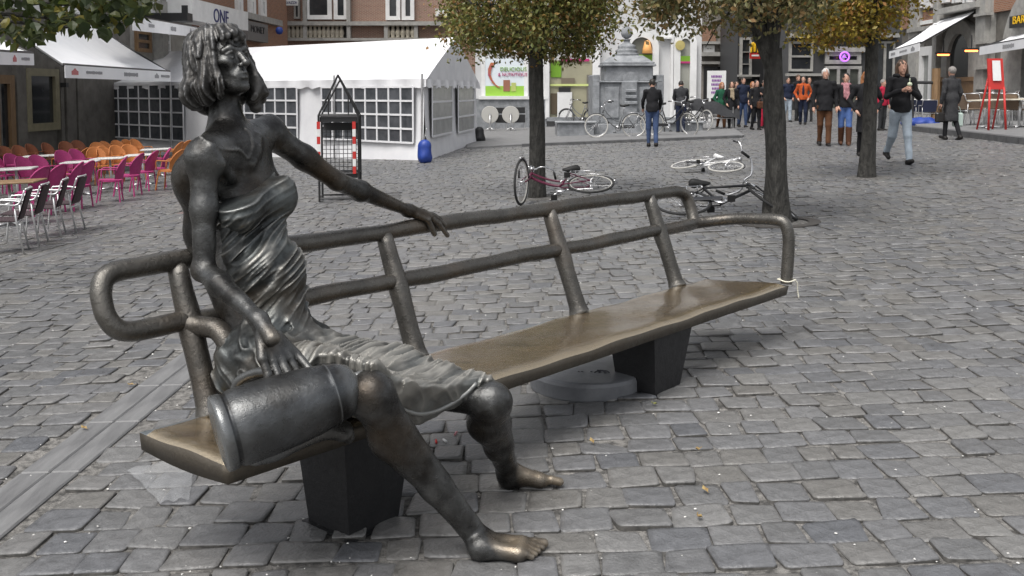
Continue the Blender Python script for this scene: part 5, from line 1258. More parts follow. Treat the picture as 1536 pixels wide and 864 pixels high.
    # hair
    j = SDF(lo, hi, vox); j.ell(Hd(0, .022, .035), np.array((.086, .100, .103)) * S, HMl, .01)
    if hairlen:
        for sd in (-1, 1): j.cone(Hd(sd * .07, .03, .0), Hd(sd * .075, .03, -.05 - hairlen), .04 * S, .035 * S, .03)
        j.cone(Hd(0, .075, .0), Hd(0, .085, -.05 - hairlen), .06 * S, .05 * S, .03)
    j.ell(Hd(0, -.085, -.035), np.array((.066, .075, .085)) * S, HMl, .012, 's')
    if not hairlen: j.ell(Hd(0, -.02, -.13), np.array((.11, .12, .10)) * S, HMl, .012, 's')
    j.displace(lambda x, y, z: .006 * S * wn(x * 2 + px, y * 2, z, 60), .03); j.mesh('hair', HAIRC[hair], root)
    if scarf is not None:
        j = SDF(lo, hi, vox)
        for i in range(10): a0, a1 = 2 * math.pi * i / 10, 2 * math.pi * (i + 1) / 10; j.cone(V(.085 * math.sin(a0), .01 + .085 * math.cos(a0), 1.49), V(.085 * math.sin(a1), .01 + .085 * math.cos(a1), 1.49), .036 * S, .036 * S, .01)
        j.cone(V(.03, -.10, 1.46), V(.05, -.165, 1.12), .04 * S, .05 * S, .02); j.cone(V(-.03, -.10, 1.46), V(-.02, -.16, 1.2), .04 * S, .045 * S, .02)
        j.displace(lambda x, y, z: .009 * S * wn(x, y, z, 60), .04); j.mesh('scarf', scarf, root)
    if hood is not None:
        j = SDF(lo, hi, vox)
        for i in range(8): a0, a1 = math.pi * (i / 8 - .5) * 1.5, math.pi * ((i + 1) / 8 - .5) * 1.5; j.cone(V(.10 * math.sin(a0), .02 + .10 * math.cos(a0), 1.50), V(.10 * math.sin(a1), .02 + .10 * math.cos(a1), 1.50), .035 * S, .035 * S, .02)
        j.mesh('hood', hood, root)
    if open_front is not None:
        j = SDF(lo, hi, vox); j.ell(V(0, -.055, 1.2), np.array((.055, .105, .26)) * S, None, .02); j.mesh('shirt', open_front, root)
    # feet onto the ground
    root.location.z -= dz * 1.0
    return root, S, AR, V
def bag(px_, name, label, m, root_, hand, S, size=(.26, .12, .24), drop=.30, cat='bag'):
    p = root_.matrix_basis @ Vector(hand); o = empty(name, p - Vector((0, 0, drop * S)), root_.rotation_euler.z, label, cat)
    b = MB(); b.box((0, 0, -.0), tuple(x * S for x in size), bev=.03); 
    b.build('pouch', m, o, False); k = MB(); k.tube(spline([(-.09 * S, 0, size[2] * .5 * S), (-.05 * S, 0, drop * S * .9), (0, 0, drop * S), (.05 * S, 0, drop * S * .9), (.09 * S, 0, size[2] * .5 * S)], 4), .009, 6); k.build('handle', m, o, True)
M_bagb = mat('black_leather', (.02, .018, .017), .4)
person(978, 220, 101, 178, 'man in black jacket and blue jeans seen from behind by the fountain', C_black, C_jean, 'black', .90, .25, ('fwd', 'fwd'), headdown=.5, lean=.03)
person(1021, 201, 80, 172, 'person in dark grey jacket bending at the bicycles behind the fountain', C_dark, C_navy, 'black', .92, 0, ('reach', 'reach'), lean=.25, headdown=1.0)
person(1082, 194, 70, 10, 'woman in green coat with reddish hair among the walkers', C_green, C_brown, 'red', .72, .3, ('hang', 'pocket'), coat=True, hairlen=.06)
person(1097, 195, 72, -8, 'woman in black coat with patterned beige scarf among the walkers', C_black, C_black, 'brown', .70, -.3, ('hang', 'pocket'), coat=True, hairlen=.05, scarf=C_beige)
person(1114, 191, 74, 5, 'man in navy jacket and jeans walking behind the scarfed woman', C_navy, C_jean, 'black', .86, .3, ('pocket', 'hang'))
p_, S_, A_, V_ = person(1134, 195, 74, 12, 'woman in black coat holding a brown bag left of the tree trunk', C_black, C_black, 'black', .80, .25, ('chest', 'hang'), coat=True)
bag(0, 'handbag', 'round brown handbag held by woman left of the tree trunk', C_boot, p_, V_(.07, -.27, 1.1), S_, (.34, .14, .26), .22)
person(1145, 192, 71, 0, 'person in red trousers partly hidden by the tree trunk', C_dark, C_redp, 'black', .86, -.3, ('hang', 'hang'))
person(1104, 187, 64, 0, 'distant person in dark clothes between the walking women', C_dark, C_navy, 'brown', .86, .3)
person(1128, 185, 62, 20, 'distant fair haired person behind the crowd by the red sign', C_beige, C_navy, 'red', .86, .3, hairlen=.06)
person(1181, 183, 66, 5, 'man in navy jumper and pale jeans right of the tree trunk', C_navy, C_pale, 'black', .90, .3, ('pocket', 'pocket'))
person(1204, 187, 72, -16, 'man in open orange jacket over navy shirt', C_orange, C_navy, 'black', .90, .25, ('pocket', 'pocket'), open_front=C_navy)
person(1196, 181, 68, 12, 'person in black jacket behind the man in orange', C_black, C_dark, 'brown', .88, -.3)
person(1213, 183, 66, -8, 'person in grey jacket behind the man in orange, nearer the white haired man', C_dark, C_dark, 'brown', .86, .25)
person(1236, 219, 115, -10, 'white haired man in black coat and brown trousers', C_black, C_brown, 'grey', .80, .28, ('hang', 'hang'), coat=True, bulk=1.08, vox=.009)
person(1267, 218, 107, -14, 'woman in black jacket with pink scarf, blue jeans and brown boots', C_black, C_blue, 'black', .93, .25, ('pocket', 'pocket'), scarf=C_scarf, boots=C_boot, vox=.009)
person(1297, 235, 127, -10, 'red haired woman in long black coat half hidden behind the tree trunk', C_black, C_black, 'red', .50, .2, ('pocket', 'pocket'), coat=True, hairlen=.18, vox=.009, bulk=1.1)
p_, S_, A_, V_ = person(1349, 246, 157, -4, 'smiling long haired man in black jumper and pale jeans eating ice cream', C_black, C_pale, 'brown', .89, .75, ('chest', 'chest'), hairlen=.10, hood=C_black, vox=.008)
h_ = p_.matrix_basis @ Vector(V_(.03, -.33, 1.30)); b = MB(); b.lathe([(.0, -.06), (.012, -.05), (.028, .03), (.028, .035)], 10, (0, 0, 0)); ic = empty('ice_cream', h_, 0, 'ice cream cone with pale green scoop in the walking man hand', 'ice cream'); b.build('cone', mat('wafer', (.45, .28, .12), .8), ic); b = MB(); b.lathe([(.0, .02), (.035, .03), (.04, .05), (.03, .08), (0, .09)], 12); b.tube([(0, 0, .08), (.0, 0, .15)], .008, 6); b.build('scoop', mat('ice', (.62, .68, .50), .5), ic, True)
p_, S_, A_, V_ = person(1425, 210, 109, 196, 'elderly woman in grey coat walking away with bags by the metal chairs', C_tweed, C_black, 'salt', .45, .35, ('hang', 'hang'), coat=True, skirt=.40, vox=.009)
bag(0, 'handbag', 'black handbag carried by the elderly woman in grey coat', M_bagb, p_, V_(.235, -.06, .82), S_, (.30, .12, .24), .28)
bag(0, 'shopping_bag', 'pale green shopping bag carried by the elderly woman', mat('pale_bag', (.52, .62, .56), .7), p_, V_(-.25, -.06, .80), S_, (.26, .14, .34), .32)
person(1323, 196, 76, 30, 'person in dark red top seated far behind the tree trunk', C_redp, C_dark, 'salt', .86, .0)
# ------------------------------------------------------------------ bicycles
M_tyre = mat('tyre', (.022, .022, .022), .8); M_tyreW = mat('white_tyre', (.44, .43, .40), .7); M_chrome = mat('chrome', (.62, .62, .63), .25, metal=.9); M_bfr = mat('black_bicycle_frame', (.02, .02, .022), .35); M_bmag = mat('magenta_bicycle_frame', (.085, .008, .030), .35); M_bgrey = mat('grey_bicycle_frame', (.12, .125, .13), .35); M_whiteP = mat('white_plastic', (.72, .72, .72), .5); M_sad = mat('saddle_black', (.018, .018, .018), .6)
def bicycle(label, Mx, frame=M_bfr, tyre=M_tyre, rim=M_chrome, sad=M_sad, steer=0.0, step=True, bagm=None, group='bicycles around the fountain and trees', mud=M_bfr):
    """Mx: 4x4 placing the local bike (x ahead, z up); the bike is then let down onto the ground"""
    root = bpy.data.objects.new('bicycle', None); tag(root, label, 'bicycle', group)
    parts = []
    rh, fh = Vector((-.53, 0, .34)), Vector((.54, 0, .34)); bbk = Vector((-.09, 0, .28)); st = Vector((-.24, 0, .78)); ht, hb = Vector((.32, 0, .86)), Vector((.365, 0, .70))
    ax = (ht - hb).normalized(); SM = Matrix.Translation(hb) @ Matrix.Rotation(steer, 4, ax) @ Matrix.Translation(-hb)
    def add(mb, name, m, par=None, smooth=True): parts.append((mb, name, m, par, smooth))
    def ringp(c, r, n=28): return [c + Vector((r * math.cos(2 * math.pi * i / n), 0, r * math.sin(2 * math.pi * i / n))) for i in range(n)]
    for c, M_ in ((rh, None), (fh, SM)):
        b = MB(); b.M = M_; b.tube(ringp(c, .325), .018, 8, closed=True); wi = len(parts); add(b, 'wheel', tyre)
        b = MB(); b.M = M_; b.tube(ringp(c, .302), .010, 6, closed=True); add(b, 'rim', rim, wi)
        b = MB(); b.M = M_
        for i in range(18):
            a = 2 * math.pi * i / 18; b.tube([c + Vector((.02 * math.cos(a + .9), .02 * (1 if i % 2 else -1), .02 * math.sin(a + .9))), c + Vector((.30 * math.cos(a), 0, .30 * math.sin(a)))], .0022, 3, caps=False)
        b.tube([c + Vector((0, -.05, 0)), c + Vector((0, .05, 0))], .018, 8); add(b, 'spokes', M_chrome, wi)
        b = MB(); b.M = M_; b.tube([c + Vector((.355 * math.cos(a), 0, .355 * math.sin(a))) for a in [R(20 + 7.5 * i) for i in range(21)]], .014, 6); add(b, 'mudguard', mud)
    b = MB()
    if step: b.tube(spline([hb, Vector((.22, 0, .50)), Vector((.05, 0, .34)), bbk], 4), .020, 8); b.tube(spline([ht - ax * .04, Vector((.16, 0, .62)), Vector((-.03, 0, .48)), Vector((-.15, 0, .46))], 4), .016, 8)
    else: b.tube([hb, bbk], .019, 8); b.tube([ht - ax * .05, st], .017, 8)
    b.tube([bbk, st], .017, 8); b.tube([hb, ht], .022, 8)
    for s_ in (-.05, .05): b.tube([bbk + Vector((0, s_ * .5, 0)), rh + Vector((0, s_, 0))], .010, 6); b.tube([st + Vector((0, s_ * .3, -.05)), rh + Vector((0, s_, 0))], .009, 6)
    add(b, 'frame', frame)
    b = MB(); b.M = SM
    for s_ in (-.045, .045): b.tube([hb + Vector((0, s_, 0)), hb.lerp(fh, .7) + Vector((-.01, s_, 0)), fh + Vector((0, s_, 0))], .011, 6)
    add(b, 'fork', frame)
    b = MB(); b.M = SM; b.tube([ht, ht + ax * .12], .013, 8); t = ht + ax * .12
    b.tube(spline([t + Vector((-.20, -.29, .05)), t + Vector((-.06, -.27, .07)), t + Vector((.04, -.12, .02)), t, t + Vector((.04, .12, .02)), t + Vector((-.06, .27, .07)), t + Vector((-.20, .29, .05))], 4), .012, 8)
    hi_ = len(parts); add(b, 'handlebar', M_chrome)
    b = MB(); b.M = SM
    for s_ in (-1, 1): b.tube([t + Vector((-.21, s_ * .29, .05)), t + Vector((-.09, s_ * .277, .067))], .018, 8)
    add(b, 'grip', M_sad, hi_)
    b = MB(); b.M = SM; b.lathe([(0, -.03), (.035, -.02), (.042, .03), (0, .035)], 10, t + Vector((.09, 0, -.10)), (1, 0, 0)); add(b, 'headlight', M_chrome)
    b = MB(); b.tube([st, Vector((-.27, 0, .90))], .013, 8); add(b, 'seat_post', M_chrome)
    b = MB(); N = 9
    rows = []
    for i in range(N):
        u = i / (N - 1); x = -.40 + .27 * u; wv = .078 * math.sqrt(max(.06, 1 - ((u - .22) / .80) ** 2)) * (1 - .55 * u) * (min(1, .35 + u * 4)); z = .935 + .012 * math.cos(u * 5) ; rows.append([(x, wv * math.cos(a), z + (.022 if math.sin(a) > 0 else .045) * math.sin(a)) for a in [2 * math.pi * k / 10 for k in range(10)]])
    vs = [p for r_ in rows for p in r_]; b.add(vs, [(i * 10 + k, i * 10 + (k + 1) % 10, (i + 1) * 10 + (k + 1) % 10, (i + 1) * 10 + k) for i in range(N - 1) for k in range(10)] + [tuple(range(10))[::-1], tuple((N - 1) * 10 + k for k in range(10))]); add(b, 'saddle', sad)
    b = MB(); b.lathe([(.0, -.006), (.09, -.006), (.09, .006), (0, .006)], 20, bbk + Vector((0, -.05, 0)), (0, -1, 0)); b.tube([bbk + Vector((0, -.07, 0)), bbk + Vector((.10, -.075, -.13))], .010, 6); b.tube([bbk + Vector((0, .07, 0)), bbk + Vector((-.10, .075, .13))], .010, 6); ci = len(parts); add(b, 'crank', M_chrome)
    b = MB(); b.box(bbk + Vector((.10, -.12, -.13)), (.09, .08, .022)); add(b, 'pedal', M_sad, ci, False); b = MB(); b.box(bbk + Vector((-.10, .12, .13)), (.09, .08, .022)); add(b, 'pedal', M_sad, ci, False)
    b = MB(); b.box(bbk.lerp(rh, .5) + Vector((0, -.058, .01)), (.50, .015, .09), bev=.01); add(b, 'chain_guard', mud, None, False)
    b = MB()
    for s_ in (-.055, .055): b.tube([Vector((-.28, s_, .71)), Vector((-.78, s_, .71))], .007, 6); b.tube([Vector((-.68, s_, .71)), rh + Vector((0, s_, 0))], .006, 6)
    for x in (-.32, -.45, -.6, -.77): b.tube([Vector((x, -.06, .71)), Vector((x, .06, .71))], .006, 6)
    add(b, 'rack', M_chrome)
    if bagm is not None:
        b = MB(); b.box((-.55, -.12, .55), (.34, .12, .30), bev=.03); add(b, 'pannier', bagm, None, False)
    # let down
    zmin = 1e9
    for mb, *_ in parts:
        for q in mb.v:
            w_ = Mx @ Vector(q); zmin = min(zmin, w_.z - gz(w_.x))
    link(root); root.matrix_world = Matrix.Translation((0, 0, -zmin + .002)) @ Mx
    objs = []
    for mb, name, m, par, smooth in parts:
        objs.append(mb.build(name, m, root if par is None else objs[par], smooth))
    return root
def standing(px, py, yaw, lean=0.0): p = gp(px, py); return Matrix.Translation(p) @ Matrix.Rotation(R(yaw), 4, 'Z') @ Matrix.Rotation(R(lean), 4, 'X')
def lying(px, py, yaw, side=1, tilt=84):   # yaw: heading of the front; side: which flank is down
    p = gp(px, py); return Matrix.Translation(p) @ Matrix.Rotation(math.atan(GS), 4, 'Y').inverted() @ Matrix.Rotation(R(yaw), 4, 'Z') @ Matrix.Rotation(R(tilt * side), 4, 'X')
bicycle('bicycle with magenta frame lying against the foot of the middle tree', lying(832, 310, 178, 1, 73) @ Matrix.Scale(.88, 4) , M_bmag, M_tyre, M_tyreW, steer=R(88), step=True, mud=M_chrome)
bicycle('white and grey bicycle lying flat beyond the end of the bench', lying(1040, 261, -58, -1, 79) @ Matrix.Scale(.84, 4), M_whiteP, M_tyreW, M_chrome, M_whiteP, steer=R(8))
bicycle('black bicycle lying behind the bench rail beside the big tree trunk', lying(1098, 338, -4, -1, 73) @ Matrix.Scale(.88, 4), M_bfr, M_tyre, M_chrome, steer=R(35), step=False)
bicycle('grey bicycle with white tyres leaning on the stone basin', standing(923, 208, 180, 4), M_bgrey, M_tyreW, M_chrome)
bicycle('bicycle behind the basin left of the fountain with drooping cables', standing(868, 191, 150, 3), M_bgrey, M_tyre, M_chrome)
bicycle('dark bicycle parked right of the man in blue jeans', standing(1006, 205, -14, 4), M_bfr, M_tyreW, M_chrome, steer=R(-40), bagm=mat('grey_pannier', (.35, .36, .37), .6))
bicycle('tall black bicycle with covered seat at the right end of the basin', standing(1040, 198, -62, -6), M_bfr, M_tyreW, M_chrome)
# dark striped cover thrown over something by the last bicycle
b = MB(); c0 = gp(1060, 196); n1 = 22; n2 = 10; vs = []
for i in range(n1 + 1):
    for j in range(n2 + 1):
        u, v = i / n1, j / n2; x = -1.0 + 2.0 * u; y = -.35 + .7 * v; z = 1.0 - .30 * u ** 2 - 1.1 * abs(v - .5) ** 1.6 + .03 * math.sin(u * 22) + .02 * math.sin(u * 9 + v * 7)
        vs.append((x, y, z))
b.add(vs, [(i * (n2 + 1) + j, (i + 1) * (n2 + 1) + j, (i + 1) * (n2 + 1) + j + 1, i * (n2 + 1) + j + 1) for i in range(n1) for j in range(n2)])
cv_ = empty('covered_cart', c0, R(-12), 'cart under a dark ribbed cover right of the fountain', 'cart'); b.build('cover', C_dark, cv_, True)
b = MB()
for x in (-.8, .8):
    for y in (-.25, .25): b.tube([(x, y, -.02), (x, y, .75)], .02, 6)
b.tube([(-.8, -.25, .4), (.8, -.25, .4)], .02, 6); b.tube([(-.8, .25, .4), (.8, .25, .4)], .02, 6); b.build('rack', M_steel, cv_)
# ------------------------------------------------------------------ fountain
def fountain():
    o = gp(946, 203); o.y += .9; o.z = gz(o.x); D = o.y - .9; k = D / FPX; root = empty('fountain', o, 0, 'grey stone pump fountain with ball top and low basin in the square', 'fountain')
    X = lambda px: (px - 946) * k; Zv = lambda py: (CH + (138 - py) * k) - o.z
    def bl(name, x0, x1, y0, y1, d0, d1, m=M_blue, bev=.02): b = MB(); b.box(((X(x0) + X(x1)) / 2, (d0 + d1) / 2, (Zv(y0) + Zv(y1)) / 2), (X(x1) - X(x0), d1 - d0, Zv(y0) - Zv(y1)), bev=bev); return b.build(name, m, root)
    bl('base', 893, 999, 207, 186, -.55, 1.2); bl('body', 898, 994, 186, 122, -.4, 1.1); bl('pilaster', 890, 901, 186, 112, -.5, 1.2); bl('pilaster', 988, 998, 186, 112, -.5, 1.2); bl('pilaster', 934, 958, 186, 122, -.52, -.3); bl('panel', 909, 931, 178, 130, -.44, -.3); bl('panel', 961, 985, 178, 130, -.44, -.3)
    bl('string_course', 896, 996, 124, 121, -.5, 1.2); bl('block', 909, 983, 121, 99, -.30, 1.0); bl('cornice', 905, 987, 99, 95, -.42, 1.1); bl('cornice', 907, 985, 95, 92, -.38, 1.06)
    for (y, x0, x1) in ((134, 940, 956), (143, 940, 957), (152, 938, 958)): bl('plaque', x0, x1, y + 5, y, -.60, -.5)
    b = MB(); b.lathe([(0, 0), (.24, 0), (.24, .06), (0, .06)], 20, ((X(948)), -.34, Zv(119)), (0, -1, 0)); b.build('arched_plaque', M_blue, root)
    b = MB(); w0, w1 = X(983), X(963); z0, z1 = Zv(92), Zv(80)
    for (wa, za, wb, zb) in ((w0, z0, w0 * .62, Zv(82)),):
        b.add([(-wa, -.30, za), (wa, -.30, za), (wa, 1.0, za), (-wa, 1.0, za), (-wb, -.02, zb), (wb, -.02, zb), (wb, .72, zb), (-wb, .72, zb)], [(0, 1, 5, 4), (1, 2, 6, 5), (2, 3, 7, 6), (3, 0, 4, 7), (4, 5, 6, 7)])
    b.build('roof', M_blue, root)
    b = MB(); cz = lambda py: Zv(py); rr_ = lambda px_: px_ * k
    b.lathe([(rr_(19), cz(82)), (rr_(19), cz(79)), (rr_(16), cz(77)), (rr_(17), cz(75)), (rr_(17), cz(73)), (rr_(13), cz(71)), (rr_(14), cz(69)), (rr_(13.5), cz(66)), (rr_(9), cz(64)), (rr_(5), cz(61)), (rr_(5), cz(58)), (rr_(7), cz(57)), (rr_(5), cz(56))], 20, (0, .35, 0)); b.build('neck', M_blue, root, True)
    b = MB(); zc = (cz(36) + cz(56)) / 2; r_ = (cz(36) - cz(56)) / 2; b.lathe([(max(.001, r_ * .92 * math.cos(a)), zc + r_ * math.sin(a)) for a in [R(-90 + 15 * i) for i in range(13)]], 20, (0, .35, 0), caps=False); b.build('ball', M_blue, root, True)
    for x0, x1 in ((836, 892), (1000, 1056)):
        b = MB(); xa, xb = X(x0), X(x1); zr_ = .36; w_ = .14
        def rim(x0_, x1_, y0_, y1_): b.box(((x0_ + x1_) / 2, (y0_ + y1_) / 2, zr_ / 2 - .1), (x1_ - x0_, y1_ - y0_, zr_ + .2), bev=.02)
        rim(xa, xb, -.75, -.75 + w_); rim(xa, xb, .75 - w_, .75); rim(xa, xa + w_, -.75 + w_ + .003, .75 - w_ - .003); rim(xb - w_, xb, -.75 + w_ + .003, .75 - w_ - .003); b.box(((xa + xb) / 2, 0, .05), (xb - xa - .3, 1.2, .1)); b.build('basin', M_blue, root)
        b = MB(); b.box(((xa + xb) / 2, -.72, zr_ + .035), (xb - xa + .14, .24, .07), bev=.02); b.build('coping', mat('pale_coping', (.34, .35, .36), .7, c2=(.26, .27, .28), scale=6), root)
fountain()
# raised platform around the fountain and terrace kerb on the right
M_far = brickmat('distant_setts', (.20, .20, .203), (.16, .16, .163), (.085, .083, .08), 4.0)
M_kerb = mat('dark_kerb', (.065, .066, .068), .8, c2=(.11, .11, .112), scale=5)
M_far2 = mat('terrace_paving', (.20, .20, .20), .8, c2=(.145, .145, .147), scale=5, bump=.4, bscale=12)
def slab(name, pxs, h, m):
    pts = [gp(x, y) for x, y in pxs]; b = MB(); b.prism([p + Vector((0, 0, h)) for p in pts], (0, 0, -h - .3)); return b.build(name, m, None, kind='structure')
slab('platform', ((700, 224), (783, 219.5), (1112, 206.5), (1116, 205.5), (1090, 186), (1040, 176), (700, 182)), .055, M_far2)
for i in range(14):
    a = gp(783 + 23.5 * i, 220.2 - .93 * i); c = gp(783 + 23.5 * (i + 1) - .5, 220.2 - .93 * (i + 1)); d = (c - a); b = MB(); n = Vector((-d.y, d.x, 0)).normalized(); b.prism([a + Vector((0, 0, .07)), c + Vector((0, 0, .07)), c + n * .3 + Vector((0, 0, .07)), a + n * .3 + Vector((0, 0, .07))], (0, 0, -.3)); o = b.build('kerbstone', M_kerb, paving)
slab('terrace_pavement', ((1376, 194.5), (1545, 214.5), (1760, 236), (1760, 190), (1380, 172), (1352, 176)), .11, M_far2)
for i in range(10):
    t0, t1 = i / 10, (i + 1) / 10 - .004; a = gp(1376 + 190 * t0, 195.5 + 22.5 * t0); c = gp(1376 + 190 * t1, 195.5 + 22.5 * t1); d = c - a; n = Vector((-d.y, d.x, 0)).normalized(); n = n if n.y > 0 else -n; b = MB(); b.prism([a + Vector((0, 0, .125)), c + Vector((0, 0, .125)), c + n * .25 + Vector((0, 0, .125)), a + n * .25 + Vector((0, 0, .125))], (0, 0, -.3)); b.build('kerbstone', M_kerb, paving)
# ------------------------------------------------------------------ chairs and tables
M_pink = mat('pink_wicker', (.40, .035, .17), .6, c2=(.30, .025, .12), scale=40, bump=.5, bscale=90); M_or = mat('orange_wicker', (.52, .19, .05), .6, c2=(.42, .14, .035), scale=40, bump=.5, bscale=90); M_orShade = mat('shaded_orange_wicker', (.23, .075, .03), .6, c2=(.17, .05, .02), scale=40, bump=.5, bscale=90)  # last one is the orange wicker with shade put into its colour
M_weave = mat('dark_weave', (.035, .022, .026), .7, c2=(.06, .035, .04), scale=60, bump=.5, bscale=90); M_weaveB = mat('brown_weave', (.16, .11, .075), .7, c2=(.23, .17, .12), scale=60, bump=.5, bscale=90); M_navyW = mat('navy_weave', (.02, .026, .06), .7); M_alu = mat('aluminium', (.62, .62, .62), .35, metal=.7)
def wicker_chair(m, S=.78):          # faces +x, curved back and arms in one band
    r = empty('cafe_chair'); 
    b = MB(); n = 9; top = []; 
    pts = [(.22 * math.cos(a), .22 * math.sin(a), .45) for a in [2 * math.pi * i / 16 for i in range(16)]]; b.prism([(x * S, y * S, z * S) for x, y, z in pts], (0, 0, -.035 * S)); b.build('seat', m, r)
    b = MB(); nu, nv = 12, 6; vs = []
    for k in (0, 1):
        for i in range(nu + 1):
            a = R(180 - 62 + 124 * i / nu); hh = .44 * math.sqrt(max(.08, 1 - ((i / nu - .5) / .54) ** 2))
            for j in range(nv + 1):
                rr_ = .235 + .07 * (j / nv) - k * .02; vs.append((rr_ * math.cos(a) * S, rr_ * math.sin(a) * .95 * S, (.47 + hh * j / nv) * S))
    f = []; off = (nu + 1) * (nv + 1)
    for i in range(nu):
        for j in range(nv): q = (i * (nv + 1) + j, (i + 1) * (nv + 1) + j, (i + 1) * (nv + 1) + j + 1, i * (nv + 1) + j + 1); f.append(q); f.append(tuple(off + x for x in q[::-1]))
    b.add(vs, f); bb__ = b.build('backrest', m, r, True)
    b = MB(); b.tube([(x * 1.01, y * 1.01, z) for x, y, z in [vs[i * (nv + 1) + nv] for i in range(nu + 1)]], .014 * S, 6); b.build('rim', m, bb__, True)
    for s_ in (-1, 1): b = MB(); b.tube(spline([(-.14 * S, s_ * .22 * S, .66 * S), (.05 * S, s_ * .26 * S, .66 * S), (.19 * S, s_ * .24 * S, .64 * S), (.20 * S, s_ * .21 * S, .46 * S)], 4), .014 * S, 6); b.build('armrest', m, r, True)
    for x in (-1, 1):
        for y in (-1, 1): b = MB(); b.tube([(x * .17 * S, y * .16 * S, .44 * S), (x * .22 * S, y * .20 * S, 0)], .016 * S, 6); b.build('leg', m, r)
    return r
def metal_chair(mw, S=.80):          # aluminium tube armchair with a woven back, faces +x
    r = empty('cafe_chair'); b = MB(); b.box((0, 0, .44 * S), (.42 * S, .44 * S, .02 * S), bev=.005); b.build('seat', mw, r)
    b = MB(); vs = []; nu = 6
    for k in (0, 1):
        for i in range(nu + 1):
            for j in range(5): vs.append(((-.20 - .10 * j / 4 - .04 * math.cos((i / nu - .5) * 2.6) - k * .018) * S, (i / nu - .5) * .44 * S, (.46 + .38 * j / 4) * S))
    off = (nu + 1) * 5; f = []
    for i in range(nu):
        for j in range(4): q = (i * 5 + j, (i + 1) * 5 + j, (i + 1) * 5 + j + 1, i * 5 + j + 1); f.append(q); f.append(tuple(off + x for x in q[::-1]))
    b.add(vs, f); b.build('backrest', mw, r, True)
    for s_ in (-1, 1):
        b = MB(); b.tube(spline([(-.29 * S, s_ * .23 * S, .84 * S), (-.22 * S, s_ * .24 * S, .66 * S), (-.05 * S, s_ * .26 * S, .655 * S), (.14 * S, s_ * .26 * S, .65 * S), (.20 * S, s_ * .255 * S, .58 * S), (.24 * S, s_ * .25 * S, 0)], 4), .013 * S, 6); b.build('armrest', M_alu, r, True)
        b = MB(); b.tube([(-.18 * S, s_ * .22 * S, .60 * S), (-.20 * S, s_ * .22 * S, .43 * S), (-.30 * S, s_ * .24 * S, 0)], .013 * S, 6); b.build('leg', M_alu, r, True)
    b = MB(); b.tube([(-.30 * S, -.22 * S, .85 * S), (-.345 * S, 0, .86 * S), (-.30 * S, .22 * S, .85 * S)], .013 * S, 6); b.tube([(.22 * S, -.25 * S, .40 * S), (.22 * S, .25 * S, .40 * S)], .011 * S, 6); b.tube([(-.21 * S, -.22 * S, .40 * S), (-.21 * S, .22 * S, .40 * S)], .011 * S, 6); b.build('rail', M_alu, r, True)
    return r
ORD = ['first', 'second', 'third', 'fourth', 'fifth', 'sixth', 'seventh', 'eighth']
cr = random.Random(3)
def rows(proto, sets, group, where=None):
    first = True
    for name, spots, face in sets:
        for i, (px, py) in enumerate(spots):
            o = proto if first else copy_tree(proto); first = False
            p = gp(px, py); 
            if where: p.z += where
            o.location = p; o.rotation_euler = (0, -GS, R(face + cr.uniform(-14, 14)))
            lb = name % ORD[i] if '%' in name else name
            tag(o, lb, 'chair', group)
rows(metal_chair(M_weave), [('%s dark backed metal chair from the right, in the row nearest the bench', [(90, 348), (62, 356), (31, 368), (2, 380)], 196)], 'dark metal chairs at the terrace edge')
rows(wicker_chair(M_pink), [('%s pink chair from the left in the row facing the bare paving', [(165, 303), (192, 294), (215, 287), (234, 281)], 190),
    ('%s pink chair from the left just behind the dark metal chairs', [(46, 326), (72, 320), (97, 316), (115, 312)], 175),
    ('%s pink chair from the left with its back to the cafe window', [(8, 292), (31, 290), (50, 299), (68, 296)], -20),
    ('%s pink chair beside the long white table under the awning', [(106, 283), (127, 280)], -30)], 'pink wicker chairs on the terrace')
rows(wicker_chair(M_or), [('%s orange chair from the left behind the pink pair', [(97, 277), (114, 275), (131, 272)], 170),
    ('%s orange chair from the left in the middle orange row', [(150, 276), (167, 274), (185, 272), (202, 270)], -35),
    ('%s orange chair from the left in the rear row by the tent', [(153, 262), (169, 259), (185, 257), (201, 255), (214, 254)], -30),
    ('%s orange chair at the end of the terrace beside the statue arm', [(254, 285), (256, 263), (270, 259)], 165)], 'orange wicker chairs by the tent')
rows(wicker_chair(M_orShade), [('%s orange chair from the left in the shade along the cafe wall', [(20, 268), (38, 266), (58, 262), (82, 260), (106, 257), (124, 255)], -25)], 'shaded orange chairs along the cafe')
rows(metal_chair(M_weaveB, .96), [('%s brown backed metal chair from the left along the terrace kerb', [(1453, 194), (1466, 193), (1479, 191), (1497, 193), (1513, 195), (1529, 197)], 20), ('%s brown backed metal chair from the left in the rear row by the stone cafe', [(1470, 184), (1488, 184), (1506, 186), (1524, 187)], 160)], 'metal chairs before the stone cafe', .11)
rows(metal_chair(M_navyW, .85), [('%s navy backed chair from the left behind the man with ice cream', [(1361, 186), (1371, 186), (1381, 187), (1391, 188)], 70)], 'navy backed chairs by the stone cafe', .02)
def cafe_table(S=.78, w=.62, d=.62, mt=None, rnd=False):
    r = empty('cafe_table'); b = MB()
    if rnd: b.lathe([(0, .70 * S), (w * .5 * S, .70 * S), (w * .5 * S, .73 * S), (0, .73 * S)], 24)
    else: b.box((0, 0, .715 * S), (w * S, d * S, .03 * S), bev=.006)
    b.build('tabletop', mt or M_white, r); b = MB(); b.tube([(0, 0, .02), (0, 0, .70 * S)], .025 * S, 8); b.build('column', M_alu, r, True)
    b = MB()
    for a in range(4): b.tube([(0, 0, .06 * S), (.28 * S * math.cos(a * R(90) + .78), .28 * S * math.sin(a * R(90) + .78), .02 * S)], .022 * S, 6)
    b.build('foot', M_alu, r, True); return r
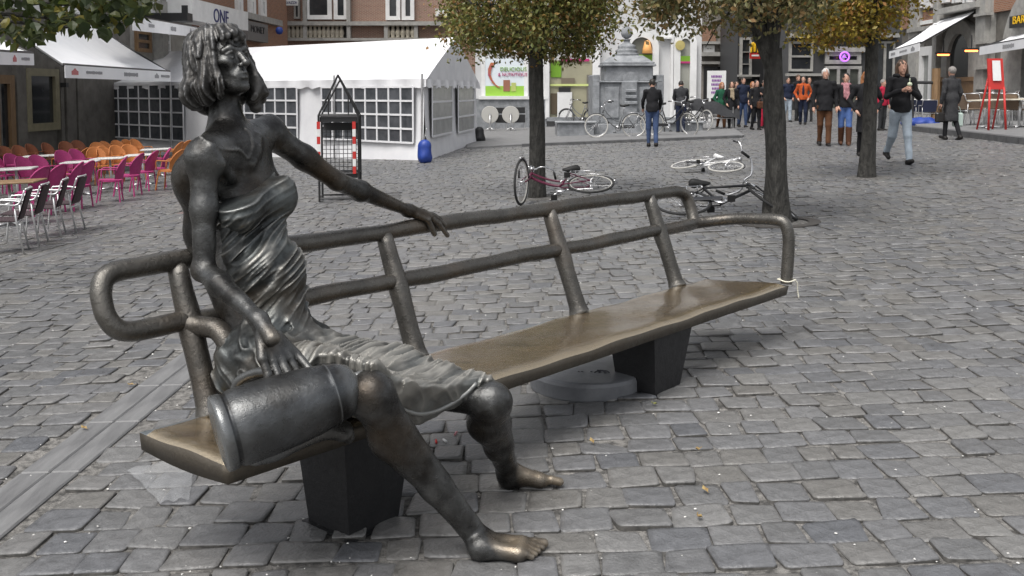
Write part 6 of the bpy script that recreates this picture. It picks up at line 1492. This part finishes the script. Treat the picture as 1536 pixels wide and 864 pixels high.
def put(o, px, py, rz, label, group, dz=0): o.location = gp(px, py); o.location.z += dz; o.rotation_euler = (0, -GS, R(rz)); tag(o, label, 'table', group)
G_ = 'cafe tables on the left terrace'
proto = cafe_table(.78, .72, .62, mat('table_laminate', (.55, .54, .52), .5)); put(proto, 124, 292, 10, 'white table among the pink chairs nearest the open paving', G_)
for px, py, lb in ((28, 306, 'white table between the pink chairs at the left edge'), (60, 276, 'white table between shaded orange chairs and the pink chairs'), (168, 284, 'white table between the pink row and the orange chairs'), (216, 277, 'white table before the tent wall among orange chairs'), (92, 274, 'small pale table close to the cafe window'), (236, 264, 'white table furthest back beside the tent windows')):
    o = copy_tree(proto); put(o, px, py, 8 + cr.uniform(-6, 6), lb, G_)
put(cafe_table(.78, 1.0, .7, M_wood), 18, 338, 8, 'brown wooden table at the left edge by the dark chairs', G_)
G2 = 'tables before the stone cafe'; tp = cafe_table(.95, .72, .72, mat('cream_top', (.60, .56, .46), .5)); put(tp, 1482, 199, 10, 'cream topped table in front of the red menu board', G2, .11); o = copy_tree(tp); put(o, 1529, 198, 0, 'cream topped table cut by the right edge', G2, .11)
# flipped round tables against the plinth
for px, lb in ((735, 'round pale folded table at the grey plinth, nearer the tent'), (766, 'round pale folded table at the grey plinth, nearer the tree trunk')):
    o = gp(px, 198.5); o.z += .06; rt = empty('folded_table', o, 0, lb, 'table', 'folded round tables'); k = o.y / FPX; zc = (196 - 172) * k
    b = MB(); b.lathe([(0, -.02), (12.5 * k, -.02), (13 * k, 0), (12.5 * k, .025), (0, .025)], 28, (0, 0, zc), (0, -1, 0)); b.build('tabletop', mat('pale_laminate', (.46, .45, .42), .5), rt)
    b = MB(); b.tube([(0, -.05, zc), (0, -.14, .10)], .025, 8); b.tube([(0, -.14, .12), (-.17, -.2, .02)], .02, 6); b.tube([(0, -.14, .12), (.17, -.2, .02)], .02, 6); b.tube([(0, -.14, .12), (0, .1, .02)], .02, 6); b.build('foot', M_alu, rt, True)
    b = MB(); b.lathe([(0, 0), (.05, 0), (.05, .05), (0, .05)], 12, (0, -.02, zc), (0, -1, 0)); b.build('hub', M_steel, rt)
for px, lb in ((752, 'dark folded chair stacked between the two round tables'), (779, 'dark folded chair beside the round tables near the trunk')):
    o = gp(px, 197.5); o.z += .06; rt = empty('folded_chair', o, 0, lb, 'chair', 'folded chairs at the plinth'); b = MB()
    b.box((0, 0, .42), (.42, .06, .30), bev=.01); b.build('seat', M_blk, rt); b = MB(); b.box((0, .06, .72), (.42, .04, .22), bev=.01); b.build('backrest', M_blk, rt); b = MB()
    for x in (-.2, .2): b.tube([(x, 0, 0), (x, .08, .8)], .015, 6)
    b.build('frame', M_alu, rt)
# ------------------------------------------------------------------ small things near the tent
def cage():
    o = gp(511, 300); D = o.y; k = D / FPX; root = empty('wire_trolley', o, R(6), 'tall wire trolley with red and white striped posts before the tent', 'trolley')
    w_, dp = 29 * k, .26; z = lambda y: (300 - y) * k; H1 = z(172); b = MB()
    for x in (-w_, w_):
        for y in (-dp, dp): b.tube([(x, y, 0), (x, y, H1)], .017, 6)
    for zz in (.05, z(258), H1): b.tube([(-w_, -dp, zz), (w_, -dp, zz), (w_, dp, zz), (-w_, dp, zz), (-w_, -dp, zz)], .014, 6)
    b.build('frame', M_blk, root); b = MB()
    for s_ in (-1, 1): b.tube([(s_ * w_, -dp, H1), (0, -dp, z(113))], .016, 6); b.tube([(s_ * w_, dp, H1), (0, dp, z(118))], .014, 6); b.tube([(s_ * w_ * .5, -dp, H1), (s_ * w_ * .5, -dp, z(142))], .010, 6)
    b.tube([(0, -dp, z(113)), (0, dp, z(118))], .014, 6); b.build('gable_frame', M_blk, root); b = MB()
    for i in range(10): x = -w_ + 2 * w_ * i / 9; b.tube([(x, dp - .002, z(258)), (x, dp - .002, H1)], .0045, 4)
    for q in range(14): zz = z(258) + (H1 - z(258)) * q / 13; b.tube([(-w_, dp - .006, zz), (w_, dp - .006, zz)], .0045, 4)
    b.build('mesh', M_blk, root)
    for x in (-w_, w_ * .78):
        for i in range(7): b = MB(); zz = z(258) + i * 11 * k; b.box((x, -dp - .03, zz + 5.5 * k), (.046, .02, 10.9 * k)); b.build('stripe_plate', M_red if i % 2 == 0 else M_white, root)
    b = MB(); b.box((0, 0, z(262)), (2 * w_ - .04, 2 * dp - .04, .05)); b.build('shelf', M_blk, root); b = MB(); b.box((0, .0, z(178)), (2 * w_ - .03, 2 * dp - .03, .07)); b.build('top_shelf', M_blk, root)
    b = MB(); b.box((0, dp - .03, z(190)), (2 * w_ - .05, .012, 12 * k)); b.build('back_board', mat('dim_board', (.03, .03, .032), .6), root)
cage()
def blob(name, px, py, size, m, label, cat, seed):
    o = gp(px, py); g = SDF((-.6, -.6, -.1), (.6, .6, 1.0), .02); w_, h_ = size
    g.cone((0, 0, h_ * .28), (0, 0, h_ * .74), w_ * .5, w_ * .46, .05); g.displace(lambda x, y, z: .03 * wn(x + seed, y, z, 9) + .012 * wn(x, y, z, 25, 2), .08); g.a = np.maximum(g.a, -(g.lo[2] + g.vox * np.arange(g.n[2]))[None, None, :]).astype(np.float32)
    root = empty(name, o, 0, label, cat); g.mesh('sack', m, root); return root, o
r_, o = blob('blue_bag', 638, 244, (.30, .46), M_blueP, 'blue plastic weight bag hanging at the tent corner pole', 'bag', 1)
b = MB(); b.tube(spline([(-.04, 0, .42), (-.02, 0, .52), (.0, .0, .62), (.03, 0, .74)], 4), .012, 6); b.tube(spline([(.05, 0, .42), (.04, 0, .5), (.0, .0, .6)], 4), .012, 6); b.build('strap', M_steel, r_, True)
r_, o = blob('black_bag', 720, 214, (.34, .46), M_blk, 'black weight bag at the far tent corner', 'bag', 4)
# concrete parasol base under the bench
o = pz(880, 549, gz(.4) + .09); o.z = gz(o.x); ub = empty('parasol_base', o, 0, 'round grey concrete parasol base under the far half of the bench', 'base')
M_conc = mat('wet_concrete', (.12, .125, .135), .45, c2=(.18, .185, .195), scale=6, bump=.15, bscale=60)
b = MB(); b.lathe([(0, -.02), (.268, -.02), (.278, .0), (.280, .062), (.274, .078), (.262, .083), (.10, .091), (.0, .0925)], 72); b.build('disc', M_conc, ub, False)
k = MB()
for x, y in ((-.045, -.10), (-.03, -.10), (.015, -.10)): k.lathe([(0, .094), (.006, .094), (.006, .0955), (0, .0955)], 8, (x, y, -.0015))
for q in ([(.03, -.115), (.045, -.09), (.06, -.10), (.05, -.115)], [(.045, -.075), (.07, -.085), (.085, -.11), (.075, -.12)], [(.06, -.075), (.09, -.09), (.10, -.115)]): k.tube(spline([(x, y, .0925) for x, y in q], 4), .0025, 5)
k.build('print', mat('dark_lettering', (.07, .07, .08), .7), ub, True)
# red menu board
o = gp(1493, 202); o.z += .11; k = o.y / FPX; rm = empty('menu_board', o, R(8), 'tall red menu board with white sheet standing among the metal chairs', 'sign')
b = MB(); b.prism([(-.20, 0, .95), (.20, 0, .95), (.19, .10, (202 - 95) * k), (-.19, .10, (202 - 95) * k)], (0, .04, 0)); b.build('board', M_red, rm); b = MB(); b.prism([(-.11, -.005, 1.15), (.10, -.005, 1.15), (.10, .068, 1.62), (-.10, .068, 1.62)], (0, -.008, 0)); b.build('sheet', M_white, rm)
for s_ in (-1, 1): b = MB(); b.tube([(s_ * .22, -.06, 0), (s_ * .18, 0, 1.0)], .026, 8); b.build('leg', M_red, rm, True); b = MB(); b.tube([(s_ * .20, .42, 0), (s_ * .17, .06, 1.3)], .022, 8); b.build('leg', M_red, rm, True)
# blue tarpaulin and dark barrier by the cafe
o = gp(1381, 191); r_ = empty('tarpaulin', o, 0, 'folded bright blue tarpaulin lying under the navy chairs', 'tarpaulin'); g = SDF((-.7, -.4, -.1), (.7, .4, .5), .02); g.ell((0, 0, .10), (.55, .22, .16), None, .03); g.displace(lambda x, y, z: .04 * wn(x, y, z, 11) + .02 * wn(x, y, z, 27, 3), .1); g.a = np.maximum(g.a, -(g.lo[2] + g.vox * np.arange(g.n[2]))[None, None, :]).astype(np.float32); g.mesh('sheet', M_blueP, r_)
o = gp(1398, 188); r_ = empty('barrier', o, 0, 'waist high barrier with dark rail in front of the white pilaster', 'barrier'); b = MB(); k = o.y / FPX
b.tube([(-30 * k, 0, 64 * k), (6 * k, 0, 64 * k)], .05, 6); b.build('rail', M_blk, r_); b = MB(); b.tube([(4 * k, 0, 0), (4 * k, 0, 85 * k)], .12, 8); b.build('post', M_wood, r_); b = MB(); b.tube([(-30 * k, 0, 0), (-30 * k, 0, 66 * k)], .04, 6); b.build('post', M_blk, r_)
# plastic sheet caught under the near end of the bench, litter, leaves
b = MB(); rs = random.Random(8); A0, A1, A2, A3 = gp(190, 712), gp(292, 700), gp(284, 752), gp(240, 758); n1 = 12; vs = []
for i in range(n1 + 1):
    for j in range(n1 + 1):
        u, v = i / n1, j / n1; p = A0.lerp(A1, u).lerp(A3.lerp(A2, u), v); vs.append((p.x, p.y, p.z + .016 + .02 * math.sin(math.pi * u) * (1 - v) + .006 * math.sin(u * 13 + v * 5) + .004 * math.sin(v * 17)))
b.add(vs, [(i * (n1 + 1) + j, (i + 1) * (n1 + 1) + j, (i + 1) * (n1 + 1) + j + 1, i * (n1 + 1) + j + 1) for i in range(n1) for j in range(n1)])
b.build('plastic_sheet', mat('cloudy_plastic', (.50, .51, .52), .25, alpha=.27, spec=.6), None, True, 'cloudy plastic sheet lying under the near end of the bench', 'plastic sheet', origin=A0)
b = MB(); rs = random.Random(21)
M_lit = mat('pale_litter', (.62, .61, .58), .8, island=.25)
for i in range(900):
    y = 2.6 + 22 * rs.random() ** 1.7; x = rs.uniform(-.56, .56) * y; s_ = rs.uniform(.0015, .0055) * (.7 + .1 * y); z = gz(x) + rs.uniform(-.004, .006); a = rs.uniform(0, 3.14); e = Vector((math.cos(a), math.sin(a), 0)) * s_; f = Vector((-math.sin(a), math.cos(a), 0)) * s_ * rs.uniform(.4, .9); c = Vector((x, y, z))
    b.add([c - e - f, c + e - f * .7, c + e * .8 + f, c - e * .9 + f, c + Vector((0, 0, s_ * .7))], [(0, 1, 4), (1, 2, 4), (2, 3, 4), (3, 0, 4)])
b.build('litter', M_lit, None, kind='stuff')
M_leafY = mat('fallen_leaf', (.34, .25, .09), .7, c2=(.22, .13, .06), scale=20); M_leafG = mat('fallen_leaf_green', (.25, .26, .07), .7)
for px, py, lb, m in ((888, 662, 'fallen yellow leaf on the setts in front of the bench leg', M_leafY), (1047, 674, 'small brown leaf on the setts right of the statue', M_leafY), (1058, 735, 'curled pale leaf on the bare setts below the brown leaf', M_leafY), (1049, 775, 'bright curled leaf lowest on the setts right of the statue', M_leafY), (982, 606, 'greenish leaf on the setts beside the far bench leg', M_leafG), (126, 642, 'yellow leaf on the smooth slab band', M_leafY), (196, 577, 'tiny yellow leaf on the setts behind the slab band', M_leafY)):
    c = gp(px, py, .012); b = MB(); s_ = .018; vs = [(-s_, 0, 0), (-s_ * .3, s_ * .5, .006), (s_ * .5, s_ * .45, .003), (s_, 0, .012), (s_ * .4, -s_ * .5, .004), (-s_ * .4, -s_ * .45, .008), (0, 0, -.001)]; b.add(vs, [(6, 0, 1), (6, 1, 2), (6, 2, 3), (6, 3, 4), (6, 4, 5), (6, 5, 0)]); b.tube([(-s_, 0, 0), (-s_ * 1.6, .004, .003)], .0015, 4)
    o = b.build('fallen_leaf', m, None, False, lb, 'leaf'); o.location = c; o.rotation_euler = (0, 0, px * .37)
for px, py, m, lb, ln in ((655, 662, M_red, 'red scrap of paper between the statue feet', .03), (683, 650, mat('pink_scrap', (.55, .25, .27), .7), 'pink scrap of paper behind the red one', .035), (668, 661, M_white, 'white cigarette end between the statue feet', .03)):
    c = gp(px, py, .010); b = MB(); b.tube([(-ln * .5, 0, 0), (ln * .5, .004, .001)], .005, 6); o = b.build('paper_scrap', m, None, True, lb, 'scrap'); o.location = c; o.rotation_euler = (0, 0, px)
# ------------------------------------------------------------------ trees
M_bark = mat('dark_bark', (.030, .029, .026), .95, c2=(.075, .072, .064), c3=(.05, .048, .043), scale=9, stretch=(2.2, 2.2, .7), bump=1.0, bscale=14)
for n_ in M_bark.node_tree.nodes:
    if n_.type == 'BUMP': n_.inputs['Distance'].default_value = .06
def leafmat(name, cols, trans=.25):
    m = bpy.data.materials.new(name); m.use_nodes = True; t = m.node_tree; b = t.nodes['Principled BSDF']
    g = t.nodes.new('ShaderNodeNewGeometry'); r = t.nodes.new('ShaderNodeValToRGB'); r.color_ramp.interpolation = 'LINEAR'
    while len(r.color_ramp.elements) < len(cols): r.color_ramp.elements.new(.5)
    for i, c in enumerate(cols): r.color_ramp.elements[i].position = i / (len(cols) - 1); r.color_ramp.elements[i].color = (*c, 1)
    t.links.new(g.outputs['Random Per Island'], r.inputs[0]); t.links.new(r.outputs[0], b.inputs['Base Color']); b.inputs['Roughness'].default_value = .5
    tr = t.nodes.new('ShaderNodeBsdfTranslucent'); t.links.new(r.outputs[0], tr.inputs[0]); mx = t.nodes.new('ShaderNodeMixShader'); mx.inputs[0].default_value = trans
    t.links.new(b.outputs[0], mx.inputs[1]); t.links.new(tr.outputs[0], mx.inputs[2]); t.links.new(mx.outputs[0], t.nodes['Material Output'].inputs[0]); return m
L_olive = leafmat('olive_leaves', [(.045, .06, .014), (.12, .14, .03), (.20, .19, .04), (.24, .12, .035), (.08, .10, .02), (.38, .35, .12), (.10, .12, .03)])
L_brown = leafmat('browning_leaves', [(.05, .06, .02), (.14, .14, .05), (.26, .15, .055), (.11, .125, .04), (.38, .32, .17), (.09, .10, .03)])
L_yellow = leafmat('yellow_leaves', [(.10, .09, .015), (.26, .20, .02), (.36, .26, .03), (.15, .13, .02), (.30, .13, .03), (.42, .33, .05)])
L_green = leafmat('green_leaves', [(.025, .04, .008), (.05, .075, .012), (.09, .11, .018), (.035, .05, .012), (.14, .12, .02)], .35)
def leaves(n, pos, size, rs, name, m, parent, off):
    """pos: (n,3); folded two-quad leaves"""
    d = rs.normal(size=(n, 3)); d[:, 2] -= .5; d /= np.linalg.norm(d, axis=1)[:, None]
    s_ = np.cross(d, rs.normal(size=(n, 3))); s_ /= np.linalg.norm(s_, axis=1)[:, None]; u = np.cross(s_, d)
    L = (size * rs.uniform(.7, 1.35, n))[:, None]; Wd = L * rs.uniform(.22, .34, (n, 1)); fold = Wd * rs.uniform(.1, .6, (n, 1))
    p = pos - off
    v = np.stack([p, p + d * L * .5 + s_ * Wd + u * fold, p + d * L, p + d * L * .5 - s_ * Wd + u * fold, p + d * L * .5], 1).reshape(-1, 3)
    b0 = (np.arange(n) * 5)[:, None]; f = np.concatenate([b0 + np.array([[0, 1, 2, 4]]), b0 + np.array([[0, 4, 2, 3]])], 0)
    o = np_mesh(name, v, f, m, parent, smooth=False); return o
def tree(base, rad, h, top, label, m, n, half, zlo, zhi, cx, cy, seed, size=.085, lean=(0, 0), limbs=8, bumpy=0.0, fork=None, flare=1.25):
    rs = np.random.RandomState(seed); root = empty('tree', base, 0, label, 'tree', 'trees on the square')
    b = MB(); N = 26; M_ = 18; vs = []
    for i in range(N + 1):
        t = i / N; z = -.08 + (h + .08) * t; r = rad * (1 - .22 * t) * (1 + (flare - 1) * math.exp(-max(z, 0) / .18))
        for j in range(M_):
            a = 2 * math.pi * j / M_; rr = r * (1 + .05 * math.sin(a * 3 + z * 2.2) + .035 * math.sin(a * 5 - z * 5) + bumpy * (.14 * wn(math.cos(a) * .5, math.sin(a) * .5, z, 9) + .07 * wn(math.cos(a), math.sin(a), z, 16, 3)))
            vs.append((lean[0] * t + rr * math.cos(a), lean[1] * t + rr * math.sin(a), z))
    b.add(vs, [(i * M_ + j, i * M_ + (j + 1) % M_, (i + 1) * M_ + (j + 1) % M_, (i + 1) * M_ + j) for i in range(N) for j in range(M_)]); trunk = b.build('trunk', M_bark, root, True)
    tp = Vector((lean[0], lean[1], h)); C = Vector((cx, cy, (zlo + zhi) / 2)); tips = []
    b = MB()
    for k in range(limbs):
        a = 2 * math.pi * (k + rs.uniform(-.3, .3)) / limbs; e = Vector((C.x + half[0] * .8 * math.cos(a), C.y + half[1] * .8 * math.sin(a), zlo + (zhi - zlo) * rs.uniform(.25, .8)))
        mid_ = tp.lerp(e, .45) + Vector((0, 0, .25 * (e.z - tp.z) + .1)); s0 = tp - Vector((0, 0, rs.uniform(.0, .25)))
        pts = spline([s0, mid_, e], 6); b.tube(pts, [rad * .55 * (1 - .85 * i / (len(pts) - 1)) for i in range(len(pts))], 8); tips.append((pts, rad))
        for q in range(4):
            i0 = int(rs.randint(4, len(pts) - 1)); s1 = pts[i0]; e1 = s1 + Vector((rs.uniform(-1, 1) * half[0] * .5, rs.uniform(-1, 1) * half[1] * .5, rs.uniform(-.3, .4) * (zhi - zlo))); pt = spline([s1, s1.lerp(e1, .5) + Vector((0, 0, .08)), e1], 3); b.tube(pt, [rad * .16 * (1 - .8 * i / (len(pt) - 1)) for i in range(len(pt))], 5)
    b.build('limbs', M_bark, root, True)
    # clumps through the crown
    nc = 90; cc = []
    while len(cc) < nc:
        p = rs.uniform(-1, 1, 3); q = (abs(p[0]) ** 3 + abs(p[1]) ** 3 + abs(p[2]) ** 4)
        if q < 1 and q > .10: cc.append(p)
    cc = np.array(cc); w_ = rs.uniform(.5, 1.4, nc); w_ /= w_.sum(); idx = rs.choice(nc, n, p=w_)
    p = cc[idx] + rs.normal(size=(n, 3)) * np.array([.15, .15, .17]); p = p * np.array([half[0], half[1], (zhi - zlo) / 2]) + np.array([C.x, C.y, C.z])
    zl = zlo + .05 * np.sin(p[:, 0] * 5 + seed) + .04 * np.sin(p[:, 1] * 6)
    keep = p[:, 2] > zl + rs.exponential(.05, n) * -1; p = p[keep]
    leaves(len(p), p, size, rs, 'crown', m, root, np.zeros(3)); return root
t1, t2, t3 = TREES_AT
z90 = lambda px, py, b: pp(px, py, b, Vector((0, 1, 0))).z - b.z
k1, k2, k3 = t1.y / FPX, t2.y / FPX, t3.y / FPX
tree(t1, 13.0 * k1, z90(800, 78, t1), 0, 'clipped tree with olive leaves and straight black trunk, leftmost of the three', L_olive, 32000, (121 * k1, 1.1), z90(800, 84, t1), z90(800, -120, t1), (797 - 806) * k1, 0, 3, .060, (-.02, 0), flare=1.1)
tree(t2, 17.5 * k2, z90(1150, 72, t2), 0, 'thick knobbly tree with browning leaves standing right of the bench end', L_brown, 20000, (132 * k2, 1.0), z90(1100, 46, t2), z90(1100, -190, t2), (1088 - 1168) * k2, 0, 5, .060, (-14 * k2, 0), bumpy=1.0, flare=1.12, limbs=9)
tree(t3, 11.5 * k3, z90(1302, 62, t3), 0, 'tree with yellow and orange leaves furthest right on the square', L_yellow, 21000, (100 * k3, 1.0), z90(1290, 64, t3), z90(1290, -150, t3), (1274 - 1301) * k3, 0, 8, .068, (.02, 0), bumpy=.4, flare=1.15)
# iron ring at the foot of the thick tree
b = MB(); b.lathe([(.30, 0), (.42, 0), (.42, .012), (.30, .012)], 28, (0, 0, 0), caps=False); ti = b.build('tree_ring', mat('rusty_iron', (.06, .055, .05), .8), None, False, 'flat iron ring in the paving round the thick tree', 'tree ring'); ti.location = t2 + Vector((0, 0, .0)); ti.rotation_euler = (0, -GS, 0)
# bed of earth in the tree pits
for t in TREES_AT:
    b = MB(); b.lathe([(0, .004), (.30, .002), (.37, -.004)], 20, (0, 0, 0), caps=False); o = b.build('tree_pit', M_soil, None, kind='structure'); o.location = t; o.rotation_euler = (0, -GS, 0)
# branch hanging in at the upper left, its tree stands out of view
rs = np.random.RandomState(12); tb = Vector((-6.9, 7.6, gz(-6.9))); root = empty('tree', tb, 0, 'leafy green branch reaching in at the upper left corner', 'tree', 'trees on the square')
b = MB(); vs = [(0, 0, -.1), (0.02, 0, 1.2), (.05, 0, 2.0), (.1, 0, 2.6)]; b.tube(spline(vs, 4), [.17 - .006 * i for i in range(13)], 12); b.build('trunk', M_bark, root, True)
b = MB(); L0 = Vector((.05, 0, 2.1)); tipsL = []
for (px, py, Y) in ((40, 48, 7.9), (110, 30, 8.0), (200, 12, 8.1), (225, -20, 8.0), (150, -30, 7.8), (70, 5, 8.2), (190, 36, 8.1), (20, 20, 7.6), (130, 44, 8.0)):
    e = pd(px, py, Y) - tb; pts = spline([L0, L0.lerp(e, .5) + Vector((0, 0, .18)), e], 8); b.tube(pts, [.045 * (1 - .9 * i / (len(pts) - 1)) + .003 for i in range(len(pts))], 6); tipsL.append(pts)
b.build('limbs', M_bark, root, True)
P_ = []
for i in range(1150):
    px = 250 * rs.random() ** .9 - 16; lim = np.interp(px, [-20, 10, 30, 60, 100, 130, 175, 205, 240], [58, 60, 74, 62, 46, 54, 50, 36, 6]); py = lim - 8 - (lim + 60) * rs.random() ** 1.25
    if rs.random() < .25 and math.sin(px * .11 + 1) * math.sin(py * .15) > .3: continue
    P_.append(pd(px + rs.normal() * 3, py, 8.0 + rs.normal() * .35) - tb)
P_ = np.array([list(p) for p in P_])
# broad leaves, the ones one can pick apart are parts of their own
def leaf_mesh(i):
    b = MB(); r_ = random.Random(i); L = .095; w_ = .032 + .012 * r_.random(); f = .012 * r_.random(); b.add([(0, 0, 0), (L * .3, w_ * .8, f), (L * .62, w_, f * 1.2), (L, 0, -.01), (L * .62, -w_, f * 1.2), (L * .3, -w_ * .8, f), (L * .5, 0, 0)], [(0, 6, 1), (1, 6, 2), (2, 6, 3), (3, 6, 4), (4, 6, 5), (5, 6, 0)])
    me = bpy.data.meshes.new('leaf'); me.from_pydata(b.v, [], b.f); me.materials.append(L_leaf); return me
L_leaf = leafmat('broad_green_leaf', [(.05, .075, .012), (.05, .075, .012)], .35); 
_t = L_leaf.node_tree; oi = _t.nodes.new('ShaderNodeObjectInfo'); _r = [n for n in _t.nodes if n.type == 'VALTORGB'][0]; _t.links.new(oi.outputs['Random'], _r.inputs[0])
for i, c in enumerate([(.02, .035, .008), (.075, .10, .016)]): _r.color_ramp.elements[i].color = (*c, 1)
e = _r.color_ramp.elements.new(.8); e.color = (.05, .065, .012, 1); e = _r.color_ramp.elements.new(.93); e.color = (.20, .17, .03, 1)
LM = [leaf_mesh(i) for i in range(6)]
order = np.argsort(P_[:, 1]); 
for k in order[:290]:
    o = bpy.data.objects.new('leaf', LM[k % 6]); link(o, root); o.location = P_[k]; o.rotation_euler = (rs.normal() * .7, R(35) + rs.normal() * .6, rs.uniform(0, 6.28)); s_ = rs.uniform(.75, 1.25); o.scale = (s_, s_, s_)
rest = P_[order[290:]]; lo_ = leaves(len(rest), rest, .10, rs, 'foliage', L_green, root, np.zeros(3)); lo_['kind'] = 'stuff'
print('script time', round(time.time() - T0, 1))
